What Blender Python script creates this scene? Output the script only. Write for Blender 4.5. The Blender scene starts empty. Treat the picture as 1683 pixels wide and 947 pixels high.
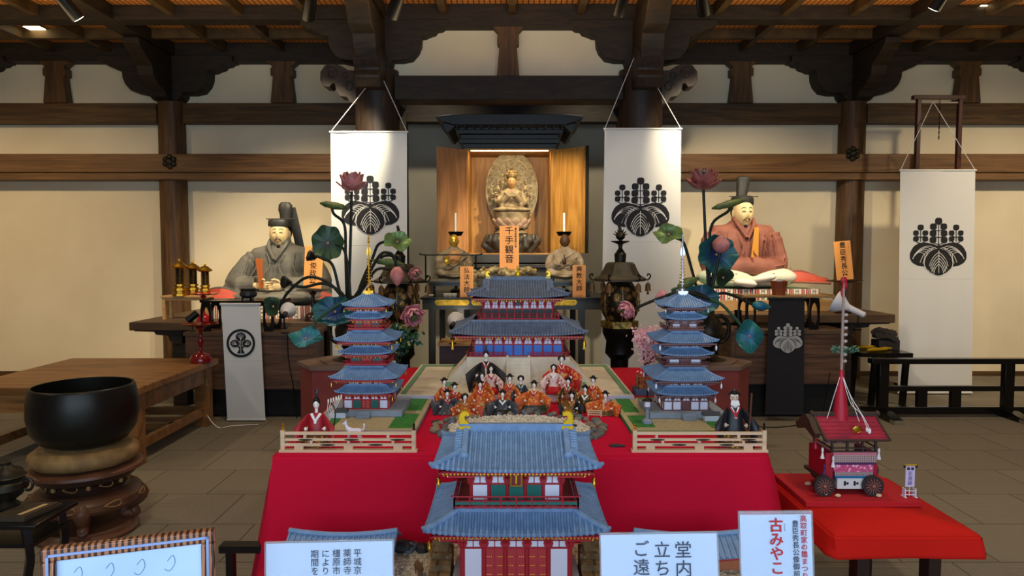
import bpy, math, random
from mathutils import Vector, Matrix, Euler, noise
PI=math.pi
R=random.Random(7)
sc=bpy.context.scene
COL=sc.collection
# ---------------------------------------------------------------- camera maths
F=1150.0; CZ=1.6
PITCH=math.atan((473.5-410)/F)
def W(px,py,Y):
    u=(px-841.5)/F; v=(473.5-py)/F
    cp,sp=math.cos(PITCH),math.sin(PITCH)
    dy=cp+v*sp; dz=-sp+v*cp
    return Vector((u/dy*Y,Y,CZ+dz/dy*Y))
def X(px,Y): return W(px,473,Y).x
def Z(py,Y): return W(841,py,Y).z
# ---------------------------------------------------------------- materials
def hexc(h):
    h=h.lstrip('#'); c=[int(h[i:i+2],16)/255 for i in (0,2,4)]
    return tuple([x/12.92 if x<=.04045 else ((x+.055)/1.055)**2.4 for x in c]+[1])
MATS={}
def mat(name,col,rough=.6,metal=0,col2=None,scale=8,stretch=(1,1,1),bump=0,kind='noise',emit=0,spec=.5,trans=0,detail=4,alpha=1,sheen=0,dist=0,ior=1.45,lo=.35,hi=.65,rotx=0):
    if name in MATS: return MATS[name]
    m=bpy.data.materials.new(name); m.use_nodes=True; nt=m.node_tree; N=nt.nodes; L=nt.links
    b=N['Principled BSDF']; b.inputs['Base Color'].default_value=hexc(col)
    b.inputs['Roughness'].default_value=rough; b.inputs['Metallic'].default_value=metal
    b.inputs['Specular IOR Level'].default_value=spec; b.inputs['IOR'].default_value=ior
    if trans: b.inputs['Transmission Weight'].default_value=trans
    if sheen: b.inputs['Sheen Weight'].default_value=sheen
    if alpha<1: b.inputs['Alpha'].default_value=alpha
    if emit:
        b.inputs['Emission Color'].default_value=hexc(col); b.inputs['Emission Strength'].default_value=emit
    if col2 or bump:
        tc=N.new('ShaderNodeTexCoord'); mp=N.new('ShaderNodeMapping'); mp.inputs['Scale'].default_value=stretch; mp.inputs['Rotation'].default_value=(rotx,0,0)
        L.new(tc.outputs['Object'],mp.inputs['Vector'])
        if kind=='noise':
            t=N.new('ShaderNodeTexNoise'); t.inputs['Scale'].default_value=scale; t.inputs['Detail'].default_value=detail; t.inputs['Distortion'].default_value=dist; out=t.outputs['Fac']
        elif kind=='wave':
            t=N.new('ShaderNodeTexWave'); t.inputs['Scale'].default_value=scale; t.inputs['Distortion'].default_value=dist or 4; t.inputs['Detail'].default_value=detail; out=t.outputs['Fac']
        elif kind=='voronoi':
            t=N.new('ShaderNodeTexVoronoi'); t.inputs['Scale'].default_value=scale; out=t.outputs['Distance']
        elif kind=='brick':
            t=N.new('ShaderNodeTexBrick'); t.inputs['Scale'].default_value=scale; t.offset=0 if dist<0 else .5
            t.inputs['Mortar Size'].default_value=.03; t.inputs['Color1'].default_value=(1,1,1,1); t.inputs['Color2'].default_value=(.8,.8,.8,1); t.inputs['Mortar'].default_value=(0,0,0,1); out=t.outputs['Color']
            t.inputs['Brick Width'].default_value=.5 if dist>=0 else .25; t.inputs['Row Height'].default_value=.25
        L.new(mp.outputs[0],t.inputs['Vector'])
        if col2:
            r=N.new('ShaderNodeValToRGB'); r.color_ramp.elements[0].position=lo; r.color_ramp.elements[1].position=hi
            r.color_ramp.elements[0].color=hexc(col2); r.color_ramp.elements[1].color=hexc(col)
            L.new(out,r.inputs[0]); L.new(r.outputs[0],b.inputs['Base Color'])
        if bump:
            bp=N.new('ShaderNodeBump'); bp.inputs['Strength'].default_value=min(1,bump); bp.inputs['Distance'].default_value=.01
            L.new(out,bp.inputs['Height']); L.new(bp.outputs[0],b.inputs['Normal'])
    MATS[name]=m; return m
# ---------------------------------------------------------------- mesh builder
class MB:
    def __init__(s): s.v=[]; s.f=[]; s.m=[]; s.M=Matrix()
    def at(s,loc=(0,0,0),rot=(0,0,0),sc_=1):
        s.M=Matrix.Translation(loc)@Euler(rot).to_matrix().to_4x4()@(Matrix.Scale(sc_,4) if not hasattr(sc_,'__len__') else Matrix.Diagonal((*sc_,1))); return s
    def add(s,vs,fs,mi=0):
        o=len(s.v); s.v+=[s.M@Vector(p) for p in vs]; s.f+=[tuple(i+o for i in f) for f in fs]; s.m+=[mi]*len(fs); return s
    def box(s,x0,x1,y0,y1,z0,z1,mi=0):
        if x0>x1:x0,x1=x1,x0
        if y0>y1:y0,y1=y1,y0
        if z0>z1:z0,z1=z1,z0
        return s.add([(x0,y0,z0),(x1,y0,z0),(x1,y1,z0),(x0,y1,z0),(x0,y0,z1),(x1,y0,z1),(x1,y1,z1),(x0,y1,z1)],
          [(0,3,2,1),(4,5,6,7),(0,1,5,4),(1,2,6,5),(2,3,7,6),(3,0,4,7)],mi)
    def bar(s,a,b,w,h,mi=0,up=(0,0,1)):
        a=Vector(a);b=Vector(b);d=(b-a).normalized();u=Vector(up)
        if abs(d.dot(u))>.95:u=Vector((0,1,0))
        sd=d.cross(u).normalized()*w/2; u=sd.cross(d).normalized()*h/2
        vs=[a-sd-u,a+sd-u,a+sd+u,a-sd+u,b-sd-u,b+sd-u,b+sd+u,b-sd+u]
        return s.add(vs,[(0,1,2,3),(7,6,5,4),(0,4,5,1),(1,5,6,2),(2,6,7,3),(3,7,4,0)],mi)
    def loft(s,rings,mi=0,cap=True,closed=True):
        n=len(rings[0]); vs=[p for r in rings for p in r]; fs=[]
        for k in range(len(rings)-1):
            for i in range(n if closed else n-1):
                j=(i+1)%n; fs.append((k*n+i,k*n+j,(k+1)*n+j,(k+1)*n+i))
        if cap and closed: fs.append(tuple(range(n))[::-1]); fs.append(tuple(range((len(rings)-1)*n,len(rings)*n)))
        return s.add(vs,fs,mi)
    def tube(s,pts,r,n=8,mi=0,flat=1,cap=True,up=None):
        pts=[Vector(p) for p in pts]; rs=r if hasattr(r,'__len__') else [r]*len(pts); rings=[]; pu=None
        for i,p in enumerate(pts):
            t=(pts[min(i+1,len(pts)-1)]-pts[max(i-1,0)])
            t=t.normalized() if t.length>1e-9 else Vector((0,0,1))
            if pu is None: u=Vector(up) if up else (Vector((0,0,1)) if abs(t.z)<.9 else Vector((0,1,0)))
            else: u=pu
            sd=t.cross(u)
            if sd.length<1e-6: sd=t.cross(Vector((1,0,0)))
            sd.normalize(); u=sd.cross(t).normalized(); pu=u
            rings.append([p+(sd*math.cos(a)+u*math.sin(a)*flat)*rs[i] for a in [2*PI*k/n for k in range(n)]])
        return s.loft(rings,mi,cap)
    def cyl(s,a,b,r0,r1=None,n=16,mi=0): return s.tube([a,b],[r0,r0 if r1 is None else r1],n,mi)
    def lathe(s,prof,n=24,c=(0,0,0),mi=0,sx=1,sy=1,cap=True,wob=None):
        rings=[]
        for r,z in prof:
            rings.append([(c[0]+math.cos(a)*r*sx*(wob(a,z) if wob else 1),c[1]+math.sin(a)*r*sy*(wob(a,z) if wob else 1),c[2]+z) for a in [2*PI*k/n for k in range(n)]])
        return s.loft(rings,mi,cap)
    def ell(s,c,r,n=16,k=10,mi=0,rot=None,fn=None):
        if not hasattr(r,'__len__'): r=(r,r,r)
        E=Euler(rot).to_matrix() if rot else None; vs=[];fs=[];c=Vector(c)
        def pt(th,ph):
            d=Vector((math.sin(th)*math.cos(ph),math.sin(th)*math.sin(ph),math.cos(th)))
            p=Vector((d.x*r[0],d.y*r[1],d.z*r[2]))
            if fn: p=fn(d,p)
            if E: p=E@p
            return c+p
        vs.append(pt(0,0))
        for i in range(1,k):
            for j in range(n): vs.append(pt(PI*i/k,2*PI*j/n))
        vs.append(pt(PI,0))
        for j in range(n): fs.append((0,1+j,1+(j+1)%n))
        for i in range(k-2):
            for j in range(n):
                a=1+i*n+j;b=1+i*n+(j+1)%n; fs.append((a,a+n,b+n,b))
        L=len(vs)-1;o=1+(k-2)*n
        for j in range(n): fs.append((o+j,L,o+(j+1)%n))
        return s.add(vs,fs,mi)
    def prism(s,poly,y0,y1,mi=0,ax='y'):
        n=len(poly)
        f={'y':lambda p,t:(p[0],t,p[1]),'x':lambda p,t:(t,p[0],p[1]),'z':lambda p,t:(p[0],p[1],t)}[ax]
        vs=[f(p,y0) for p in poly]+[f(p,y1) for p in poly]
        fs=[tuple(range(n)),tuple(range(n,2*n))[::-1]]+[(i,i+n,(i+1)%n+n,(i+1)%n) for i in range(n)]
        return s.add(vs,fs,mi)
    def sheet(s,fn,nu,nv,t=.002,mi=0,nrm=None):
        "fn(u,v)->point; thin solid sheet with thickness t"
        P=[[Vector(fn(i/nu,j/nv)) for j in range(nv+1)] for i in range(nu+1)]
        vs=[];w=nv+1
        Nn=[]
        for i in range(nu+1):
            for j in range(nv+1):
                a=P[min(i+1,nu)][j]-P[max(i-1,0)][j]; b=P[i][min(j+1,nv)]-P[i][max(j-1,0)]
                q=a.cross(b); q=q.normalized() if q.length>1e-12 else Vector((0,0,1)); Nn.append(q); vs.append(P[i][j]+q*t/2)
        k=len(vs)
        for i in range(nu+1):
            for j in range(nv+1): vs.append(P[i][j]-Nn[i*w+j]*t/2)
        fs=[]
        for i in range(nu):
            for j in range(nv):
                a=i*w+j; fs.append((a,a+w,a+w+1,a+1)); fs.append((k+a,k+a+1,k+a+w+1,k+a+w))
        for i in range(nu):
            a=i*w; fs.append((a,k+a,k+a+w,a+w)); a=i*w+nv; fs.append((a,a+w,k+a+w,k+a))
        for j in range(nv):
            a=j; fs.append((a,a+1,k+a+1,k+a)); a=nu*w+j; fs.append((a,k+a,k+a+1,a+1))
        return s.add(vs,fs,mi)
    def mesh(s,name,mats,angle=38,smooth=True):
        me=bpy.data.meshes.new(name); me.from_pydata([tuple(v) for v in s.v],[],s.f)
        for m in (mats if isinstance(mats,(list,tuple)) else [mats]): me.materials.append(m)
        me.polygons.foreach_set('material_index',s.m)
        if smooth:
            me.polygons.foreach_set('use_smooth',[True]*len(s.f)); me.update(); me.set_sharp_from_angle(angle=math.radians(angle))
        me.update(); return me
    def build(s,name,mats,parent=None,label=None,angle=38,smooth=True,bev=0,loc=None,rot=None):
        o=bpy.data.objects.new(name,s.mesh(name,mats,angle,smooth)); COL.objects.link(o)
        if parent: o.parent=parent
        if label: o['label']=label
        if bev:
            b=o.modifiers.new('b','BEVEL'); b.width=bev; b.segments=2; b.limit_method='ANGLE'; b.angle_limit=math.radians(50); b.harden_normals=False
        if loc: o.location=loc
        if rot: o.rotation_euler=rot
        return o
def thing(name,label,cat,loc=(0,0,0),rz=0,group=None,rot=None,s=1):
    o=bpy.data.objects.new(name,None); COL.objects.link(o); o.empty_display_size=.05
    o.location=loc; o.rotation_euler=rot or (0,0,rz); o.scale=(s,s,s) if not hasattr(s,'__len__') else s
    o['label']=label; o['category']=cat
    if group:o['group']=group
    return o
def tag(o,label,cat,group=None,kind=None):
    o['label']=label;o['category']=cat
    if group:o['group']=group
    if kind:o['kind']=kind
    return o
def struct(o): o['kind']='structure'; return o
def kids(o): return [c for c in COL.objects if c.parent==o]
def dup(root,loc,rz=None,label=None,rot=None,s=None,group=None,mats=None):
    def cp(o,parent):
        c=o.copy(); COL.objects.link(c)
        if parent is not None: c.parent=parent
        for k in ch.get(o.name,[]): cp(k,c)
        return c
    ch={}
    for o in COL.objects:
        if o.parent: ch.setdefault(o.parent.name,[]).append(o)
    r=cp(root,None); r.location=loc
    if rz is not None: r.rotation_euler=(0,0,rz)
    if rot: r.rotation_euler=rot
    if s is not None: r.scale=(s,s,s) if not hasattr(s,'__len__') else s
    if label: r['label']=label
    if group: r['group']=group
    return r
def bez(p,n=12):
    "catmull-rom through points"
    p=[Vector(q) for q in p]; out=[]
    for i in range(len(p)-1):
        a=p[max(i-1,0)];b=p[i];c=p[i+1];d=p[min(i+2,len(p)-1)]
        for k in range(n):
            t=k/n; out.append(.5*((2*b)+(c-a)*t+(2*a-5*b+4*c-d)*t*t+(3*b-a-3*c+d)*t**3))
    out.append(p[-1]); return out
def remesh(mb,name,mats,parent,voxel=.01,smooth=4,disp=0,dscale=3,label=None,keep_mat=False):
    me=mb.mesh(name,mats); o=bpy.data.objects.new(name,me); COL.objects.link(o)
    m=o.modifiers.new('r','REMESH'); m.mode='VOXEL'; m.voxel_size=voxel; m.use_smooth_shade=True
    if smooth:
        k=o.modifiers.new('s','SMOOTH'); k.factor=.5; k.iterations=smooth
    dg=bpy.context.evaluated_depsgraph_get(); dg.update(); ev=o.evaluated_get(dg)
    nm=bpy.data.meshes.new_from_object(ev); 
    if disp:
        for v,nn in zip(nm.vertices,[x.normal.copy() for x in nm.vertices]):
            v.co+=nn*disp*noise.noise(v.co*dscale)
    o.modifiers.clear(); o.data=nm; nm.name=name
    nm.materials.clear()
    for q in (mats if isinstance(mats,(list,tuple)) else [mats]): nm.materials.append(q)
    nm.polygons.foreach_set('use_smooth',[True]*len(nm.polygons))
    if parent:o.parent=parent
    if label:o['label']=label
    return o
def text(s,size,material,parent,loc,rot=(PI/2,0,0),depth=.0006,name='lettering',step=1.08,bold=0,xs=1,label=None):
    "vertical column of characters, top at loc, facing -Y; one mesh"
    cu=bpy.data.curves.new('t','FONT'); cu.body='\n'.join(s); cu.size=size; cu.align_x='CENTER'; cu.align_y='TOP'; cu.extrude=depth/2; cu.resolution_u=2
    cu.space_line=step
    to=bpy.data.objects.new('t',cu); COL.objects.link(to)
    dg=bpy.context.evaluated_depsgraph_get(); dg.update()
    me=bpy.data.meshes.new_from_object(to.evaluated_get(dg))
    mb=MB()
    for k,(dx,dy) in enumerate(((0,0),(1,0),(.5,.7),(.5,-.3)) if bold else ((0,0),)):
        mb.add([(v.co.x*xs+(dx-.5)*bold*size*1.6,v.co.y+dy*bold*size*1.2,v.co.z+k*.00003) for v in me.vertices],[tuple(p.vertices) for p in me.polygons])
    bpy.data.objects.remove(to); bpy.data.meshes.remove(me); bpy.data.curves.remove(cu)
    o=mb.build(name,material,parent,smooth=False,label=label); o.location=loc; o.rotation_euler=rot; return o
# ================================================================ materials
WOODD=mat('dark timber','#2e200f',.65,col2='#191005',scale=3,stretch=(1,1,6),bump=.15,dist=1.5)
WOODH=mat('dark timber long','#5c411f',.6,col2='#3a270f',scale=2.2,stretch=(.6,6,8),bump=.12,dist=1.2)
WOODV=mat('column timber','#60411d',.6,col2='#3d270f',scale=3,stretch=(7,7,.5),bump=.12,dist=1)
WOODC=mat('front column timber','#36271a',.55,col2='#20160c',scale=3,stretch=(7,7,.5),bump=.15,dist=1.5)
RIB=mat('ceiling rib timber','#55401f',.6,col2='#39290f',scale=3,stretch=(2,2,2))
PLASTER=mat('plaster','#dfd1b2',.9,col2='#d6c7a6',scale=1.2)
PLASTG=mat('alcove plaster','#d2cab4',.9,col2='#c6bda6',scale=1.2)
BLACKW=mat('black lacquer','#0c0b0b',.25,spec=.5)
BLACKM=mat('black metal','#141312',.4,metal=.6)
BRONZE=mat('dark bronze','#3d382c',.45,metal=.75,col2='#211e18',scale=9)
GOLD=mat('gold','#d0a03a',.33,metal=1,col2='#a87c22',scale=30)
GOLDP=mat('gold paint','#e0b41c',.35,metal=.55)
WHITE=mat('white cloth','#cfcfca',.85)
PAPER=mat('white paper','#dfe8f5',.6)
INK=mat('black ink','#17161a',.8)
INK2=mat('dark grey ink','#3a4252',.8)
REDINK=mat('red ink','#a8202c',.7)
LATTICE=mat('woven ceiling lattice','#e0903f',.7,col2='#5d3414',scale=4.5,kind='brick',dist=-1,bump=.5,lo=.3,hi=.6)
def floor_mat():
    m=bpy.data.materials.new('carpet tiles'); m.use_nodes=True; N=m.node_tree.nodes; L=m.node_tree.links; b=N['Principled BSDF']; b.inputs['Roughness'].default_value=.95; b.inputs['Specular IOR Level'].default_value=.15
    tc=N.new('ShaderNodeTexCoord')
    def waves(rot):
        mp=N.new('ShaderNodeMapping'); mp.inputs['Rotation'].default_value=(0,0,rot); L.new(tc.outputs['Object'],mp.inputs[0])
        w=N.new('ShaderNodeTexWave'); w.inputs['Scale'].default_value=24; w.inputs['Distortion'].default_value=1.2; w.inputs['Detail'].default_value=3; w.inputs['Detail Scale'].default_value=1.5; L.new(mp.outputs[0],w.inputs[0]); return w
    a=waves(0); c=waves(PI/2); ch=N.new('ShaderNodeTexChecker'); ch.inputs['Scale'].default_value=2; L.new(tc.outputs['Object'],ch.inputs[0])
    mx=N.new('ShaderNodeMix'); mx.data_type='FLOAT'; L.new(ch.outputs['Fac'],mx.inputs[0]); L.new(a.outputs['Fac'],mx.inputs[2]); L.new(c.outputs['Fac'],mx.inputs[3])
    r=N.new('ShaderNodeValToRGB'); r.color_ramp.elements[0].color=hexc('#686153'); r.color_ramp.elements[1].color=hexc('#928a79'); L.new(mx.outputs[0],r.inputs[0])
    br=N.new('ShaderNodeTexBrick'); br.offset=.5; br.inputs['Scale'].default_value=1; br.inputs['Brick Width'].default_value=.5; br.inputs['Row Height'].default_value=.5; br.inputs['Mortar Size'].default_value=.004; br.inputs['Color1'].default_value=(1,1,1,1); br.inputs['Color2'].default_value=(.86,.86,.86,1); br.inputs['Mortar'].default_value=(.35,.35,.35,1); L.new(tc.outputs['Object'],br.inputs[0])
    m2=N.new('ShaderNodeMix'); m2.data_type='RGBA'; m2.blend_type='MULTIPLY'; m2.inputs[0].default_value=1; L.new(r.outputs[0],m2.inputs[6]); L.new(br.outputs[0],m2.inputs[7]); L.new(m2.outputs[2],b.inputs['Base Color'])
    bp=N.new('ShaderNodeBump'); bp.inputs['Strength'].default_value=.4; bp.inputs['Distance'].default_value=.004; L.new(mx.outputs[0],bp.inputs['Height']); L.new(bp.outputs[0],b.inputs['Normal'])
    return m
CARPET=floor_mat()
# ================================================================ setting
YW=8.8; ZC=4.1; YC=7.4
TN=[0]
def trim(mb,m,bev=0,parent=None):
    TN[0]+=1; o=mb.build('trim_%d'%TN[0],m,parent,bev=bev); return struct(o)
struct(MB().box(-8.2,8.2,-1.3,9.6,-.1,0).build('floor',CARPET))
struct(MB().box(-8.2,8.2,-1.3,9.6,ZC,ZC+.08).build('ceiling',LATTICE))
XA=1.5
struct(MB().box(-8.2,-XA,YW,YW+.12,0,ZC).build('wall_back_left',PLASTER))
struct(MB().box(XA,8.2,YW,YW+.12,0,ZC).build('wall_back_right',PLASTER))
struct(MB().box(-XA,XA,9.4,9.52,0,ZC).box(-XA,-XA+.06,YW+.12,9.4,0,ZC).box(XA-.06,XA,YW+.12,9.4,0,ZC).build('wall_alcove',PLASTG))
struct(MB().box(-8.3,-8.2,-1.3,9.6,0,ZC).build('wall_left',PLASTER))
struct(MB().box(8.2,8.3,-1.3,9.6,0,ZC).build('wall_right',PLASTER))
struct(MB().box(-8.2,-3.2,-1.4,-1.3,0,ZC).box(3.2,8.2,-1.4,-1.3,0,ZC).box(-3.2,3.2,-1.4,-1.3,2.9,ZC).build('wall_front',PLASTER))
for s,n in ((-1,'left'),(1,'right')):
    struct(MB().box(s*XA,s*8.2,YW-.03,YW,0,.06).build('baseboard_'+n,WOODH))
# side-bay horizontal beams, broken at the columns
NAG=mat('nageshi timber','#76532c',.55,col2='#573a1b',scale=2.2,stretch=(.5,6,8),bump=.1,dist=1.2)
COLX=[-6.95,-4.19,4.19,6.95]
z1,z0=Z(170,8.68),Z(203,8.68); n1,n0=Z(253,8.5),Z(283,8.5); m0=Z(295,8.7)
for s in (-1,1):
    for a,b in ((1.5,4.03),(4.35,6.8),(7.1,8.2)):
        trim(MB().box(s*a,s*b,8.66,YW,z0,z1),WOODH,.006)
    trim(MB().box(s*1.5,s*8.2,8.5,YW,n0,n1),NAG,.006)
    trim(MB().box(s*1.5,s*8.2,8.53,YW,Z(295,8.53),n0-.002),NAG,.004)
    trim(MB().box(s*1.62,s*8.2,8.62,YW,Z(100,8.62),ZC),WOODD,.004)  # wall plate
cap_px=[(-108,101),(-103,101.5),(-98,105),(-91,106),(-88,110),(-79,113),(-74,115.5),(-68,116),(-67,128),(-63,138),(-54,148),(-40,151),(-26,151),(-25,156),(-19,163)]
def bracket_poly(sc_,ztop,zref):
    L=[(dx*sc_,ztop-(y-98)*sc_) for dx,y in cap_px]
    Rr=[(-x,z) for x,z in L[::-1]]
    return [(L[0][0],ztop+.04)]+L+Rr+[(Rr[-1][0],ztop+.04)]
def strut(x,y,zb,zt,w):
    k=w/15
    p=[(-15*k,zb),(-11.5*k,zt-.42*(zt-zb)),(-12*k,zt-.40*(zt-zb)),(-14.5*k,zt-.38*(zt-zb)),(-14.5*k,zt-.22*(zt-zb)),(-12*k,zt-.18*(zt-zb)),(-20*k,zt-.06*(zt-zb)),(-21*k,zt)]
    p=p+[(-a,b) for a,b in p[::-1]]
    trim(MB().at((x,y,0)).prism(p,-.07,.07),WOODV,.004)
zt=Z(100,8.66)
for x in COLX:
    mb=MB().cyl((x,8.72,0),(x,8.72,Z(163,8.7)),.165,.155,28)
    trim(mb,WOODV)
    poly=bracket_poly(.00757,zt,0)
    trim(MB().at((x,8.66,0)).prism(poly,-.1,.14),WOODD,.006)
    # arms coming forward from the wall
    pf=[(-.02-.0,zt+.04),(-.02,zt-.5),(-.18,zt-.48),(-.22,zt-.42),(-.38,zt-.38),(-.48,zt-.3),(-.5,zt-.2),(-.62,zt-.13),(-.78,zt-.02),(-.78,zt+.04)]
    trim(MB().at((x,8.6,0)).prism(pf,-.09,.09,ax='x'),WOODD,.006)
    # flower nail cover
    if abs(x)<5:
        mb=MB().at((X(284 if x<0 else 1396,8.49),8.492,Z(266 if x<0 else 253,8.5)))
        for k in range(6):
            a=PI/3*k+PI/6; mb.ell((.055*math.cos(a),-.005,.055*math.sin(a)),(.035,.018,.035),10,6)
        mb.ell((0,-.012,0),(.05,.03,.05),12,8)
        trim(mb,BRONZE)
for x in (-5.57,-2.8,2.8,5.57): strut(x,8.7,z1,zt+.02,.14)
# ceiling grid
ZB=3.95
for x in (-6.95,-4.19,-1.4,1.37,4.19,6.95): trim(MB().box(x-.11,x+.11,-1.3,8.62,ZB,ZC),WOODD,.006)
for y in (7.4,6.0,4.6,3.2,1.8): trim(MB().box(-8.2,8.2,y-.1,y+.1,ZB+.002,ZC),WOODD,.006)
mb=MB()
for y in (8.1,6.7,5.3): mb.box(-8.2,8.2,y-.035,y+.035,ZC-.11,ZC)
trim(mb,RIB)
mb=MB()
for k in range(-11,12):
    x=k*.697
    if min(abs(x-c) for c in (-6.95,-4.19,-1.4,1.37,4.19,6.95))<.25: continue
    mb.box(x-.035,x+.035,4.7,8.62,ZC-.112,ZC)
trim(mb,RIB)
# centre front columns and their beams
CX=(-1.405,1.34)
for x in CX:
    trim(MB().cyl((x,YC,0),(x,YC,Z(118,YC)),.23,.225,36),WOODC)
    ztc=Z(38,YC-.13)
    poly=bracket_poly(.0070,ztc,0)
    trim(MB().at((x,YC,0)).prism(poly,-.13,.13),WOODD,.008)
    pf=[(0,ztc),(0,ztc-.62),(-.24,ztc-.6),(-.3,ztc-.5),(-.46,ztc-.46),(-.52,ztc-.36),(-.56,ztc-.26),(-.72,ztc-.22),(-.8,ztc-.1),(-.95,ztc-.03),(-.95,ztc)]
    trim(MB().at((x,YC-.1,0)).prism(pf,-.11,.11,ax='x'),WOODD,.008)
    # forward carved nosing under it
    zn=Z(98,YC)
    pf=[(-.1,zn),(-.1,zn-.36),(-.36,zn-.38),(-.44,zn-.30),(-.40,zn-.22),(-.46,zn-.14),(-.44,zn-.05),(-.36,zn)]
    trim(MB().at((x,YC-.1,0)).prism(pf,-.13,.13,ax='x'),WOODC,.015)
    s=-1 if x<0 else 1
    # side nosing: carved cloud scroll
    q=[(.2,.11),(.34,.12),(.42,.17),(.52,.2),(.62,.18),(.68,.1),(.685,.0),(.64,-.08),(.57,-.09),(.53,-.04),(.50,-.05),(.49,-.14),(.44,-.2),(.36,-.21),(.32,-.27),(.26,-.3),(.2,-.26)]
    zs=Z(135,YC)
    mb=MB().at((x,YC,zs)).prism([(s*a*.83,b*.83) for a,b in q],-.1,.1)
    for c,rr in (((.54,.08),.09),((.5,.07),.045),((.33,-.08),.07),((.38,.05),.05)):
        pts=[(s*(c[0]+rr*math.cos(t)*(1-t/12))*.83,-.1,(c[1]+rr*math.sin(t)*(1-t/12))*.83) for t in [k*.4 for k in range(20)]]
        mb.tube(pts,.008,6)
    trim(mb,WOODC,.012)
za,zb_=Z(124,YC-.14),Z(164,YC-.14)
trim(MB().box(CX[0]+.2,CX[1]-.2,YC-.14,YC+.14,zb_,za),WOODD,.008)
trim(MB().box(-1.7,1.63,YC-.12,YC+.12,Z(44,YC-.1),ZC),WOODD)
struct(MB().box(CX[0],CX[1],YC+.03,YC+.08,za,Z(40,YC)).build('wall_over_beam',PLASTER))
strut(-.04,YC-.04,za,Z(44,YC),.115)
trim(MB().box(-1.45,1.42,8.72,8.9,Z(200,8.7),Z(160,8.7)+.4),WOODD,.005)
for s in (-1,1):
    trim(MB().box(s*1.3,s*1.46,8.68,8.86,0,Z(160,8.7)+.3),WOODD,.005)
    xx=CX[0] if s<0 else CX[1]
    trim(MB().box(xx-.1,xx+.1,YC+.1,8.7,3.3,3.6),WOODD)
    trim(MB().box(xx-.1,xx+.1,YC+.1,8.7,3.75,ZC-.05),WOODD)
# small square ceiling lamps
GLOW=mat('lamp panel','#ffe9b8',.5,emit=5)
for i,(px,py) in enumerate(((60,47),(2,18),(1618,13))):
    zz=ZC-.012; Y=(zz-CZ)/(( (Z(py,1)-CZ)));p=W(px,py,Y)
    t=thing('ceiling_light',['small square ceiling lamp second from the left edge','small square ceiling lamp cut by the left edge of the photo','small square ceiling lamp at the upper right'][i],'lamp',(p.x,p.y,ZC))
    MB().box(-.11,.11,-.11,.11,-.014,0).build('frame',RIB,t)
    MB().box(-.09,.09,-.09,.09,-.02,-.0145).build('diffuser',GLOW,t)
# black tubular spotlights hanging from the ceiling: pixel x, bottom y, yaw, target
LENS=mat('spotlight lens','#fff6dc',.3,emit=14)
def spot_fixture(px,py,Y,tgt,lbl):
    p=W(px,py,Y); tgt=Vector(tgt)
    d=(tgt-p).normalized()
    t=thing('ceiling_spotlight',lbl,'spotlight',p)
    a=Vector((0,0,0))-d*.02; b=-d*.24
    MB().tube([a,b],[.058,.052],20).tube([b,b-d*.02],[.045,.03],16).build('body',BLACKM,t)
    MB().cyl(a-d*.002,a+d*.004,.045,.045,16).build('lens',LENS,t)
    h=ZC-p.z
    MB().cyl(b*.6,(b.x*.6,b.y*.6,h),.012,.012,8).box(b.x*.6-.05,b.x*.6+.05,b.y*.6-.05,b.y*.6+.05,h-.03,h).build('bracket',BLACKM,t)
    return p+d*.03
ZSP=3.62
SPOTS=[]
def slot(px,py): 
    Y=(ZSP-CZ)/(Z(py,1)-CZ); return Y
for px,py,tg,l in ((132,34,(-2.7,8,1.5),'black tube spotlight under the ceiling at upper left'),
    (505,34,(-3,8.5,1.3),'black tube spotlight left of the left banner top, pointing straight down'),
    (642,32,(-2.2,7.6,1.6),'black tube spotlight with its lit lens showing beside the left front column'),
    (1016,26,(.6,8.3,1.9),'black tube spotlight just left of the right front column'),
    (1158,26,(2.7,8.3,1.6),'black tube spotlight just right of the right front column'),
    (1532,18,(2.9,7.7,1.6),'black tube spotlight under the ceiling at upper right')):
    SPOTS.append(spot_fixture(px,py,slot(px,py),tg,l))
# ---------------------------------------------------------------- camera
cam=bpy.data.cameras.new('camera'); co=bpy.data.objects.new('camera',cam); COL.objects.link(co)
cam.sensor_fit='HORIZONTAL'; cam.sensor_width=36; cam.lens=F/1683*36; co.location=(0,0,CZ); co.rotation_euler=(PI/2-PITCH,0,0); cam.clip_start=.05
sc.camera=co
# ---------------------------------------------------------------- lights
def spot(loc,tgt,e,size,blend=.5,col=(1,.83,.58),rad=.04):
    l=bpy.data.lights.new('spot','SPOT'); l.energy=e; l.spot_size=math.radians(size); l.spot_blend=blend; l.color=col; l.shadow_soft_size=rad
    o=bpy.data.objects.new('spot_light',l); COL.objects.link(o); o.location=loc
    o.rotation_euler=(Vector(tgt)-Vector(loc)).to_track_quat('-Z','Y').to_euler(); return o
def area(loc,rot,sx,sy,e,col):
    l=bpy.data.lights.new('area','AREA'); l.shape='RECTANGLE'; l.size=sx; l.size_y=sy; l.energy=e; l.color=col
    o=bpy.data.objects.new('area_light',l); COL.objects.link(o); o.location=loc; o.rotation_euler=rot; return o
WARM=(1,.77,.46)
spot(SPOTS[0],(-3.0,8,1.3),100,60,.7)
spot(SPOTS[1],(-2.5,8.4,1.2),130,72,.7)
spot(SPOTS[2],(-2.35,7.8,1.5),170,44,.6,(1,.86,.62))
spot(SPOTS[3],(0.0,8.3,1.55),300,36,.5,(1,.84,.58))
spot(SPOTS[4],(2.8,8.4,1.3),165,74,.7)
spot(SPOTS[5],(2.5,7.8,1.5),170,44,.6,(1,.86,.62))
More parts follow.
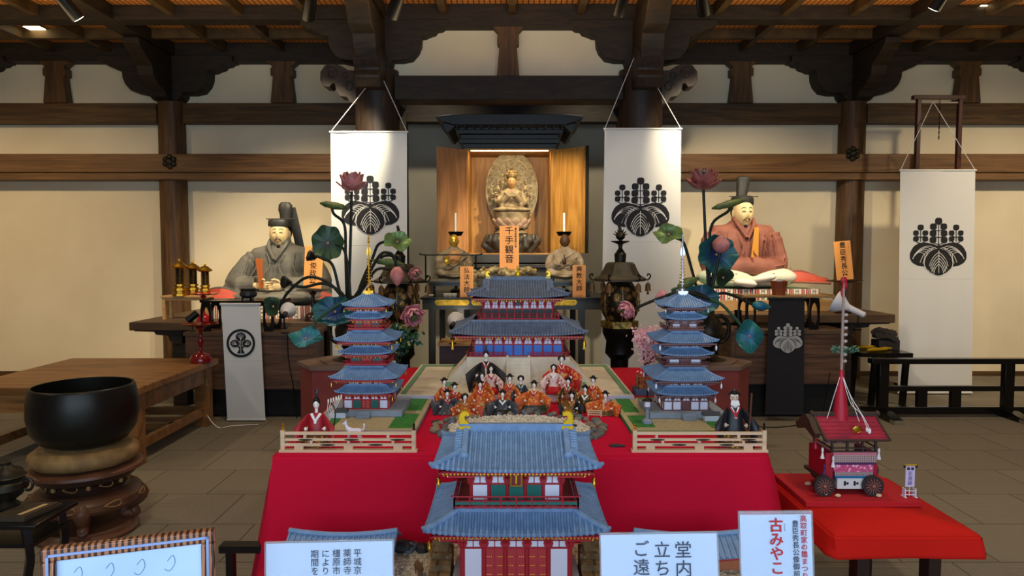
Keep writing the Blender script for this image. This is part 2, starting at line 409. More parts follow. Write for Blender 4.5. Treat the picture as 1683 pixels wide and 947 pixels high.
# unseen spots without fixtures, for side walls, banners and altar
for x,tx,e in ((-5.4,-5.6,165),(5.5,5.7,230),(-7.4,-7.2,120),(7.4,7.2,150)): spot((x,5.2,3.9),(tx,8.8,1.0),e,76,1,WARM if x<0 else (1,.83,.58),.1)
for x,tx in ((-1.6,-1.35),(1.6,1.3)): spot((x,4.9,3.85),(tx,7.1,1.6),40,46,.6,(1,.88,.68),.04)
spot((-.3,4.4,3.85),(0,7.6,1.6),230,36,.7,(1,.86,.62),.04)
for x in (-.95,.9): spot((x,7.75,3.9),(x*1.05,9.2,1.2),42,95,.9,(1,.86,.64),.06)  # added unseen spots that fill the alcove walls
# recessed lamps of the ceiling
for x in (-4.9,-1.7,1.7,4.9):
    for y in (2.5,5.2): spot((x,y,3.93),(x,y+.3,0),68,125,.9,(1,.83,.58),.12)
# added unseen uplights that brighten the coffered ceiling
area((-4.6,6.2,3.35),(PI,0,0),5.5,.3,30,(1,.75,.42)); area((4.6,6.2,3.35),(PI,0,0),5.5,.3,30,(1,.75,.42)); area((0,6.3,3.45),(PI,0,0),2.2,.3,11,(1,.72,.40))
# daylight through the open doorway behind the camera
area((0,-1.25,1.75),(PI/2,0,0),5.6,2.2,130,(.62,.79,1))
w=bpy.data.worlds.new('world'); sc.world=w; w.use_nodes=True; w.node_tree.nodes['Background'].inputs[0].default_value=(.6,.75,1,1); w.node_tree.nodes['Background'].inputs[1].default_value=.15
sc.view_settings.view_transform='Standard'; sc.view_settings.look='None'; sc.view_settings.gamma=1; sc.view_settings.exposure=.66
try: sc.view_settings.use_curve_mapping=False
except: pass
# ================================================================ furniture of the altar side
SLAB=mat('altar slab wood','#5d4630',.5,col2='#46331f',scale=2,stretch=(.7,5,5),bump=.1,dist=1)
CAB=mat('cabinet veneer','#6b4a33',.5,col2='#412a1b',scale=2.2,stretch=(.5,3,9),bump=.08,dist=1.2)
PALEW=mat('pale new wood','#c39a63',.5,col2='#a87f4c',scale=2,stretch=(.6,5,5),dist=1)
PLQ=mat('plaque wood','#f2a85c',.5,col2='#e69a4c',scale=2,stretch=(8,8,.6))
TABLEW=mat('old table wood','#96693b',.42,col2='#6b4722',scale=2.2,stretch=(.7,5,3),bump=.1,dist=1.5)
DARKV=mat('matte black base','#0b0a0a',.8)  # plain near-black for the set-back cabinet base
STR=[mat('stripe cream','#e7e0cd',.8),mat('stripe red','#b5302f',.8),mat('stripe purple','#5c2440',.8),mat('stripe green','#54754b',.8),INK]
def rel(px,py,Y,O):
    w=W(px,py,Y); return (w.x-O[0],w.y-O[1],w.z-O[2])
ZSL={-1:Z(530,7.0),1:Z(517,7.0)}; ZSB={-1:Z(543.5,7.0),1:Z(531,7.0)}
ZCB={-1:Z(546,6.55),1:Z(543,6.55)}
for s,side in ((-1,'left'),(1,'right')):
    z1,z0=ZSL[s],ZSB[s]; xo=3.85
    t=thing('altar_table','wide brown altar table under the seated %s'%('grey lord on the left' if s<0 else 'reddish lord on the right'),'table',(s*2.7,7.8,0))
    MB().box(-1.15 if s<0 else -.85,.85 if s<0 else 1.15,-.8,.8,z0,z1).build('tabletop',SLAB,t,bev=.006)
    for a in (-1,1):
        mb=MB(); xe=a*(1.15 if a==s else .85)
        mb.prism([(xe-a*.02,z0),(xe-a*.02-a*.0,z0-.015),(xe-a*.22,z0-.02),(xe-a*.24,z0-.05),(xe-a*.36,z0-.06),(xe-a*.38,z0-.12),(xe-a*.42,z0-.14),(xe-a*.5,z0-.14),(xe-a*.5,z0)],-.74,.7)
        mb.build('moulding',WOODD,t)
    for a in (-1,1):
        c_=.69 if a==s else .42
        for b in (-.65,.57): MB().box(a*(c_-.07),a*(c_+.07),b-.07,b+.07,0,z0-.14).build('leg',WOODD,t)
    MB().box(-.62 if s<0 else -.35,.35 if s<0 else .62,-.7,.6,.3,z0-.14).build('body',WOODD,t)
    # striped dais
    Yt=7.35
    if s<0:
        d0=z1; xa,xb=X(350,Yt),-1.9
    else:
        p0,p1=z1,Z(494,Yt); xa,xb=1.95,X(1371,Yt)
        o=MB().box(xa-(xa+xb)/2,xb-(xa+xb)/2,-.5,.62,0,p1-p0-.001).build('dais_plinth',PALEW,bev=.004,loc=((xa+xb)/2,Yt+.5,p0+.0005)); tag(o,'pale knotty wooden plinth under the striped mat of the reddish lord','plinth')
        d0=p1; xb=X(1347,Yt)
    top=Z(504,Yt) if s<0 else Z(476,Yt); h=top-d0
    t=thing('striped_mat','raised mat with red, purple and cream striped edge under the %s lord'%('grey' if s<0 else 'reddish'),'mat',((xa+xb)/2,Yt,d0+.0005))
    hw=(xb-xa)/2
    MB().box(-hw,hw,.004,1.1,0,h).build('mat_body',mat('mat straw','#7d9a78',.8,col2='#8ea37d',scale=4),t)
    mb=MB(); pat=[(0,.016),(1,.014),(0,.006),(2,.012),(0,.016),(1,.018),(0,.004),(2,.01),(0,.004),(1,.014),(0,.02),(4,.006),(0,.022),(4,.006),(0,.012)]
    x=-hw;i=0
    while x<hw-.001:
        c,wd=pat[i%len(pat)]; x2=min(hw,x+wd); mb.box(x,x2,0,.006,.002,h+.002,c); mb.box(x,x2,0,.035,h+.001,h+.004,c)
        if i%len(pat)==12:
            for q in range(3): mb.lathe([(0,0),(.006,0),(.006,.002),(0,.002)],8,(0,0,0),4) if 0 else mb.ell((x+.011,-.001,h*(q+.5)/3),(.007,.002,.009),8,4,4)
        x=x2;i+=1
    mb.build('striped_border',STR,t,smooth=False)
    # low cabinet in front
    xa,xb=((X(302,6.55),X(512,6.55)) if s<0 else (X(1204,6.55),X(1393,6.55)))
    zc=ZCB[s]; zb=Z(641 if s<0 else 632,6.55)
    t=thing('low_cabinet','long brown wood-grain cabinet behind the %s banner'%('narrow white' if s<0 else 'narrow black'),'cabinet',((xa+xb)/2,6.55,0))
    hw=(xb-xa)/2
    MB().box(-hw-.015,hw+.015,-.012,.42,zc-.035,zc).build('worktop',SLAB,t,bev=.003)
    MB().box(-hw,hw,.01,.41,zb,zc-.036).box(-hw,-hw+.04,.006,.01,zb,zc-.036).box(hw-.04,hw,.006,.01,zb,zc-.036).build('body',CAB,t)
    MB().box(-hw+.04,hw-.04,0,.0095,(zb+zc)/2+.005,zc-.045).build('front_panel',CAB,t); MB().box(-hw+.04,hw-.04,0,.0095,zb+.01,(zb+zc)/2-.002).build('front_panel',CAB,t)
    mb=MB()
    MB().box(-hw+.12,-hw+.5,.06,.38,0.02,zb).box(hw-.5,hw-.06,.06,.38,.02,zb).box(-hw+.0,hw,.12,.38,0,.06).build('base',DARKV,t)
# ---------------------------------------------------------------- crests
def crest(u,flip=1):
    "gosan-no-kiri style crest, width u, in x-z about its hub; returns (solid, veins)"
    k=u/405; A=MB(); B=MB()
    def P(pts,y): A.prism([(x*k,z*k) for x,z in pts],y,y+.0015)
    def lobed(pts,n=3,bul=7):
        out=[]
        for i in range(len(pts)):
            a=Vector(pts[i]);b=Vector(pts[(i+1)%len(pts)]); d=b-a; nr=Vector((d.y,-d.x)).normalized()
            for q in range(4):
                t=q/4; out.append(tuple(a+d*t+nr*bul*math.sin(PI*t)))
        return out
    for s in (-1,1):
        L=[(4,4),(60,24),(110,30),(160,16),(192,-22),(203,-62),(195,-98),(168,-122),(130,-135),(90,-135),(40,-90)]
        L=[(s*x,z) for x,z in L]
        if s>0: L=L[::-1]
        P(lobed(L,bul=(4)),-.0015)
    C=[(0,-12),(-48,-24),(-82,-58),(-98,-100),(-96,-138),(-72,-168),(-40,-190),(0,-204)]
    C=C+[(-x,z) for x,z in C[1:-1][::-1]]
    Cl=lobed(C,bul=4)
    B.prism([(x*k*1.05,(z*1.03+3)*k) for x,z in Cl],-.0025,-.0016)
    P(Cl,-.004)
    V=-.0052
    def vein(pts,w=4.2,y=V):
        B.tube([(q.x*k,y,q.y*k) for q in bez([(a,b,0) for a,b in pts],5)],w*k/2,4,flat=.3,up=(0,1,0))
    vein([(0,-26),(0,-186)])
    for i in range(5):
        z0=-38-21*i
        for s in (-1,1):
            e=[(0,z0),(s*(30-2*i),z0-24),(s*(56-5*i),z0-62),(s*(68-9*i),max(-172+i*-2,z0-100))]
            vein(e)
    for s in (-1,1):
        ax=Vector((.80,-.60)); pe=Vector((.60,.80))
        def q(a,b): v=ax*a+pe*b; return (s*(v.x),v.y+4)
        ln=190
        vein([(s*22,-2),(s*70,-22),(s*110,-62),(s*132,-112)],y=-.0028)
        for i in range(5):
            f=i/5
            vein([(s*(34+17*i),-6-11*i),(s*(72+17*i),6-11*i),(s*(122+13*i),-8-15*i),(s*(162+6*i),-44-10*i),(s*(178+2*i),-70-9*i)][:5-(i>2)],w=3.6,y=-.0028)
            if i: vein([(s*(30+17*i),-4-11*i),(s*(62+10*i),-34-12*i),(s*(76+9*i),-70-12*i)],w=3.6,y=-.0028)
    A.prism([(15*k*math.cos(a),15*k*math.sin(a)) for a in [PI*i/8 for i in range(16)]],-.006,-.004)
    def flower(x,z,r):
        A.prism([((x+r*(1.06+.16*abs(math.sin(2*a)))*math.cos(a))*k,(z+r*(1.02+.12*abs(math.sin(2*a)))*math.sin(a))*k) for a in [PI*i/12 for i in range(24)]],-.002,0)
    def stem(pts):
        A.tube([(q.x*k,-.001,q.y*k) for q in bez([(a,b,0) for a,b in pts],4)],3*k,4,flat=.4,up=(0,1,0))
    for cx,zb,zt,prs,r in ((0,15,185,((146,38),(98,40),(50,41)),22.5),(-128,38,140,((100,33),(58,33)),18.5),(128,38,140,((100,33),(58,33)),18.5)):
        stem([(cx,zb),(cx,(zb+zt)/2),(cx,zt)]); flower(cx,zt,r+1)
        for z,dx in prs:
            for s in (-1,1): flower(cx+s*dx,z,r-.5); stem([(cx,z-32),(cx+s*dx*.8,z-22),(cx+s*dx,z)])
    return A,B
def wavefn(amp,seed,kx=9):
    return lambda x,z: amp*(math.sin(x*kx+seed+z*.8)+.5*math.sin(x*kx*2.3+seed*2-z*1.1))
def banner(name,label,pts_top,pts_bot,Yt,Yb,apex,crest_c,crest_w,cloth=WHITE,ink=INK,seam=None,gr=None,round_=False,amp=.006):
    xl,xr=X(pts_top[0],Yt),X(pts_top[1],Yt); zt=Z(pts_top[2],Yt); xl2,xr2=X(pts_bot[0],Yb),X(pts_bot[1],Yb); zb=Z(pts_bot[2],Yb)
    O=((xl+xr)/2,Yt,zb); t=thing(name,label,'banner',O,group=gr)
    wv=wavefn(amp,R.random()*6)
    H=zt-zb
    def fn(u,v):
        a=xl+(xr-xl)*u; b=xl2+(xr2-xl2)*u; x=b+(a-b)*v-O[0]; z=H*v
        return (x,(Yb-Yt)*(1-v)+wv(x,z)*(1-.6*v),z)
    MB().sheet(fn,24,40,.002).build('cloth',cloth,t)
    yb=Yb-Yt
    MB().cyl((xl-O[0]-.012,0,H),(xr-O[0]+.012,0,H),.011,.011,10).build('top_rod',cloth,t)
    MB().cyl((xl2-O[0]-.005,yb,0),(xr2-O[0]+.005,yb,0),.009,.009,10).build('bottom_rod',cloth,t)
    if apex:
        for ap,xe in zip(apex,(xl,xr)): 
            a=W(ap[0],ap[1],ap[2]); MB().cyl((xe-O[0],0,H),(a.x-O[0],a.y-Yt,a.z-O[2]),.004,.004,6).build('cord',cloth,t)
    if seam:
        zs=Z(seam,Yt-.0)-O[2]; v=zs/H
        p=[Vector(fn(i/24,v))+Vector((0,-.0015,0)) for i in range(25)]; MB().tube(p,.0015,4).build('seam',cloth,t)
    cz=Z(crest_c[1],Yt)-O[2]; cv=cz/H; cx=X(crest_c[0],Yt)-O[0]; w=crest_w*Yt/F
    def conform(mb):
        for p in mb.v:
            x=p.x+cx; z=p.z+cz; v=z/H; p.y+= yb*(1-v)+wv(x,z)*(1-.6*v)-.004; p.x=x; p.z=z
        return mb
    if not round_:
        A,B=crest(w); c=conform(A).build('crest',ink,t,smooth=False); c2=conform(B).build('crest_veins',cloth,c,smooth=False)
    else:
        r=w/2; A=MB(); B=MB(); n=48
        o_=[(r*math.cos(2*PI*i/n),r*math.sin(2*PI*i/n)) for i in range(n)]; i_=[(a*.83,b*.83) for a,b in o_]
        for i in range(n):
            j=(i+1)%n; A.prism([o_[i],o_[j],i_[j],i_[i]],-.002,0)
        for c,a0,rr in (((0,.45),PI/2,.36),((-.42,-.02),PI*.85,.31),((.42,-.02),PI*.15,.31)):
            pl=[(c[0]*r,c[1]*r-.18*r)] if c[0]==0 else [(c[0]*r*.45,(c[1]-.12)*r)]
            pl=[]
            for i in range(24):
                a=2*PI*i/24; q=1+.05*math.cos(9*a); pl.append(((c[0]+rr*q*math.cos(a))*r,(c[1]+rr*.85*q*math.sin(a))*r))
            A.prism(pl,-.002,0)
            for kx in range(-3,4):
                a=a0+kx*.36; s0=(c[0]-math.cos(a0)*rr*.5,c[1]-math.sin(a0)*rr*.5)
                B.bar((s0[0]*r,-.0025,s0[1]*r),((c[0]+math.cos(a)*rr*.72)*r,-.0025,(c[1]+math.sin(a)*rr*.6)*r),.0018,.001,up=(0,1,0))
        A.prism([(-.28*r,-.72*r),(.28*r,-.72*r),(.1*r,-.4*r),(.07*r,.3*r),(-.07*r,.3*r),(-.1*r,-.4*r)],-.0018,0)
        for s in (-1,1): A.tube(bez([(s*.06*r,-.001,-.4*r),(s*.22*r,-.001,-.2*r),(s*.4*r,-.001,-.14*r)],5),.045*r,6,flat=.2,up=(0,1,0))
        B.bar((0,-.0025,-.7*r),(0,-.0025,.25*r),.003,.001,up=(0,1,0))
        c=conform(A).build('crest',ink,t,smooth=False); conform(B).build('crest_veins',cloth,c,smooth=False)
    return t
Yk=7.05
banner('hanging_banner','large white hanging banner with black paulownia crest on the left front column',(547,671,217),(545,668,600),Yk,Yk-.02,((622,118,Yk+.02),(624,118,Yk+.02)),(610.5,338),94,seam=403,gr=None)
banner('hanging_banner','large white hanging banner with black paulownia crest on the right front column',(992,1116,212),(988,1119,640),Yk,Yk-.02,((1042,95,Yk+.02),(1066,118,Yk+.02)),(1051,341),94,seam=397)
Yr=7.75
banner('hanging_banner','large white crest banner at the far right, hung on a wooden frame',(1474,1596,280),(1481,1604,646),Yr,Yr-.12,((1533,168,Yr+.03),(1534,168,Yr+.03)),(1536,406),92,seam=458)
for s in (0,): pass
wire=STR[0]
banner('narrow_banner','narrow white banner with a round black tree crest on the left cabinet',(363,426,500),(369,432,690),6.47,6.44,None,(394.8,564),47,round_=True,amp=.003,seam=592)
BLKC=mat('black cloth','#131217',.8,sheen=.05)
SILV=mat('silver ink','#a9a9a8',.5)
banner('narrow_banner','narrow black banner with a silver paulownia crest on the right cabinet',(1264,1323,491),(1262,1325,680),6.47,6.44,None,(1295.5,556),48,cloth=BLKC,ink=SILV,amp=.002)
# wooden frame that holds the right banner
FRM=mat('reddish frame wood','#4a2218',.35,col2='#35160f',scale=4,stretch=(5,5,.6))
O=(X(1533,Yr+.1),Yr+.1,0); t=thing('banner_stand','tall dark red wooden frame holding the far right banner',"stand",O)
zt=Z(157,Yr+.1)
for a,b in ((1500,1492),(1567,1569)):
    xa=X(a,Yr+.1)-O[0]; MB().bar((xa,0,0.05),(xa,0,zt-.03),.045,.05).build('post',FRM,t,bev=.005)
    MB().box(xa-.04,xa+.04,-.17,.25,0,.05).build('foot',BLACKW,t)
MB().box(X(1490,Yr+.1)-O[0],X(1574,Yr+.1)-O[0],-.03,.03,zt-.045,zt).build('top_rail',FRM,t,bev=.004)
MB().box(X(1500,Yr+.1)-O[0],X(1567,Yr+.1)-O[0],-.008,.008,zt-.085,zt-.07).build('hanging_rail',mat('pale rail','#9a8f7a',.5),t)
mb=MB(); 
for k in range(7): mb.ell((0,-.02,Z(176+k*8,Yr)),(.007,.007,.024),8,6)
mb.cyl((0,-.02,zt-.04),(0,-.02,Z(228,Yr)),.004,.004,6); mb.build('chain_hook',BLACKM,t)
# ---------------------------------------------------------------- black rail bench at the right
Yb=6.62; x0=X(1433,Yb)
t=thing('low_rail','long black lacquered low rail standing in front of the far right banner','railing',(x0+1.3,Yb,0))
zt=Z(589,Yb); L=1.9
MB().box(-1.3,L,-.045,.045,zt-.05,zt).build('top_rail',BLACKW,t,bev=.004)
MB().box(-1.22,L,-.025,.025,.25,.30).build('middle_rail',BLACKW,t,bev=.003)
MB().box(-1.22,L,-.03,.03,.03,.10).build('bottom_rail',BLACKW,t,bev=.003)
for px in (1455,1662): 
    xx=X(px,Yb)-x0-1.3; MB().box(xx-.045,xx+.045,-.035,.035,.06,zt-.05).build('post',BLACKW,t,bev=.003)
    MB().prism([(-.32,0),(-.32,.03),(-.1,.075),(.1,.075),(.32,.03),(.32,0)],xx-.05,xx+.05,ax='x').build('foot',BLACKW,t,bev=.003)
    MB().box(xx-.051,xx+.051,-.325,-.24,.001,.034).build('metal_cap',mat('tarnished cap','#b8b09a',.35,metal=.8),t)
for px in (1520,1576): 
    xx=X(px,Yb)-x0-1.3; MB().box(xx-.045,xx+.045,-.024,.024,.10,.25).build('panel',BLACKW,t)
# ---------------------------------------------------------------- dark table with carved things behind it
Y=7.3; t=thing('side_table','small black table holding gilded carvings at the right of the altar','table',(X(1455,Y),Y,0))
zt=Z(575,Y)
MB().prism([(-.35,zt),(.17,zt-.0),(.17,zt-.05),(-.35,zt-.04)],-.25,.3).build('tabletop',BLACKW,t)
for a in (-.22,.10):
    MB().bar((a,-.2,0),(a+.03,-.2,zt-.05),.05,.05).build('leg',BLACKW,t); MB().bar((a,.22,0),(a+.03,.22,zt-.05),.05,.05).build('leg',BLACKW,t)
for i,(px,py,l,r_) in enumerate(((1436,560,.26,.02),(1447,566,.3,.017),(1434,569,.22,.02),(1428,575,.26,.013))):
    p=W(px,py,Y-.08); o=MB().tube([(-l/2,0,0),(-l/4,0,.006),(0,0,0),(l/4,0,.006),(l/2,0,0)],[r_*.6,r_,r_*.8,r_,r_*.7],10).build('carved_bar',GOLDP if i<3 else PALEW)
    o.location=(p.x,Y-.15+.09*i,zt+r_*1.02+(.0 if i else .0)); o.rotation_euler=(0,.0,.35-.1*i)
    tag(o,['gilded carved bar at the back of the black side table','gilded carved bar lying in the middle of the black side table','short gilded bar behind the thin pale rod','thin pale rod at the front of the black side table'][i],'carving')
mb=MB()
for k in range(7): mb.sheet(lambda u,v,k=k:(-.12+.24*u,(v-.5)*.10*math.sin(PI*u)+.02*k-.05,.10+.035*math.sin(PI*v)+.03*math.sin(u*5+k)+.01*k),6,4,.003)
mb.box(-.11,.11,-.08,.08,0,.1)
o=mb.build('leaf_bundle',mat('dried dark leaves','#39302b',.8,col2='#1e1917',scale=20)); o.location=(X(1462,Y),Y+.05,zt+.001); tag(o,'dark box topped with dried leaves beside the gilded bars','bundle')
# ---------------------------------------------------------------- wooden table at the left
zt=.60; xa,xb,ya,yb=-4.05,-2.70,5.02,6.4
t=thing('wooden_table','large low brown wooden table at the left','table',((xa+xb)/2,(ya+yb)/2,0))
hx,hy=(xb-xa)/2,(yb-ya)/2
MB().box(-hx,hx,-hy,hy,zt-.055,zt).build('tabletop',TABLEW,t,bev=.006)
MB().box(-hx+.12,hx-.12,-hy+.1,hy-.1,zt-.0,zt+.0012).build('inset_panel',TABLEW,t)
MB().box(-hx+.09,hx-.09,-hy+.06,-hy+.09,zt-.2,zt-.056).box(-hx+.09,hx-.09,hy-.09,hy-.06,zt-.2,zt-.056).box(-hx+.06,-hx+.09,-hy+.07,hy-.07,zt-.2,zt-.056).box(hx-.09,hx-.06,-hy+.07,hy-.07,zt-.2,zt-.055).build('apron',TABLEW,t)
for a in (-1,1):
    for b in (-1,1): MB().box(a*(hx-.045),a*(hx-.16),b*(hy-.045),b*(hy-.16),0,zt-.055).build('leg',TABLEW,t,bev=.004)
MB().box(-hx+.1,hx-.1,hy-.12,hy-.08,.1,.17).box(-hx+.1,hx-.1,-.03,.03,.12,.17).box(-hx+.08,-hx+.13,-hy+.1,hy-.1,.1,.17).box(hx-.13,hx-.08,-hy+.1,hy-.1,.1,.17).build('stretcher',TABLEW,t)
# ================================================================ red display table and the building models
TILE=mat('blue roof tile','#7392b6',.5,col2='#6484a8',scale=30)
TILE2=mat('grey blue roof tile','#69788e',.5,col2='#58667c',scale=30)
VERM=mat('vermilion paint','#a81f2b',.45)
VERM2=mat('brown red paint','#6d4543',.5)
MWHITE=mat('model white','#dfe0ee',.6)
MGREEN=mat('model green','#1f6f63',.5)
MBLUE=mat('blue curtain','#2f74cf',.4)
DOORR=mat('door red','#b5353a',.5)
STONE=mat('model pale stone','#d9d0bd',.7,col2='#cabfa9',scale=12)
STONEB=mat('model grey stone','#8794a5',.7,col2='#76828f',scale=14)
GRASSM=mat('model grass','#3c8a3a',.9,col2='#2f7230',scale=60,bump=.4)
SANDM=mat('model sand path','#b8ab88',.9,col2='#a89a76',scale=50)
LAV=mat('board edge','#c4bfd6',.7)
REDC=mat('red felt cloth','#bd0a2e',.9,spec=.2)
REDC2=mat('red bench cloth','#c51a10',.9,spec=.2)
PINE=mat('pale fence wood','#dcbf9c',.6,col2='#c9a983',scale=6,stretch=(.5,6,6))
WHEN=mat('gold dot','#e8b93a',.35,metal=.8)
ZT=.70
# --- table
t=thing('display_table','big table under a red cloth carrying the model buildings and dolls','table',(.04,4.15,0))
MB().box(-1.07,1.07,-1.08,1.14,ZT-.04,ZT-.006).build('tabletop',PALEW,t)
for a in (-1,1):
    for b in (-1,1): MB().box(a*1.0,a*.94,b*1.0,b*.94,0,ZT-.04).build('leg',PALEW,t)
def drape(name,label,cx,cy,hx,hy,zt,zb,flare,m,amp=.012,n=220,seed=0,cor=1,th=.003,kids_=None,parent=None,round_=.06):
    mb=MB(); rings=[]
    def per(hx,hy,k):
        # rounded-rectangle perimeter point for k in [0,1)
        P=2*(2*hx+2*hy); d=(k*P); 
        for (ax,ay,bx,by,nx,ny) in ((-hx,-hy,hx,-hy,0,-1),(hx,-hy,hx,hy,1,0),(hx,hy,-hx,hy,0,1),(-hx,hy,-hx,-hy,-1,0)):
            L=abs(bx-ax)+abs(by-ay)
            if d<=L: f=d/L; return Vector((ax+(bx-ax)*f,ay+(by-ay)*f,0)),Vector((nx,ny,0)),min(d,L-d)
            d-=L
        return Vector((-hx,-hy,0)),Vector((0,-1,0)),0
    lv=[(0,0,-.02),(0,0,0),(-.012,.006,0),(-.03,.010,0)]+[(-(zt-zb)*q,.01+flare*q,1*q) for q in (.12,.25,.4,.55,.7,.85,1)]
    for dz,off,a in lv:
        r=[]
        for i in range(n):
            p,nn,dc=per(hx,hy,i/n)
            cf=math.exp(-(dc/.16)**2)
            w=amp*max(a,0)*(math.sin(i*.22+seed)+.6*math.sin(i*.51+1.3*seed)+.5*math.sin(i*.093))*(.5+1.3*math.exp(-(dc/.4)**2)*cor)+cf*max(a,0)*.05*cor
            q=p+nn*(off+w)+Vector((p.x/hx,p.y/hy,0))*cf*max(a,0)*.03*cor
            if a<0: q=p+Vector((0,0,0))-nn*0
            r.append((q.x,q.y,zt+dz))
        rings.append(r)
    rings=rings[1:]
    mb.loft(rings,cap=False)
    mb.add([(x,y,z) for x,y,z in rings[0]],[tuple(range(n))])
    o=mb.build(name,m,parent,angle=60); o.location=(cx,cy,0)
    if parent: o.location=(0,0,0)
    s=o.modifiers.new('s','SOLIDIFY'); s.thickness=th; s.offset=1
    if label: tag(o,label,'tablecloth')
    return o
drape('tablecloth','big crimson cloth draped over the display table of model buildings',.04,4.15,1.085,1.14,ZT-.002,.03,.07,REDC)
# --- front lower stage
t=thing('front_stage','low red covered stage in front of the display table, holding the gate model','platform',(.02,2.62,0))
MB().box(-1.0,1.0,-.5,.30,.31,.345).build('stage_top',REDC,t)
for a in (-1,1): MB().box(a*.96,a*.9,-.42,.25,0,.31).build('trestle',WOODD,t)
drape('stage_skirt',None,0,0,1.0,.40,.3449,.02,.05,REDC,parent=t,seed=2).location=(0,-.10,0)
# gravel with real pebbles (uncountable)
mb=MB(); mb.box(-.92,.94,-.4,.29,0,.006)
for i in range(5200):
    x=R.uniform(-.9,.92); y=R.uniform(-.38,.29)
    if abs(x)<.12 and -.25<y<.2: continue
    r=R.uniform(.0025,.006); mb.at((x,y,.006+r*.3),(R.random()*3,R.random()*3,0)); mb.add([(r,0,0),(0,r,0),(-r,0,0),(0,-r,0),(0,0,r*.7),(0,0,-r*.7)],[(0,1,4),(1,2,4),(2,3,4),(3,0,4),(1,0,5),(2,1,5),(3,2,5),(0,3,5)])
mb.M=Matrix()
GRAV=mat('gravel','#c9bda4',.9,col2='#8d8270',scale=70)
o=mb.build('gravel',GRAV,smooth=False); o.location=(.02,2.62,.3455); tag(o,'fine pale gravel spread around the foot of the front gate model','gravel',kind='stuff')
# ---------------------------------------------------------------- roofs
def prof(t): return .72*t+.28*t*t
def roof_sides(T,ex,ey,tx,ty,z0,z1,up,sp,r=.0042,m=TILE,name='roof',gable=None,parent=None):
    mb=MB(); mb.M=Matrix.Translation((0,0,0))
    def side(EX,EY,TX,TY,rot,tm=1):
        Mx=Matrix.Rotation(rot,4,'Z'); mb.M=Mx
        def pt(s,t,dz=0):
            hw=EX+(TX-EX)*t/ (tm if tm<1 else 1) if (tm==1 or t<tm) else TX
            return Vector((s*hw,-(EY+(TY-EY)*t),z0+(z1-z0)*prof(t)+up*abs(s)**3*(1-t)**1.5+dz))
        mb.sheet(lambda u,v:pt(u*2-1,v),22,10,.005)
        n=int(EX/sp)
        for k in range(-n,n+1):
            x=k*sp
            if abs(x)>EX-.003: continue
            if abs(x)<=TX+1e-6: te=1
            else: te=(EX-abs(x))/(EX-TX)*tm
            if te<.04: continue
            pts=[]
            NS=24 if r>.0066 else 8
            for i in range(NS+1):
                t=te*i/NS; hw=(EX+(TX-EX)*t/tm) if t<tm else TX
                pts.append(pt(max(-1,min(1,x/hw)),t,r*.7))
            pts[0]=pts[0]+Vector((0,-.003,0)); mb.tube(pts,([r*(1.06 if q%2 else .86) for q in range(NS+1)] if NS>8 else r),6)
            mb.ell(pts[0],(r*1.25,r*.8,r*1.25),8,4)
        # ridge ribs along hips
        return pt
    return mb,side
def hip(T,ex,ey,tx,ty,z0,z1,up,sp,r=.0042,m=TILE,rr=.009,trim_=None):
    mb,side=roof_sides(T,ex,ey,tx,ty,z0,z1,up,sp,r)
    side(ex,ey,tx,ty,0); side(ex,ey,tx,ty,PI); side(ey,ex,ty,tx,PI/2); side(ey,ex,ty,tx,-PI/2)
    mb.M=Matrix()
    o=mb.build('roof',m,T)
    rb=MB()
    for a in (-1,1):
        for b in (-1,1):
            pts=[Vector((a*(ex+(tx-ex)*t),b*(ey+(ty-ey)*t),z0+(z1-z0)*prof(t)+up*(1-t)**1.5+rr*.7)) for t in [i/8 for i in range(9)]]
            pts=[pts[0]+Vector((a*.006,b*.006,rr*.9))]+pts
            rb.tube(pts,[rr*.5]+[rr]*9,8)
    t_=rr*.9; z=z1
    rb.box(-tx-t_,tx+t_,-ty-t_,-ty+t_,z,z+rr*1.5).box(-tx-t_,tx+t_,ty-t_,ty+t_,z,z+rr*1.5).box(-tx-t_,-tx+t_,-ty,ty,z,z+rr*1.5).box(tx-t_,tx+t_,-ty,ty,z,z+rr*1.5)
    rb.build('ridge',m,o)
    return o
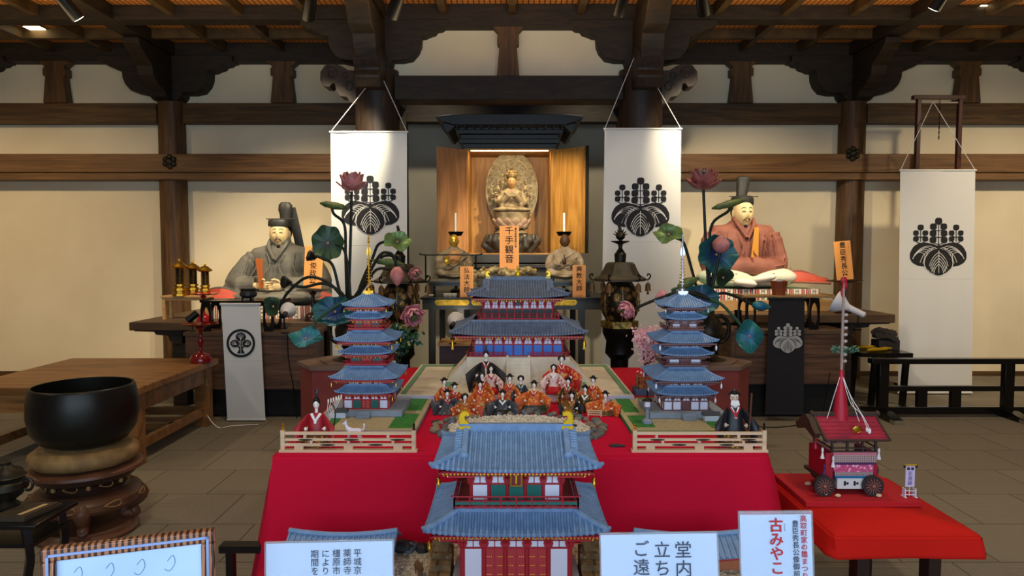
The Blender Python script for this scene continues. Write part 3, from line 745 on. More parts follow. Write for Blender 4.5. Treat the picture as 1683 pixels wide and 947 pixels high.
def irimoya(T,ex,ey,gx,z0,z1,up,sp,r=.005,m=TILE,rr=.011,red=VERM):
    tm=(ex-gx)/ey
    mb,side=roof_sides(T,ex,ey,gx,0,z0,z1,up,sp,r)
    side(ex,ey,gx,0,0,tm); side(ex,ey,gx,0,PI,tm)
    # hip skirts at the two ends
    for rot in (PI/2,-PI/2):
        mb.M=Matrix.Rotation(rot,4,'Z')
        def pt(s,t,dz=0):
            t=t*tm; hw=ey*(1-t); return Vector((s*hw,-(ex-ey*t),z0+(z1-z0)*prof(t)+up*abs(s)**3*(1-t)**1.5+dz))
        mb.sheet(lambda u,v:pt(u*2-1,v),20,6,.005)
        n=int(ey/sp)
        for k in range(-n,n+1):
            x=k*sp; te=min(1,(1-abs(x)/ey)/tm)
            if te<.05: continue
            pts=[pt(max(-1,min(1,x/(ey*(1-te*i/5*tm)))),te*i/5,r*.7) for i in range(6)]; pts[0]+=Vector((0,-.003,0)); mb.tube(pts,r,6); mb.ell(pts[0],(r*1.25,r*.8,r*1.25),8,4)
    mb.M=Matrix(); 
    # verge tiles outside the gable ridges
    for a in (-1,1):
        for b in (-1,1):
            for i in range(9):
                t=tm+.03+(1-tm-.05)*i/8; y=b*ey*(1-t); z=z0+(z1-z0)*prof(t)
                mb.tube([(a*(gx-.004),y,z+r),(a*(gx+.026),y,z+r*.6)],r*1.05,6)
        mb.add([(a*gx,-ey*(1-tm),z0+(z1-z0)*prof(tm)),(a*(gx+.026),-ey*(1-tm)*1.0,z0+(z1-z0)*prof(tm)-.002),(a*(gx+.026),0,z1-.002),(a*gx,0,z1)],[(0,1,2,3)])
        mb.add([(a*gx,ey*(1-tm),z0+(z1-z0)*prof(tm)),(a*(gx+.026),ey*(1-tm)*1.0,z0+(z1-z0)*prof(tm)-.002),(a*(gx+.026),0,z1-.002),(a*gx,0,z1)],[(3,2,1,0)])
    o=mb.build('roof',m,T)
    rb=MB()
    zf=lambda t:z0+(z1-z0)*prof(t)
    for a in (-1,1):
        for b in (-1,1):
            pts=[Vector((a*(ex+(gx-ex)*t/tm),b*ey*(1-t),zf(t)+up*(1-t)**1.5+rr*.7)) for t in [tm*i/7 for i in range(8)]]
            rb.tube([pts[0]+Vector((a*.01,b*.01,rr))]+pts,[rr*.5]+[rr]*8,8)
            pts=[Vector((a*(gx-rr),b*ey*(1-t),zf(t)+rr*.9)) for t in [tm*.75+(1-tm*.75)*i/7 for i in range(8)]]
            rb.tube(pts,rr*1.15,8); rb.ell(pts[0],(rr*1.6,rr*.9,rr*1.5),10,6)
    rb.box(-gx-.012,gx+.012,-rr*.9,rr*.9,z1-.005,z1+rr*1.9)
    rb.box(-gx-.014,gx+.014,-rr*1.15,rr*1.15,z1+rr*1.9,z1+rr*2.5)
    rb.build('ridge',m,o)
    g=MB()
    for a in (-1,1):
        g.prism([(-ey*(1-tm)*.86,zf(tm)-.002),(ey*(1-tm)*.86,zf(tm)-.002),(0,z1-.008)],a*(gx-.01),a*(gx-.002),ax='x')
        for b in (-1,1): g.bar((a*(gx+.02),b*ey*(1-tm)*.98,zf(tm)-.008),(a*(gx+.02),0,z1-.012),.006,.014)
    g.build('gable',red,T)
    return o
def shibi(T,x,y,z,s,face,m=GOLDP):
    "golden fish-tail ridge ornament; face=+1 curls to +x"
    p=[(-.5,0),(-.55,.35),(-.6,.8),(-.55,1.25),(-.3,1.55),(.05,1.62),(.4,1.5),(.52,1.25),(.35,1.12),(.12,1.2),(-.02,1.05),(.05,.75),(.35,.5),(.5,.2),(.5,0)]
    mb=MB().prism([(face*a*s,b*s) for a,b in p],-.28*s,.28*s)
    for k in range(9):
        a=k/8; i=1+a*5; q0=p[int(i)]; q1=p[min(int(i)+1,6)]; f=i-int(i); cx,cz=q0[0]+(q1[0]-q0[0])*f,q0[1]+(q1[1]-q0[1])*f
        mb.ell((face*cx*s,0,cz*s),(.13*s,.33*s,.08*s),8,5)
    mb.box(-.6*s,.6*s,-.4*s,.4*s,-.25*s,.1*s)
    o=mb.build('ridge_ornament',m,T,bev=.0015); o.location=(x,y,z); return o
def bells(T,ex,ey,z,s=1,m=GOLD):
    for a in (-1,1):
        for b in (-1,1):
            mb=MB().cyl((a*ex,b*ey,z),(a*ex,b*ey,z-.018*s),.0012*s,n=5).lathe([(.0015*s,0),(.006*s,-.004*s),(.007*s,-.016*s),(.0085*s,-.022*s),(0,-.022*s)][::-1],10,(a*ex,b*ey,z-.014*s)).box(a*ex-.004*s,a*ex+.004*s,b*ey-.0006,b*ey+.0006,z-.048*s,z-.036*s)
            mb.build('wind_bell',m,T)
def eaves(T,ex,ey,bx,by,z,sp,m=VERM,rows=2,gold=True,k=1):
    mb=MB(); h=.01*k
    mb.box(-ex+.012,ex-.012,-ey+.012,ey-.012,z-.004,z+.001)
    n=int(ex*2/sp)
    for q in range(rows):
        o=q*.022*k+.008; zz=z-.008-q*.010*k
        for i in range(n+1):
            x=-ex+.02+(2*ex-.04)*i/n
            for b in (-1,1): mb.bar((x,b*(ey-o),zz),(x,b*by*.9,zz-.0),.004*k,.006*k)
        n2=int(ey*2/sp)
        for i in range(n2+1):
            y=-ey+.02+(2*ey-.04)*i/n2
            for a in (-1,1): mb.bar((a*(ex-o),y,zz),(a*bx*.9,y,zz),.004*k,.006*k)
    mb.box(-ex+.004,ex-.004,-ey+.004,-ey+.009,z-.008,z).box(-ex+.004,ex-.004,ey-.009,ey-.004,z-.008,z).box(-ex+.004,-ex+.009,-ey,ey,z-.008,z).box(ex-.009,ex-.004,-ey,ey,z-.008,z)
    o_=mb.build('eaves',m,T)
    if gold:
        g=MB(); 
        for q in range(rows):
            o=q*.022*k+.0065; zz=z-.008-q*.010*k
            for i in range(0,n+1,(1 if q==0 else 2)):
                x=-ex+.02+(2*ex-.04)*i/n
                for b in (-1,1): g.ell((x,b*(ey-o),zz),(.0042*k,.003*k,.0042*k),6,4)
            for i in range(0,n2+1,2):
                y=-ey+.02+(2*ey-.04)*i/n2
                for a in (-1,1): g.ell((a*(ex-o),y,zz),(.0022*k,.0035*k,.0035*k),6,4)
        g.build('gilt_rafter_ends',WHEN,o_)
def storey(T,bx,by,z0,z1,nx,ny,cols,red=VERM,cr=.005,fill=None,bra=True,name='storey',brz=None):
    "walls with columns; fill(i,n)-> colour index of panel; cols=[mats]"
    mb=MB(); zb=brz or (z0+(z1-z0)*.66)
    for (hx,hy,n,rot) in ((bx,by,nx,0),(bx,by,nx,PI),(by,bx,ny,PI/2),(by,bx,ny,-PI/2)):
        mb.M=Matrix.Rotation(rot,4,'Z')
        for i in range(n):
            xa=-hx+2*hx*i/n; xb=-hx+2*hx*(i+1)/n; c=fill(i,n) if fill else 1
            mb.box(xa,xb,-hy+.001,-hy+.006,z0,zb,c)
            if c==4:
                mb.box(xa+.004,xb-.004,-hy-.001,-hy+.002,z0+.004,zb-.004,4)
                mb.box((xa+xb)/2-.001,(xa+xb)/2+.001,-hy-.002,-hy,z0,zb,0)
                for q in range(3):
                    for g in (-1,1):
                        for w_ in (-.3,0,.3): mb.ell(((xa+xb)/2+g*(xb-xa)*.25+w_*(xb-xa)*.3,-hy-.002,z0+(zb-z0)*(.25+.25*q)),.0022*(xb-xa)/.07 if (xb-xa)>.03 else .001,6,4,5)
            if c==2:
                for q in range(9): mb.box(xa+(xb-xa)*(q+.6)/10,xa+(xb-xa)*(q+1.0)/10,-hy-.0015,-hy+.001,z0+.003,zb-.003,2)
            mb.box(xa,xb,-hy+.001,-hy+.004,zb,z1,1)
            if bra:
                xc=(xa+xb)/2; w=(xb-xa)
                mb.box(xc-.0015,xc+.0015,-hy-.003,-hy,zb,z1,0)
                mb.box(xa,xb,-hy-.003,-hy+.001,(zb+z1)/2-.0015,(zb+z1)/2+.0015,0)
        for i in range(n+1):
            xa=-hx+2*hx*i/n
            mb.cyl((xa,-hy,z0),(xa,-hy,zb+.002),cr,n=10)
            if bra:
                w=2*hx/n; H=z1-zb
                mb.prism([(xa-cr*1.2,zb),(xa+cr*1.2,zb),(xa+cr*2,zb+H*.3),(xa+w*.2,zb+H*.45),(xa+w*.3,z1),(xa-w*.3,z1),(xa-w*.2,zb+H*.45),(xa-cr*2,zb+H*.3)],-hy-.005,-hy+.003,0)
                mb.prism([(-hy,zb+H*.2),(-hy-.012,zb+H*.45),(-hy-.03,zb+H*.9),(-hy-.03,z1),(-hy,z1)],xa-cr,xa+cr,0,ax='x')
        mb.box(-hx,hx,-hy-.004,-hy+.001,zb-.003,zb+.003,0); mb.box(-hx,hx,-hy-.004,-hy+.001,z0,z0+.005,0); 
    mb.M=Matrix(); mb.box(-bx,bx,-by,by,z1-.004,z1,0)
    return mb.build(name,[red]+cols,T,angle=30)
def railing(T,hx,hy,z,h,n,m=VERM,panel=None,over=.012,gap=None,front=True,k=1):
    mb=MB(); r=.0022*k
    for (a,b,nn,rot) in ((hx,hy,n,0),(hx,hy,n,PI),(hy,hx,max(3,int(n*hy/hx)),PI/2),(hy,hx,max(3,int(n*hy/hx)),-PI/2)):
        mb.M=Matrix.Rotation(rot,4,'Z')
        segs=[(-a,a)] if not (gap and rot==0) else [(-a,-gap),(gap,a)]
        for s0,s1 in segs:
            for f,rr in ((1,r*1.1),(.62,r*.8),(.12,r*1.3)):
                e=over if f==1 else 0
                mb.tube([(s0-(e if s0==-a else 0),-b,z+h*f+(.004 if e else 0)),(s0+.01,-b,z+h*f),(s1-.01,-b,z+h*f),(s1+(e if s1==a else 0),-b,z+h*f+(.004 if e else 0))],rr,6)
            for i in range(nn+1):
                x=s0+(s1-s0)*i/nn; mb.box(x-r*.9,x+r*.9,-b-r*.9,-b+r*.9,z,z+h)
                if i<nn:
                    xm=x+(s1-s0)/nn/2; w=(s1-s0)/nn*.3
                    mb.bar((xm,-b,z+h*.3),(xm-w,-b,z),r*1.4,r); mb.bar((xm,-b,z+h*.3),(xm+w,-b,z),r*1.4,r)
    mb.M=Matrix(); o=mb.build('railing',m,T)
    if panel:
        g=MB()
        for (a,b,rot) in ((hx,hy,0),(hx,hy,PI),(hy,hx,PI/2),(hy,hx,-PI/2)):
            g.M=Matrix.Rotation(rot,4,'Z'); g.box(-a+.004,a-.004,-b-.001,-b+.001,z+h*.34,z+h*.56)
        g.build('green_slats',panel,o)
    return o
def slab(T,hx,hy,z0,z1,m,name='floor_slab'):
    return MB().box(-hx,hx,-hy,hy,z0,z1).build(name,m,T)
# ================================================================ front gate
zb=.352; T=thing('gate_model','large two-storey vermilion gate model with blue tiled roofs, nearest in front','model',(.015,2.62,zb))
S=lambda z:z-zb-.022-max(0,.7-z)*.05
slab(T,.235,.17,0,.035,STONE,'stone_base'); 
storey(T,.195,.135,.035,S(.60),5,3,[MWHITE,MGREEN,MBLUE,DOORR,WHEN],cr=.009,fill=lambda i,n:(4 if n==5 and 0<i<4 else 1),brz=S(.548))
eaves(T,.305,.215,.195,.13,S(.618),.014,k=1.25)
o=hip(T,.32,.23,.206,.15,S(.625),S(.682),.016,.0205,r=.0074,rr=.012)
slab(T,.215,.155,S(.668),S(.70),VERM,'balcony_floor')
railing(T,.222,.162,S(.695),.043,8,panel=MGREEN,k=1.3)
storey(T,.165,.10,S(.70),S(.822),5,3,[MWHITE,MGREEN,MBLUE,DOORR,WHEN],cr=.007,fill=lambda i,n:(2 if 0<i<n-1 or n==3 else 1),brz=S(.765))
eaves(T,.278,.192,.165,.10,S(.835),.014,k=1.25)
irimoya(T,.2925,.207,.200,S(.842),S(.935),.016,.0185,r=.0068,rr=.0115)
for a in (-1,1):
    o=shibi(T,a*.194,0,S(.952),.036,-a); w_=MB()
    for q in range(11): w_.cyl((a*.004+(q-5)*.002,.006,.045),(a*.004+(q-5)*.0052,.012,.098-.0012*abs(q-5)),.0009,n=4)
    w_.build('gilt_wires',mat('gilt wire','#b8862e',.4,metal=.6),o)
bells(T,.305,.215,S(.618),1.1); bells(T,.275,.19,S(.835),1.1)
MB().box(-.022,.022,-.006,.006,0,.058).box(-.016,.016,-.009,-.004,.006,.052,1).box(-.003,.003,-.0105,-.008,.012,.046,2).build('name_board',[GOLD,mat('board red','#6f1620',.5),GOLDP],T,loc=(0,-.16,S(.776)))
# corridor buildings left and right
for s in (-1,1):
    xa,xb=((X(468,2.72),X(650,2.72)) if s<0 else (X(1045,2.72),X(1240,2.72)))
    T=thing('corridor_model','low %s model corridor with curved blue roof behind the sign, %s of the gate'%('red-walled' if s<0 else 'orange-brown walled','left' if s<0 else 'right'),'model',((xa+xb)/2,2.72,zb))
    hw=(xb-xa)/2; zr=Z(879,2.72)-zb
    MB().box(-hw+.03,hw-.03,-.06,.06,0,zr-.05).build('walls',VERM if s<0 else mat('ochre wall','#a8623f',.6),T)
    mb=MB()
    def rf(x,y): 
        u=x/hw; return zr-.05*(abs(y)/.1)-.018*(1-abs(u)**2)+.01
    for b in (-1,1):
        mb.sheet(lambda u,v:((u*2-1)*hw,b*.1*v,rf((u*2-1)*hw,.1*v)),20,4,.004)
        for i in range(21):
            x=-hw+.006+(2*hw-.012)*i/20; mb.tube([(x,b*.1*v,rf(x,.1*v)+.004) for v in (0.05,.35,.7,1)],.0052,6)
    o=mb.build('roof',TILE,T)
    MB().tube([((u*2-1)*hw,0,rf((u*2-1)*hw,0)+.008) for u in [i/16 for i in range(17)]],.011,8).build('ridge',TILE,o)
    MB().tube([((u*2-1)*(hw-.004),-.094,rf((u*2-1)*hw,.1)-.006) for u in [i/16 for i in range(17)]],.004,6).tube([((u*2-1)*(hw-.004),.094,rf((u*2-1)*hw,.1)-.006) for u in [i/16 for i in range(17)]],.004,6).build('eave_trim',VERM,T)
# ================================================================ great hall
T=thing('display_board','cream garden board with green borders under the great hall model','board',(.02,4.64,ZT))
MB().box(-.70,.70,-.56,.56,.002,.038).build('board_edge',LAV,T)
MB().box(-.695,.695,-.555,.555,.0381,.042).build('sand_top',STONE,T)
for a in (-1,1): MB().box(a*.40,a*.45,-.53,.53,.0421,.048).box(a*.40,a*.68,.45,.50,.0421,.048).box(a*.65,a*.68,-.53,.45,.0421,.048).build('grass_border',mat('dull model grass','#6f9573',.9),T)
zb=ZT+.0425; T=thing('hall_model','grand hall model with dark blue roofs, vermilion frame and blue panels at the centre','model',(.04,4.66,zb)); S=lambda z:z-zb
MB().box(-.33,.33,-.24,.24,.0,S(.915)).box(-.36,.36,-.27,.27,0,.05).build('stone_base',STONE,T,bev=.002)
for a in (-1,1): MB().prism([(a*.33,S(.90)),(a*.33,0),(a*.47,0)],-.2,.2).build('side_ramp',STONE,T)
mb=MB()
for k in range(8): mb.box(-.062,.062,-.24-.012*(8-k),-.235,k*S(.915)/8,(k+1)*S(.915)/8)
mb.prism([(-.235,0),(-.35,0),(-.35,.008),(-.235,S(.925))],-.075,-.062,ax='x').prism([(-.235,0),(-.35,0),(-.35,.008),(-.235,S(.925))],.062,.075,ax='x')
mb.build('stairs',STONE,T)
storey(T,.285,.19,S(.915),S(1.04),9,4,[MWHITE,MGREEN,MBLUE,DOORR,WHEN],cr=.005,fill=lambda i,n:3,brz=S(.99))
railing(T,.325,.225,S(.915),.028,12,gap=.07)
eaves(T,.415,.275,.285,.19,S(1.052),.02,k=1.1)
hip(T,.43,.29,.30,.19,S(1.058),S(1.135),.018,.0185,r=.0064,rr=.010,m=TILE2)
slab(T,.255,.165,S(1.125),S(1.15),VERM,'balcony_floor')
railing(T,.262,.172,S(1.15),.036,11)
storey(T,.225,.13,S(1.15),S(1.272),9,4,[MWHITE,mat('dark lattice','#2f3b3c',.6),MBLUE,DOORR,WHEN],cr=.0045,fill=lambda i,n:2,brz=S(1.215))
eaves(T,.305,.205,.225,.13,S(1.285),.016,k=1.1)
irimoya(T,.32,.215,.205,S(1.292),S(1.395),.018,.0172,r=.0062,rr=.010,m=TILE2)
for a in (-1,1): shibi(T,a*.200,0,S(1.415),.026,-a)
MB().ell((0,0,.02),(.018,.012,.026),10,6).ell((0,0,.05),(.008,.008,.012),8,5).build('ridge_jewel',GOLDP,T,loc=(0,-.0,S(1.415)))
bells(T,.415,.275,S(1.05),1.7); MB().box(-.014,.014,-.004,.004,0,.032).build('name_board',mat('dark board','#2b3440',.5),T,loc=(0,-.15,S(1.236)))
# ================================================================ pagodas
def pagoda(label,x,y,z,red,tile,spire,pan,rz=0,dz=0):
    T=thing('pagoda_model',label,'model',(x,y,z),rz)
    B=[(.110,.345+.30-.15,.535)]
    MB().box(-.20,.20,-.17,.17,0,.03).build('stone_base',STONEB,T,bev=.002)
    mb=MB(); 
    for k in range(4): mb.box(-.035,.035,-.17-.01*(4-k),-.165,k*.0075,(k+1)*.0075)
    mb.build('stairs',STONEB,T)
    # levels: (eave half, eave z, top half, top z, corner lift, wall half, wall z0, wall z1)
    o=.745-.03
    lv=[(.152,.832,.105,.868,.118,.745,.826,4),(.175,.912,.085,.962,.098,.868,.905,5),(.133,1.038,.080,1.07,.085,.985,1.032,3),(.152,1.108,.072,1.152,.080,1.07,1.102,5),(.102,1.224,.062,1.252,.066,1.172,1.218,3),(.117,1.290,.016,1.352,.062,1.252,1.284,5)]
    for i,(e,ze,tp,zt_,bw,w0,w1,_) in enumerate(lv):
        tall=i in (0,2,4)
        if tall and i>0:
            slab(T,bw+.03,bw+.03,w0-o-.006,w0-o,red,'balcony_floor'); railing(T,bw+.03,bw+.03,w0-o,.016,5,m=red,over=.006,k=.8)
            zl=lv[i-1][3]; storey(T,bw*.85,bw*.85,zl-o,w0-o-.006,3,3,[MWHITE,MGREEN,MBLUE,DOORR,WHEN],red=red,cr=.004,brz=zl-o+.003,name='bracket_tier')
        storey(T,bw,bw,w0-o,w1-o,(5 if i==0 else 3),(5 if i==0 else 3),[MWHITE,MGREEN,MBLUE,DOORR,WHEN],red=red,cr=.004,fill=pan if tall else None,brz=(w0+(w1-w0)*(.62 if tall else .1))-o)
        eaves(T,e-.006,e-.006,bw,bw,ze-.004-o,.013,m=red,k=.8,gold=red is VERM)
        hip(T,e,e,tp,tp,ze-o,zt_-o,.010,.0125,r=.0044,rr=.0065,m=tile)
        if i in (1,3,5,0): bells(T,e-.006,e-.006,ze-o-.004,(.75 if i<4 else .5),GOLD if red is VERM else MWHITE)
    # finial
    zf=1.352-o; mb=MB().box(-.026,.026,-.026,.026,zf-.006,zf+.018).lathe([(0,.018),(.02,.018),(.018,.03),(.008,.036),(.004,.04),(.003,.32),(0,.32)],12,(0,0,zf))
    for k in range(9): mb.lathe([(.0175-.0009*k,-.0022),(.019-.0009*k,0),(.0175-.0009*k,.0022),(.014-.0009*k,0)],14,(0,0,zf+.055+.0165*k),cap=False); mb.box(-.014,.014,-.001,.001,zf+.054+.0165*k,zf+.056+.0165*k); mb.box(-.001,.001,-.014,.014,zf+.054+.0165*k,zf+.056+.0165*k)
    for k in range(4):
        a=PI/2*k; ca,sa=math.cos(a),math.sin(a)
        pl=[(.003,.205),(.010,.21),(.013,.225),(.009,.243),(.003,.258)]
        mb.M=Matrix.Rotation(a,4,'Z'); mb.prism([(p,zf+q) for p,q in pl],-.001,.001); mb.M=Matrix()
    mb.ell((0,0,zf+.283),.007,8,6); mb.ell((0,0,zf+.30),(.005,.005,.008),8,6)
    mb.build('spire',spire,T)
    return T
pL=lambda i,n:({3:[2,4,2],5:[1,2,4,2,1]}[n])[i]
pR=lambda i,n:({3:[1,0,1],5:[1,1,0,1,1]}[n])[i]
pagoda('red five-roofed pagoda model with green windows, standing on the left garden board',-.777,3.8,ZT+.022,VERM,TILE,GOLD,pL)
pagoda('brown and white pagoda model with silver spire, standing on the right garden board',(1121-841)/1150*3.76,3.76,ZT+.022,VERM2,TILE,mat('silver metal','#b9bcc6',.3,metal=.9),pR)
for s in (-1,1):
    if s<0: xa,xb,ya,yb=-1.02,-.468,3.36,4.12
    else: xa,xb,ya,yb=.58,1.13,3.36,4.12
    T=thing('display_board','garden board with lawns and paths under the %s pagoda'%('red' if s<0 else 'brown'),'board',((xa+xb)/2,(ya+yb)/2,ZT))
    hx,hy=(xb-xa)/2,(yb-ya)/2
    MB().box(-hx,hx,-hy,hy,.001,.018).build('board_edge',STONEB if s<0 else mat('green board edge','#1f7a45',.7),T)
    MB().box(-hx+.003,hx-.003,-hy+.003,hy-.003,.0181,.0200).build('path',SANDM,T)
    mb=MB()
    for x0,x1,y0,y1 in ((.74,.95,.55,.95),(.74,.95,.06,.45),(.05,.2,.5,.95),(.3,.6,.9,.97),(.05,.24,.08,.4)): mb.box(-hx+2*hx*x0,-hx+2*hx*x1,-hy+2*hy*y0,-hy+2*hy*y1,.0201,.0215)
    mb.build('lawn',GRASSM,T)
    mb=MB(); o=-1
    xx=(-.777 if s<0 else .915)-(xa+xb)/2
# fences
def fence(label,pa,pb,y):
    xa,xb=X(pa,y),X(pb,y); hw=(xb-xa)/2
    T=thing('fence_model',label,'fence',((xa+xb)/2,y,ZT)); H=.098
    MB().box(-hw,hw,-.016,.016,.001,.011).build('base_rail',PINE,T)
    for a in (-1,1):
        MB().box(a*hw-a*.006,a*(hw-.024),-.009,.009,.011,H).build('post',PINE,T)
        MB().lathe([(.004,0),(.008,.004),(.0035,.009),(.007,.014),(.0035,.019),(.006,.024),(.001,.034)],12,(a*(hw-.015),0,H)).build('finial',GOLD if a<0 else BRONZE,T)
    for z,h in ((.033,.012),(.056,.010),(.084,.012)): MB().box(-hw+.02,hw-.02,-.006,.006,z-h/2,z+h/2).build('rail',PINE,T)
    mb=MB()
    for f in (-.55,0,.1,.55): pass
    for i,f in enumerate((-.35,.32)): mb.box(f*hw*2*.9-.006,f*hw*2*.9+.006,-.005,.005,.062,.078)
    for i,f in enumerate((-.3,0,.36)): mb.box(f*hw*2*.9-.006,f*hw*2*.9+.006,-.005,.005,.039,.051)
    for f in (-.72,-.0,.72): mb.box(f*hw-.02,f*hw+.02,-.005,.005,.011,.027)
    mb.build('strut',PINE,T)
    for f,z in ((-.62,.056),(.05,.056),(.72,.056),(-.3,.033),(.4,.033)):
        MB().ell((f*hw,-.0075,z),(.034,.0035,.0042),10,6).build('metal_fitting',BLACKM,T)
fence('pale wooden model fence at the left front edge, before the red-robed doll',455,684,3.07)
fence('pale wooden model fence at the right front edge, before the black-robed doll',1040,1266,3.07)
# ================================================================ altar centre and the statues
ZWOOD=mat('shrine cedar','#b2803a',.5,col2='#8a5e24',scale=2.4,stretch=(5,5,.5),dist=2)
ZDOOR=mat('shrine door wood','#b98456',.45,col2='#9a6a40',scale=2.5,stretch=(5,5,.6),dist=1.5)
DARKZ=mat('black aged lacquer','#1a1a17',.45,col2='#262620',scale=6)
STATW=mat('old statue wood','#a08e6b',.6,col2='#6d5c3f',scale=14)
HALO=mat('halo carving','#7a7156',.6,col2='#4a4231',scale=26,bump=.8,kind='voronoi',lo=.1,hi=.5)
def plaque(label,px0,px1,py0,py1,Y,txt,fs,tilt=.08,ruby=None,rz=0,roll=0,lotus=False,extra=None,stand=None):
    a=W(px0,py1,Y); b=W(px1,py0,Y); w=b.x-a.x; h=b.z-a.z
    T=thing('name_plaque',label,'plaque',((a.x+b.x)/2,Y,a.z),rot=(-tilt,roll,rz))
    MB().box(-w/2,w/2,0,.012,0,h).build('board',PLQ,T,bev=.0012)
    text(txt,fs,INK,T,(0,-.0008,h-.012),bold=.02,step=1.06)
    if ruby: text(ruby,fs*.22,INK,T,(w*.36,-.0008,h-.03),step=fs and 1.9*1.06)
    if extra: text(extra,fs*.26,INK,T,(w*.33,-.0008,h-.02),step=1.1,bold=.02)
    if lotus:
        mb=MB()
        for k in range(-2,3):
            c=math.sin(k*.5)*w*.28; mb.tube(bez([(c*.4,-.001,.012),(c*1.0-.006,-.001,.02),(c*1.25,-.001,.036-abs(k)*.004),(c*1.0+.006,-.001,.02),(c*.4,-.001,.012)],5),.0011,4,flat=.4)
        mb.build('lotus_mark',mat('soft red ink','#c4552f',.7),T)
    return T
# altar
YA=6.6; za=Z(489,YA); x0,x1=X(694,YA),X(994,YA)
T=thing('altar','black lacquered altar with gilded plates at the centre of the hall','altar',((x0+x1)/2,YA,0)); hw=(x1-x0)/2
MB().box(-hw-.02,hw+.02,-.02,1.12,za-.02,za).build('tabletop',BLACKW,T,bev=.003)
GREYL=mat('grey black lacquer','#33352f',.3)
MB().box(-hw,hw,0,.03,Z(509,YA),za-.021).build('apron',GREYL,T); MB().box(-hw,hw,1.05,1.08,za-.15,za-.021).build('apron',GREYL,T)
for px in (709,757,957): 
    x=X(px,YA)-(x0+x1)/2; MB().box(x-.03,x+.03,.005,.065,0,Z(509,YA)).build('leg',GREYL,T); MB().box(x-.03,x+.03,1.0,1.06,0,Z(509,YA)).build('leg',GREYL,T)
for a,b in ((714,772),(774,800),(906,949)):
    xa,xb=X(a,YA)-(x0+x1)/2,X(b,YA)-(x0+x1)/2; z0,z1=Z(502,YA),Z(492,YA); m=(z0+z1)/2
    MB().prism([(xa,m),(xa+.02,z0),(xb-.02,z0),(xb,m),(xb-.02,z1),(xa+.02,z1)],-.006,-.0005).ell((xa+.03,-.008,m),.006,8,5).ell((xb-.03,-.008,m),.006,8,5).build('gilded_plate',GOLD,T)
zm=Z(462,6.95)
for s,px0,px1,n in ((-1,699,783,'left'),(1,903,976,'right')):
    a,b=X(px0,6.95),X(px1,6.95); hw=(b-a)/2
    T=thing('statue_stand','black tiered stand under the small %s monk statue'%n,'stand',((a+b)/2,6.95,za))
    H=zm-za
    MB().box(-hw,hw,-.02,.42,H-.022,H).box(-hw+.03,hw-.03,.0,.40,H-.05,H-.022).build('top',GREYL,T,bev=.002)
    for q in (-1,1):
        for y in (.03,.36): MB().box(q*(hw-.03),q*(hw-.06),y,y+.03,.001,H-.05).build('leg',GREYL,T)
    MB().box(-hw+.05,hw-.05,.02,.38,H+.0,H+.022).build('cushion_board',mat('seat grey','#77705e',.7,col2='#5e5848',scale=9),T)
    if s<0:
        mb=MB(); 
        for x in (-hw+.005,hw-.005): mb.cyl((x,0,H),(x,0,H+.26),.008,n=8)
        mb.tube(bez([(-hw-.06,0,H+.275),(-hw,0,H+.26),(0,0,H+.262),(hw,0,H+.26),(hw+.06,0,H+.275)],5),.008,8)
        mb.build('railing',BLACKM,T)
    
# shrine cabinet (zushi)
YZ=8.0; T=thing('shrine_cabinet','open wooden shrine cabinet with a black roof and two doors in the alcove','shrine',(X(837.5,YZ),YZ,0)); XO=T.location.x
zf,zc_=Z(416,YZ),Z(247,YZ); ha=(X(904.5,YZ)-X(770,YZ))/2
MB().box(-ha-.02,ha+.02,.62,.65,zf-.03,zc_+.02).box(-ha-.05,-ha,.0,.65,zf-.03,zc_+.02).box(ha,ha+.05,.0,.65,zf-.03,zc_+.02).build('cabinet_wall',ZWOOD,T)
MB().box(-ha,ha,0,.62,zc_,zc_+.02).build('inner_ceiling',ZWOOD,T)
MB().box(-ha,ha,0,.62,zf-.03,zf).build('inner_floor',ZWOOD,T)
mb=MB()
for i,(dz,w_,d) in enumerate(((0,.06,.03),(.05,.10,.06),(.10,.08,.04),(.15,.13,.1),(.19,.16,.13))): mb.box(-ha-w_,ha+w_,-d,.7,zc_+.02+dz,zc_+.02+dz+.048)
mb.build('cornice',DARKZ,T,bev=.004)
zr=zc_+.26
mb=MB(); 
for sx in (1,):
    P=[(-ha-.34,zr+.06),(-ha-.30,zr+.02),(-ha-.14,zr-.03),(ha+.14,zr-.03),(ha+.30,zr+.02),(ha+.34,zr+.06),(ha+.24,zr+.075),(ha+.1,zr+.085),(-ha-.1,zr+.085),(-ha-.24,zr+.075)]
    mb.prism(P,-.32,.72)
    mb.prism([(-ha-.26,zr-.0),(-ha-.24,zr-.09),(-ha-.2,zr-.11),(-ha-.12,zr-.03)],-.28,.6).prism([(ha+.26,zr-.0),(ha+.24,zr-.09),(ha+.2,zr-.11),(ha+.12,zr-.03)],-.28,.6)
    for q in range(14): x=-ha-.1+(2*ha+.2)*q/13; mb.box(x-.012,x+.012,-.3,-.1,zr-.05,zr-.03)
mb.build('roof',DARKZ,T,bev=.006)
mb=MB()
for i,(pa,pb,w_) in enumerate(((418,432,.16),(434,440,.12),(440,456,.10),(457,470,.15))): mb.box(-ha-w_,ha+w_,-.05-.04*(i%2),.72,Z(pb,YZ),Z(pa,YZ))
mb.box(-ha-.05,ha+.05,.0,.7,0,Z(470,YZ)); mb.build('pedestal',mat('pedestal dark lacquer','#3a3934',.4,col2='#2a2924',scale=5),T,bev=.004)
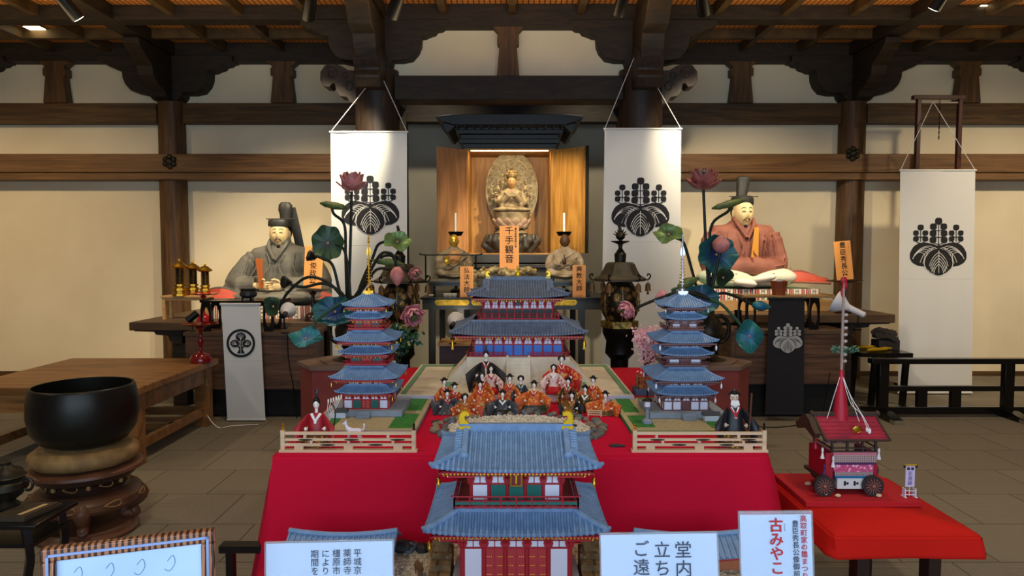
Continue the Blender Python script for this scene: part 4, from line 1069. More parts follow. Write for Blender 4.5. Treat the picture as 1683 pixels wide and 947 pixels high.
for s in (-1,1):
    hx=s*(ha+.01); L=.42; ex=X(720 if s<0 else 962,7.72)-XO; dx=ex-hx; dy=-.28
    d=MB(); ang=math.atan2(dy,dx); L=math.hypot(dx,dy); hh=zc_-zf
    d.box(0,L,-.012,.012,0,hh); d.box(.0,L,-.017,-.012,0,.03).box(0,L,-.017,-.012,hh-.03,hh).box(0,.03,-.017,-.012,.03,hh-.03).box(L-.03,L,-.017,-.012,.03,hh-.03).box(.0,L,.012,.017,0,.03).box(0,L,.012,.017,hh-.03,hh).box(0,.03,.012,.017,.03,hh-.03).box(L-.03,L,.012,.017,.03,hh-.03)
    o=d.build('shrine_door',ZDOOR if s<0 else ZWOOD,T,bev=.002); o.location=(hx,0,zf); o.rotation_euler=(0,0,ang)
    k=MB().ell((L*.72,-.022 if s<0 else .022,hh*.36),(.015,.008,.015),10,6).ell((L*.12,-.022 if s<0 else .022,hh*.36),(.012,.006,.012),10,6).build('door_stud',BRONZE,o)
    if s>0: MB().box(L,L+.03,-.012,.012,0,hh+.01).build('door_edge',DARKZ,o)
MB().box(-ha+.03,ha-.03,.012,.026,zc_-.008,zc_-.001).build('light_strip',mat('strip glow','#ffe6b0',.5,emit=10),T)
area((XO,YZ+.05,zc_-.012),(-.75,0,0),2*ha-.08,.03,3.2,(1,.74,.42)).rotation_euler=(.55,0,0)
# ---------------------------------------------------------------- heads, hands, robes
def sm(x,c,w): return math.exp(-((x-c)/w)**2)
def head_fn(s,fat=1.0):
    def fn(d,p):
        q=Vector(p)
        if d.z<0: q.x*=1-.22*(-d.z)**1.5*(2-fat); 
        if d.y<0:
            f=-d.y
            q.y-=s*.17*sm(d.x,0,.10)*sm(d.z,-.12,.17)*f + s*.06*sm(d.x,0,.2)*sm(d.z,-.24,.08)*f
            q.y+=s*.05*(sm(d.x,.3,.14)+sm(d.x,-.3,.14))*sm(d.z,.08,.10)
            q.y-=s*.035*(sm(d.x,.28,.22)+sm(d.x,-.28,.22))*sm(d.z,.24,.07)
            q.y-=s*.05*sm(d.x,0,.22)*sm(d.z,-.46,.09)
            q.y+=s*.02*sm(d.x,0,.2)*sm(d.z,-.46,.022)
            q.y-=s*.07*sm(d.x,0,.2)*sm(d.z,-.76,.12)
            q.y-=s*.03*(sm(d.x,.45,.2)+sm(d.x,-.45,.2))*sm(d.z,-.2,.2)
        return q
    return fn
def head(T,c,s,skin,ink=None,rz=0,name='head',eyes=True,brow=True,lips=None,stache=False,beard=False,ears=True,res=(44,34),fat=1,w=.70):
    c=Vector(c); r=(s*w,s*.82,s); fn=head_fn(s,fat); Rm=Matrix.Rotation(rz,4,'Z'); Rm=Matrix.Translation(c)@Rm
    mb=MB(); mb.M=Rm; mb.ell((0,0,0),r,res[0],res[1],fn=fn)
    if ears:
        for a in (-1,1): mb.ell((a*s*w*.98,s*.06,-.02*s),(s*.07,s*.15,s*.26),8,8)
    mb.cyl((0,s*.08,-s*.55),(0,s*.12,-s*1.25),s*.42,s*.5,16)
    o=mb.build(name,skin,T,angle=70)
    def pt(az,el,out=.012):
        az,el=math.radians(az),math.radians(el); d=Vector((math.sin(az)*math.cos(el),-math.cos(az)*math.cos(el),math.sin(el)))
        p=fn(d,Vector((d.x*r[0],d.y*r[1],d.z*r[2]))); return p+Vector((0,-out*s,0))+d*out*s*.5
    def line(mb,L,w_,flat=.6): mb.M=Rm; mb.tube([pt(*q) for q in L],[w_*s*k for k in ([.4]+[1]*(len(L)-2)+[.3])],6)
    if ink:
        f=MB(); g=MB()
        for a in (-1,1):
            if eyes: line(f,[(a*9,4),(a*14,6.5),(a*20,7),(a*26,5.5),(a*31,3)],.022); line(f,[(a*10,3),(a*18,1.5),(a*29,3)],.010)
            if brow: line(g,[(a*8,17),(a*16,21),(a*26,21),(a*35,15)],.028)
        f.build('eyes',ink,o); g.build('eyebrows',ink,o)
        if stache:
            f=MB()
            for a in (-1,1): line(f,[(a*2,-20),(a*9,-21.5),(a*18,-24),(a*26,-30)],.024)
            f.build('moustache',ink,o)
        if beard:
            f=MB()
            for k in range(-4,5): line(f,[(k*3,-50),(k*3.6,-58),(k*2.5,-66)],.05)
            f.M=Rm; f.tube([pt(0,-52),pt(0,-62)+Vector((0,-.02*s,-.05*s)),pt(0,-60)+Vector((0,-.03*s,-.34*s))],[.10*s,.15*s,.02*s],8); f.build('beard',ink,o)
    if lips:
        f=MB(); line(f,[(-13,-27.5),(-6,-26.5),(0,-27.5),(6,-26.5),(13,-27.5)],.026); line(f,[(-10,-29.5),(0,-31.5),(10,-29.5)],.03); f.build('lips',lips,o)
    return o
def hand(mb,M,s=1,curl=.8,mirror=1):
    "adds a hand to mb: palm in x-z plane of M, fingers towards +z then curling to -y"
    old=mb.M.copy(); mb.M=old@M@Matrix.Diagonal((s*mirror,s,s,1))
    mb.ell((0,0,.045),(.040,.018,.052),12,8)
    for i,(x,l,r) in enumerate(((-.030,.068,.0085),(-.010,.078,.009),(.011,.072,.0088),(.030,.056,.008))):
        pts=[Vector((x*.8,0,.06))]; a=.15; p=Vector((x,0,.088))
        pts.append(p.copy())
        for k in range(3):
            a+=curl*(.9 if k else .6); p=p+Vector((x*.04,-math.sin(a),math.cos(a)))*l*(.42,.32,.26)[k]; pts.append(p.copy())
        mb.tube(pts,[r*1.2,r*1.15,r,r*.9,r*.7],8)
        mb.ell(pts[-1],r*.75,6,5)
    mb.tube([(-.022,0,.02),(-.048,-.012,.045),(-.056,-.026,.072),(-.050,-.036,.092)],[.014,.013,.011,.008],8)
    mb.M=old
def folds(mb,lines,r):
    for L in lines: mb.tube(bez(L,6),[r*.3]+[r]*(len(bez(L,6))-2)+[r*.3],6)
# ---- the two seated lords
def lord(s,label,robe,robe2,skin,x,base,hz):
    Y0=7.85
    T=thing('lord_statue',label,'statue',(x,Y0,base))
    mb=MB()
    E=lambda z,rx,ry,cy=0:[(rx*abs(math.cos(a))**.8*(1 if math.cos(a)>=0 else -1),cy+ry*math.sin(a),z) for a in [2*PI*k/28 for k in range(28)]]
    sh=.61 if s<0 else .67
    W_=.335 if s<0 else .36
    mb.loft([E(.05,.40,.28),E(.2,.31,.23),E(.34,.28,.20),E(sh-.14,W_-.01,.19),E(sh-.04,W_,.16),E(sh-.0,W_-.03,.13,.01),E(sh+.035,.17,.11,.01),E(sh+.09,.09,.09,.0)])
    mb.tube([(-.28 if s<0 else -.325,0,sh-(.085 if s<0 else .05)),(0,.01,sh-.045),(.28 if s<0 else .325,0,sh-(.085 if s<0 else .05))],[.07,.08,.07],14)
    for a in (-1,1):
        if s<0:
            mb.tube(bez([(a*.28,0,sh-.1),(a*.37,-.02,sh-.22),(a*.46,-.10,.22),(a*.32,-.27,.2),(a*.13,-.34,.22)],5),[.11]*3+[.125]*4+[.13]*4+[.12]*5+[.10]*5,14)
            mb.tube(bez([(a*.42,-.08,.18),(a*.5,-.16,.12),(a*.3,-.3,.12)],5),[.12]*11,12)
        else:
            mb.tube(bez([(a*.325,0,sh-.07),(a*.345,-.02,sh-.22),(a*.36,-.09,.24),(a*.2,-.27,.22),(a*.0,-.3,.24)],5),[.10]*3+[.12]*4+[.12]*4+[.11]*5+[.10]*5,14)
            mb.tube(bez([(a*.34,-.08,.18),(a*.30,-.2,.12),(a*.1,-.3,.12)],5),[.11]*11,12)
    if s<0: mb.ell((0,-.18,.085),(.60,.36,.085),30,12); mb.ell((0,.02,.07),(.62,.3,.07),24,10)
    # carved folds
    F=[]
    for a in (-1,1):
        F+=[[(a*.30,-.13,sh-.06),(a*.33,-.16,.38),(a*.36,-.2,.26)],[(a*.44,-.14,.36),(a*.40,-.26,.27),(a*.26,-.38,.24)],[(a*.5,-.16,.22),(a*.38,-.34,.16),(a*.16,-.45,.16)],[(a*.10,-.17,sh-.05),(a*.05,-.23,.42),(a*.12,-.30,.3)],[(a*.52,-.2,.10),(a*.3,-.46,.09),(a*.05,-.52,.08)],[(a*.22,-.17,sh-.04),(a*.2,-.21,.42),(a*.26,-.24,.3)]]
    folds(mb,F,.010)
    remesh(mb,'robe',[robe],T,voxel=.011,smooth=3,disp=.006,dscale=7)
    zh=hz-base
    head(T,(0,-.03,zh),.155 if s<0 else .170,skin,INK,rz=.12*s*-1 if s<0 else .06,lips=mat('statue lips','#c08a62',.6),stache=True,beard=(s<0 or True),w=.70 if s<0 else .65)
    # collar crossing
    c=MB(); c.tube(bez([(-.10,-.02,sh+.1),(-.09,-.14,sh+.02),(-.01,-.205,sh-.12)],6),.022,8); c.tube(bez([(.10,-.02,sh+.1),(.09,-.14,sh+.02),(.0,-.21,sh-.13)],6),.022,8); c.lathe([(.10,0),(.115,.0),(.115,.05),(.10,.05)],20,(0,-.01,sh+.06),cap=False)
    c.build('collar',robe2 if s>0 else robe,T)
    HAT=mat('statue black hat','#35342f',.5,col2='#2a2925',scale=9)
    b=MB(); hs=.165
    if s<0:
        b.lathe([(.125,0),(.13,.015),(.128,.06),(.12,.075),(0,.08)],24,(0,-.01,zh+.085),sy=1.05)
        b.lathe([(.0,0),(.065,0),(.07,.08),(.085,.13),(.08,.19),(.05,.22),(0,.225)],20,(.04,.06,zh+.14),sx=.95,sy=.6)
        b.tube(bez([(.09,.10,zh+.30),(.13,.12,zh+.1),(.16,.15,zh-.1),(.18,.18,zh-.28)],6),[.05]*19,8,flat=.15)
    else:
        b.lathe([(.118,0),(.125,.02),(.122,.075),(.10,.10),(0,.11)],24,(0,-.0,zh+.095),sy=1.05)
        b.tube(bez([(.0,.03,zh+.18),(.01,.04,zh+.26),(.02,.05,zh+.34),(.025,.055,zh+.385)],6),[.058+.022*i/18 for i in range(19)],18,flat=.7)
        b.ell((.025,.055,zh+.385),(.080,.056,.045),18,10)
    h=b.build('hat',HAT,T)
    zb=zh+(.17 if s<0 else .19)
    MB().cyl((-.15,-.02,zb),(.17,-.02,zb),.006,n=8).build('hat_pin',HAT,h)
    # side hair under the hat
    MB().ell((0,.035,zh+.03),(.116,.115,.13),20,12).build('hair',INK,T)
    LIN=mat('sleeve lining red','#c0503a',.6,col2='#a8402c',scale=6)
    if s<0:
        hb=MB()
        Mx=Matrix.Translation((-.13,-.44,.22))@Euler((PI/2+.5,0,-PI/2+.25)).to_matrix().to_4x4(); hand(hb,Matrix.Translation((-.12,-.40,.21))@Euler((.25,PI/2,0)).to_matrix().to_4x4(),1.25,.75,1)
        hand(hb,Matrix.Translation((.15,-.41,.21))@Euler((.25,-PI/2,0)).to_matrix().to_4x4(),1.25,.75,-1)
        for a in (-1,1): hb.cyl((a*.22,-.36,.21),(a*.12,-.41,.21),.045,.035,12)
        remesh(hb,'hand',[skin],T,voxel=.0045,smooth=2)
        m=MB().prism([(-.022,0),(.022,0),(.036,.30),(.026,.315),(-.026,.315),(-.036,.30)],-.006,.006).build('sceptre',mat('sceptre wood','#b4622a',.5),T); m.location=(-.07,-.44,.19); m.rotation_euler=(.05,-.05,0)
    TR=mat('white trousers','#ded8c2',.7,col2='#b9c7ab',scale=3)
    if s>0:
        q=MB(); q.ell((-.24,-.18,.115),(.30,.28,.115),24,14); q.ell((.26,-.18,.115),(.28,.28,.115),24,14); q.ell((0,-.2,.07),(.5,.3,.07),24,10)
        folds(q,[[(-.45,-.3,.16),(-.25,-.42,.12),(-.05,-.45,.06)],[(.42,-.3,.16),(.25,-.42,.13),(.0,-.46,.08)]],.014)
        remesh(q,'trousers',[TR],T,voxel=.011,smooth=5)
        for i,(cx,cz,a) in enumerate(((-.10,.065,.15),(.07,.115,-.2))):
            f=MB().ell((0,0,0),(.115,.06,.045),16,10).ell((.08*(1 if i else -1),-.005,-.004),(.06,.05,.036),12,8)
            o=remesh(f,'foot',[mat('white sock','#e6dfcd',.7)],T,voxel=.008,smooth=4); o.location=(cx,-.50,cz); o.rotation_euler=(0,a,0)
        gold=MB().prism([(-.045,0),(.035,0),(.025,.34),(-.02,.34)],-.008,.004).build('gold_collar_band',mat('ochre gold','#c98a2a',.5),T); gold.location=(.07,-.245,.32); gold.rotation_euler=(-.10,.06,0)
    # long sleeve tail with red lining
    def tail(a,L,zt_,y,cup):
        tb=MB()
        def fn(u,v):
            xx=a*(.34+L*u); w=(v-.5); 
            return (xx,y-.02+.10*w,.10+zt_*(u**2)-.02*u+ .05*w+ .11*math.sin(PI*min(1,u*1.1))*max(0,w)*1.0*cup*(1-u*.55))
        tb.sheet(fn,16,8,.014); o=tb.build('sleeve_tail',LIN,T)
        rim=MB().tube([Vector(fn(i/16,1)) for i in range(17)]+[Vector(fn(1,1-i/8)) for i in range(1,9)]+[Vector(fn(1-i/16,0)) for i in range(1,17)],.013,8); rim.build('sleeve_edge',robe,o)
    if s<0: tail(-1,.47,.03,-.42,1.6); tail(1,.36,-.01,-.3,1)
    else: tail(1,.50,-.0,-.30,1.6); 
    return T
GREYR=mat('grey carved robe','#6d6a60',.75,col2='#54524a',scale=5,detail=6)
REDR=mat('faded red robe','#98604e',.7,col2='#774538',scale=4,detail=7)
FACE=mat('pale painted face','#e8cf9c',.6,col2='#d9bb84',scale=4)
def_z=Z(500,7.4)
lord(-1,'seated statue of a lord in grey carved robe and black cap, holding a wooden sceptre','',None,None,0,0,0) if 0 else None
bL=Z(504,7.35)+.003; bR=Z(476,7.35)+.003
lord(-1,'seated statue of a lord in grey carved robe and black cap, holding a wooden sceptre',GREYR,GREYR,FACE,X(458,7.75),bL,Z(385,7.8))
lord(1,'seated statue of a lord in faded red robe, white trousers and tall black cap',REDR,REDR,FACE,X(1222,7.75),bR,Z(351,7.8))
# ---- monks
def monk(label,px,robe,skin,s_,rz,pray,inner=None):
    T=thing('monk_statue',label,'statue',(X(px,7.12),7.12,zm+.023),rz)
    mb=MB(); E=lambda z,rx,ry,cy=0:[(rx*math.cos(a),cy+ry*math.sin(a),z) for a in [2*PI*k/24 for k in range(24)]]
    mb.loft([E(0,.17,.12),E(.08,.14,.10),E(.16,.125,.09),E(.23,.14,.085),E(.275,.12,.07),E(.30,.06,.05),E(.33,.035,.035)])
    mb.ell((0,-.06,.042),(.20,.12,.04),24,10)
    for a in (-1,1):
        mb.tube(bez([(a*.11,0,.24),(a*.15,-.02,.17),(a*.145,-.07,.11),(a*.07,-.13,.13 if not pray else .17)],5),[.045]*16,10)
        mb.ell((a*.13,-.08,.06),(.06,.07,.045),12,8)
    F=[[(-.14,-.1,.09),(0,-.15,.06),(.14,-.1,.09)],[(-.16,-.12,.04),(0,-.18,.02),(.16,-.12,.04)],[(.10,-.06,.26),(0,-.1,.2),(-.10,-.1,.12)],[(.13,-.05,.22),(.03,-.11,.15),(-.06,-.12,.10)],[(-.11,-.06,.25),(-.08,-.1,.18),(-.02,-.13,.12)],[(.15,-.06,.18),(.08,-.12,.13),(0,-.14,.1)]]
    folds(mb,F,.007)
    remesh(mb,'robe',[robe],T,voxel=.0055,smooth=2,disp=.002,dscale=25)
    head(T,(0,-.015,.375),.068,skin,INK if pray else mat('dark gilt line','#4a3208',.5),brow=True,eyes=True,lips=None,w=.74,res=(32,26))
    hb=MB()
    if pray:
        for a in (-1,1): hand(hb,Matrix.Translation((a*.012,-.15,.14))@Euler((0,a*.25*-1,0)).to_matrix().to_4x4()@Matrix.Rotation(a*PI/2,4,'Z'),.62,.08,a)
    else:
        hand(hb,Matrix.Translation((-.075,-.14,.14))@Euler((-.1,0,.3)).to_matrix().to_4x4(),.55,.2,1)
        hand(hb,Matrix.Translation((.05,-.15,.07))@Euler((PI/2,0,.6)).to_matrix().to_4x4(),.55,.5,-1)
    remesh(hb,'hand',[skin],T,voxel=.003,smooth=1)
    if inner:
        MB().ell((-.0,-.062,.2),(.075,.045,.085),16,10).build('bare_chest',inner,T)
    return T
monk('small seated monk statue with a gilded face at the left of the altar',746,mat('monk brown robe','#84755a',.65,col2='#564a36',scale=12),mat('gilded face','#d8b040',.3,metal=.7),1,.15,False,mat('orange gilded chest','#b0713a',.5,col2='#8a6a3e',scale=20))
monk('small seated monk statue with dark face and joined hands at the right of the altar',928,mat('monk pale robe','#b3a183',.65,col2='#7f6a4d',scale=10),mat('dark monk face','#5a3d24',.5),1,-.1,True)
# ---- Kannon
YKn=8.28; T=thing('pedestal','dark carved rock pedestal with a lotus top inside the shrine','pedestal',(X(840,YKn),YKn,zf+.001))
mb=MB(); hP=Z(378,YKn)-zf
for k in range(26):
    a=2*PI*k/26; rr=.25+.05*math.sin(k*2.3); mb.tube([(0,0,.02),(rr*.7*math.cos(a),rr*.5*math.sin(a),.05+.04*math.sin(k*1.7)),(rr*1.15*math.cos(a),rr*.8*math.sin(a),.12+.05*math.sin(k*3.1)),(rr*1.0*math.cos(a),rr*.75*math.sin(a),.22)],[.09,.07,.045,.02],8)
mb.lathe([(0,0),(.26,0),(.22,.1),(.2,.2),(0,.2)],24,sy=.75); remesh(mb,'rock',[mat('rock black','#37312a',.6,col2='#a09678',scale=8,lo=.30,hi=.42)],T,voxel=.012,smooth=2)
MB().lathe([(0,.2),(.16,.2),(.2,.23),(.15,hP),(0,hP)],24,sy=.75,wob=lambda a,z:1+.05*math.sin(a*10)).build('lotus_top',STATW,T)
def petals(mb,n,r,h,w,z,tilt,sy=1,cup=.3,th=.004,off=0,k=5):
    for i in range(n):
        a=2*PI*(i+off)/n; ca,sa=math.cos(a),math.sin(a)
        def fn(u,v):
            q=(u-.5)*2; wd=w*math.sin(PI*min(.98,v*.86+.14))**.7
            rad=r*(.35+.65*math.sin(min(1,v*1.0)*PI/2)*1)*1+tilt*v*v; rad-=cup*w*q*q*.6
            x=q*wd; return (ca*rad-sa*x,(sa*rad+ca*x)*sy,z+h*v**1.6)
        mb.sheet(fn,k,k,th)
    return mb
T=thing('kannon_statue','carved thousand-armed goddess statue with an oval halo, seated on a lotus in the shrine','statue',(X(841,YKn),YKn,zf+hP+.002))
b=0
LT=Z(350,YKn)-Z(378,YKn)  # lotus top
ls=MB().lathe([(0,0),(.1,0),(.13,.03),(.19,.07),(.22,LT),(0,LT)],28,sy=.8); ls.build('lotus_seat',STATW,T)
p=MB()
for row,(nr,rr_,zz,sz) in enumerate(((12,.185,.045,(.05,.022,.05)),(12,.205,.085,(.055,.02,.055)))):
    for k in range(nr):
        a=2*PI*(k+.5*row)/nr; p.M=Matrix.Translation((rr_*math.cos(a),rr_*.8*math.sin(a),zz))@Matrix.Rotation(a+PI/2,4,'Z')@Matrix.Rotation(.45,4,'X'); p.ell((0,0,0),sz,12,8,fn=lambda d,q:Vector((q.x*(1-.5*max(0,d.z)**2),q.y,q.z)))
p.M=Matrix(); p.build('lotus_petals',mat('rosy lotus wood','#b0937a',.6,col2='#8a6d52',scale=9),T)
mb=MB(); E=lambda z,rx,ry,cy=0:[(rx*math.cos(a),cy+ry*math.sin(a),LT+z) for a in [2*PI*k/24 for k in range(24)]]
mb.loft([E(0,.2,.13),E(.05,.13,.1),E(.12,.085,.07),E(.18,.09,.065),E(.24,.12,.065),E(.27,.09,.05),E(.30,.035,.035)])
mb.ell((0,-.06,LT+.03),(.225,.13,.04),24,10)
for a in (-1,1):
    mb.tube(bez([(a*.10,0,LT+.24),(a*.15,-.02,LT+.15),(a*.13,-.09,LT+.11),(a*.03,-.15,LT+.2)],5),[.034]*16,10); mb.ell((a*.11,-.09,LT+.09),(.035,.05,.06),10,8)
    mb.tube([(a*.012,-.155,LT+.18),(a*.004,-.16,LT+.25)],[.014,.006],8)
folds(mb,[[(-.17,-.12,LT+.05),(0,-.19,LT+.03),(.17,-.12,LT+.05)],[(-.09,-.05,LT+.24),(0,-.09,LT+.16),(.08,-.08,LT+.1)],[(.09,-.05,LT+.24),(.02,-.09,LT+.16),(-.03,-.08,LT+.1)]],.007)
remesh(mb,'body',[STATW],T,voxel=.006,smooth=2,disp=.002,dscale=25)
head(T,(0,-.03,LT+.345),.074,mat('statue gilt face','#a87f50',.5,col2='#8f6638',scale=8),INK,res=(32,26))
c=MB().lathe([(.050,0),(.055,.005),(.060,.025),(.055,.04),(.04,.042)],20,(0,-.01,LT+.395),cap=False)
for k in range(9):
    a=PI+PI*k/8*1.0; c.ell((.052*math.cos(a),-.01+.048*math.sin(a),LT+.44),(.016,.012,.024),8,6)
for k in range(5): c.ell((-.04+.02*k,-.02,LT+.475),(.013,.012,.02),8,6)
c.ell((0,0,LT+.46),(.036,.034,.05),12,8); c.ell((0,-.01,LT+.525),(.016,.014,.026),8,6)
for a in (-1,1): c.tube(bez([(a*.06,-.03,LT+.39),(a*.10,-.04,LT+.39),(a*.11,-.06,LT+.3),(a*.12,-.07,LT+.2)],5),.005,6)
c.build('crown',mat('crown bronze','#8a7346',.45,metal=.5,col2='#4e3c22',scale=30),T)
for a in (-1,1):
    for k in range(10):
        t=k/9; an=-.35+t*1.45; r1=.20+.03*(k%2); arm=MB()
        q=Vector((a*r1*math.cos(an),-.05+.06*(k%3),LT+.19+r1*.75*math.sin(an)))
        arm.tube(bez([(a*.09,.03,LT+.21),(a*.13,.0,LT+.19+.08*math.sin(an)),tuple(q)],4),[.016]*5+[.011]*4,8); arm.ell(q,(.014,.012,.018),8,6)
        if k%3==0: arm.cyl(q-Vector((0,0,.05)),q+Vector((0,0,.09)),.004,n=6); arm.ell(q+Vector((0,0,.09)),.014,8,6)
        elif k%3==1: arm.ell(q+Vector((0,0,.03)),.018,8,6)
        else: arm.lathe([(.0,0),(.02,.002),(.02,.006),(0,.008)],10,tuple(q+Vector((0,0,.02))))
        arm.build('arm',STATW,T)
hz0=.02; hz1=Z(249,YKn+.12)-(zf+hP); hc=(hz0+hz1)/2; hr=(hz1-hz0)/2
pl=[(.31*math.cos(t)*(1+.0*math.sin(t)),hc+hr*math.sin(t)) for t in [2*PI*k/48 for k in range(48)]]
h=MB().prism(pl,.15,.18).build('halo',HALO,T)
m=MB()
for ra in (.985,.80): m.tube([(.31*ra*math.cos(t),.147,hc+hr*ra*math.sin(t)) for t in [2*PI*k/48 for k in range(49)]],.009,6)
for ring,nn in ((.89,26),(.68,20),(.48,14)):
    for k in range(nn):
        t=2*PI*k/nn; cx,cz=.31*ring*math.cos(t),hc+hr*ring*math.sin(t)
        m.tube([(cx+.022*(1-q/14)*math.cos(q*.8),.147,cz+.022*(1-q/14)*math.sin(q*.8)) for q in range(13)],.0035,4)
m.build('halo_scrolls',STATW,h)
# ---- plaques
plaque('wooden name plaque standing before the goddess shrine, tallest at the centre',821,853,371,442,6.85,'千手観音',.086,.06,extra='豊臣家観音御分身')
plaque('wooden name plaque before the gilded-faced monk, left end of the altar front',756,778,438,489.5,6.68,'弘法大師',.058,.05,ruby='こぼだし',lotus=True)
plaque('wooden name plaque before the dark-faced monk, right end of the altar front',941,963,436,489.5,6.68,'興教大師',.058,.05,ruby='こぎだし',lotus=True)
# stand for the tall plaque
YP=6.85; zt=Z(442,YP); T=thing('carved_stand','stand with gilt carved dragon under the tall centre plaque','stand',(X(838,YP),YP,za+.001))
H=zt-za; mb=MB().box(-.24,.26,-.04,.16,H-.02,H-.001)
for q in (-.2,.2): mb.box(q-.02,q+.02,-.02,.14,0,H-.02)
mb.build('frame',mat('gold stained wood','#c8902c',.4,metal=.3),T)
m=MB(); 
m.tube([(-.34+.04*i,-.07+.02*math.sin(i*1.3),H-.03-.025*math.sin(i*.9)) for i in range(16)],[.02]+[.035+.01*math.sin(i*2.2) for i in range(14)]+[.012],10)
for i in range(20): m.ell((-.34+.03*i,-.08,H-.02-.03*math.sin(i*1.7)),(.018,.02,.02),8,5)
m.ell((-.36,-.08,H-.1),(.05,.04,.06),10,8).ell((-.35,-.09,H-.17),(.04,.04,.05),10,8).cyl((-.34,-.07,0),(-.34,-.07,H-.15),.03,n=10).cyl((.2,-.07,0),(.2,-.07,H-.04),.02,n=8)
remesh(m,'dragon',[mat('worn gilt carving','#b8a678',.5,metal=.3,col2='#6d5c38',scale=20)],T,voxel=.007,smooth=1,disp=.006,dscale=40)
# candles with their dark dish stands
for px,n in ((749.5,'left'),(926.5,'right')):
    Yc=7.5; T=thing('candle_stand','black candle stand with a dish behind the %s monk statue'%n,'candle stand',(X(px,Yc),Yc,za+.0005)); zd=Z(384,Yc)-za
    MB().lathe([(0,0),(.07,0),(.06,.02),(.014,.04),(.012,zd-.03),(.03,zd-.025),(0,zd-.02)][::1],20).build('stem',BLACKM,T)
    MB().lathe([(0,zd-.028),(.06,zd-.025),(.082,zd+.012),(.085,zd+.02),(.078,zd+.018),(.056,zd-.015),(0,zd-.018)],28).build('dish',BLACKM,T)
    o=MB().lathe([(0,0),(.0125,0),(.012,Z(345,Yc)-Z(381,Yc)),(.004,Z(345,Yc)-Z(381,Yc)+.002),(0,Z(345,Yc)-Z(381,Yc)+.002)],16).build('candle',mat('wax','#e9e4cf',.4)); o.location=(X(px,Yc),Yc,za+zd-.0145); tag(o,'white candle burning-free on the dish behind the %s monk'%n if 0 else 'plain white candle on the dish behind the %s monk'%n,'candle')
# small things on the altar
for i,px in enumerate((733,740,747)):
    p=W(px,484,6.68); o=MB().lathe([(0,0),(.016,0),(.024,.012),(.026,.03),(.022,.032),(.018,.014),(0,.01)],18).build('small_cup',mat('white ceramic','#cfcab8',.3)); o.location=(p.x,6.68,za+.0005); tag(o,('leftmost','middle','rightmost')[i]+' of the three small white cups on the altar left of the plaque','cup')
p=W(706,486,6.7); mb=MB()
for k in range(8): mb.ell((.02*math.sin(k*2)*1.2,.02*math.cos(k*3),.012),(.02,.015,.012),8,5,rot=(0,0,k))
o=mb.build('folded_cloth',mat('crumpled cloth','#b7ab8f',.8)); o.location=(X(706,6.7),6.7,za+.001); tag(o,'crumpled pale cloth at the left end of the altar top','cloth')
# tall plaques of the lords on their pedestals
def tazza(label,px,Y,zbase,ztop,r,m,rb,name='pedestal_dish',waist=.35,cat='stand'):
    T=thing(name,label,cat,(X(px,Y),Y,zbase)); H=ztop-zbase
    MB().lathe([(0,H-.02),(r*.3,H-.022),(r*.85,H-.012),(r,H),(r*.97,H),(r*.8,H-.006),(0,H-.01)],32).build('dish',m,T)
    MB().lathe([(0,0),(rb,0),(rb*1.02,H*.1),(rb*.8,H*.22),(rb*.25,H*.28),(rb*.16,H*.4),(rb*.3,H*.5),(rb*.34,H*.58),(rb*.17,H*.66),(rb*.18,H*.8),(rb*.5,H-.03),(0,H-.022)],28).build('foot',m,T,angle=85)
    return T
RLAC=mat('red lacquer','#9c1420',.15); RLAC2=mat('dark red lacquer','#6e1414',.15); BRL=mat('dark brown lacquer','#2c1812',.25)
tazza('dark brown dish stand that holds the plaque beside the grey lord',514,7.15,ZSL[-1]+.0005,Z(476,7.15),.17,BRL,.09)
plaque('leaning wooden name plaque to the right of the grey lord, behind a lotus seed pod',498,527,405,474,7.15,'本多俊政公',.072,.06,ruby='ほとまこ',roll=.05)
tazza('dark brown dish stand that holds the plaque beside the reddish lord',1387,7.15,ZSL[1]+.0005,Z(461,7.15),.185,BRL,.085)
plaque('leaning wooden name plaque to the right of the reddish lord',1376,1405,396,460,7.15,'豊臣秀長公',.067,.06,ruby='とよひで',roll=-.09)
# red lacquer stands
tazza('red lacquer dish stand on the altar table beside the gold lanterns',334,7.07,ZSL[-1]+.0005,Z(482,7.07),.15,RLAC,.065,cat='dish stand')
tazza('dark red lacquer dish stand on the back corner of the wooden table',327.5,6.15,.6015,Z(532,6.15),.155,RLAC2,.09,cat='dish stand')
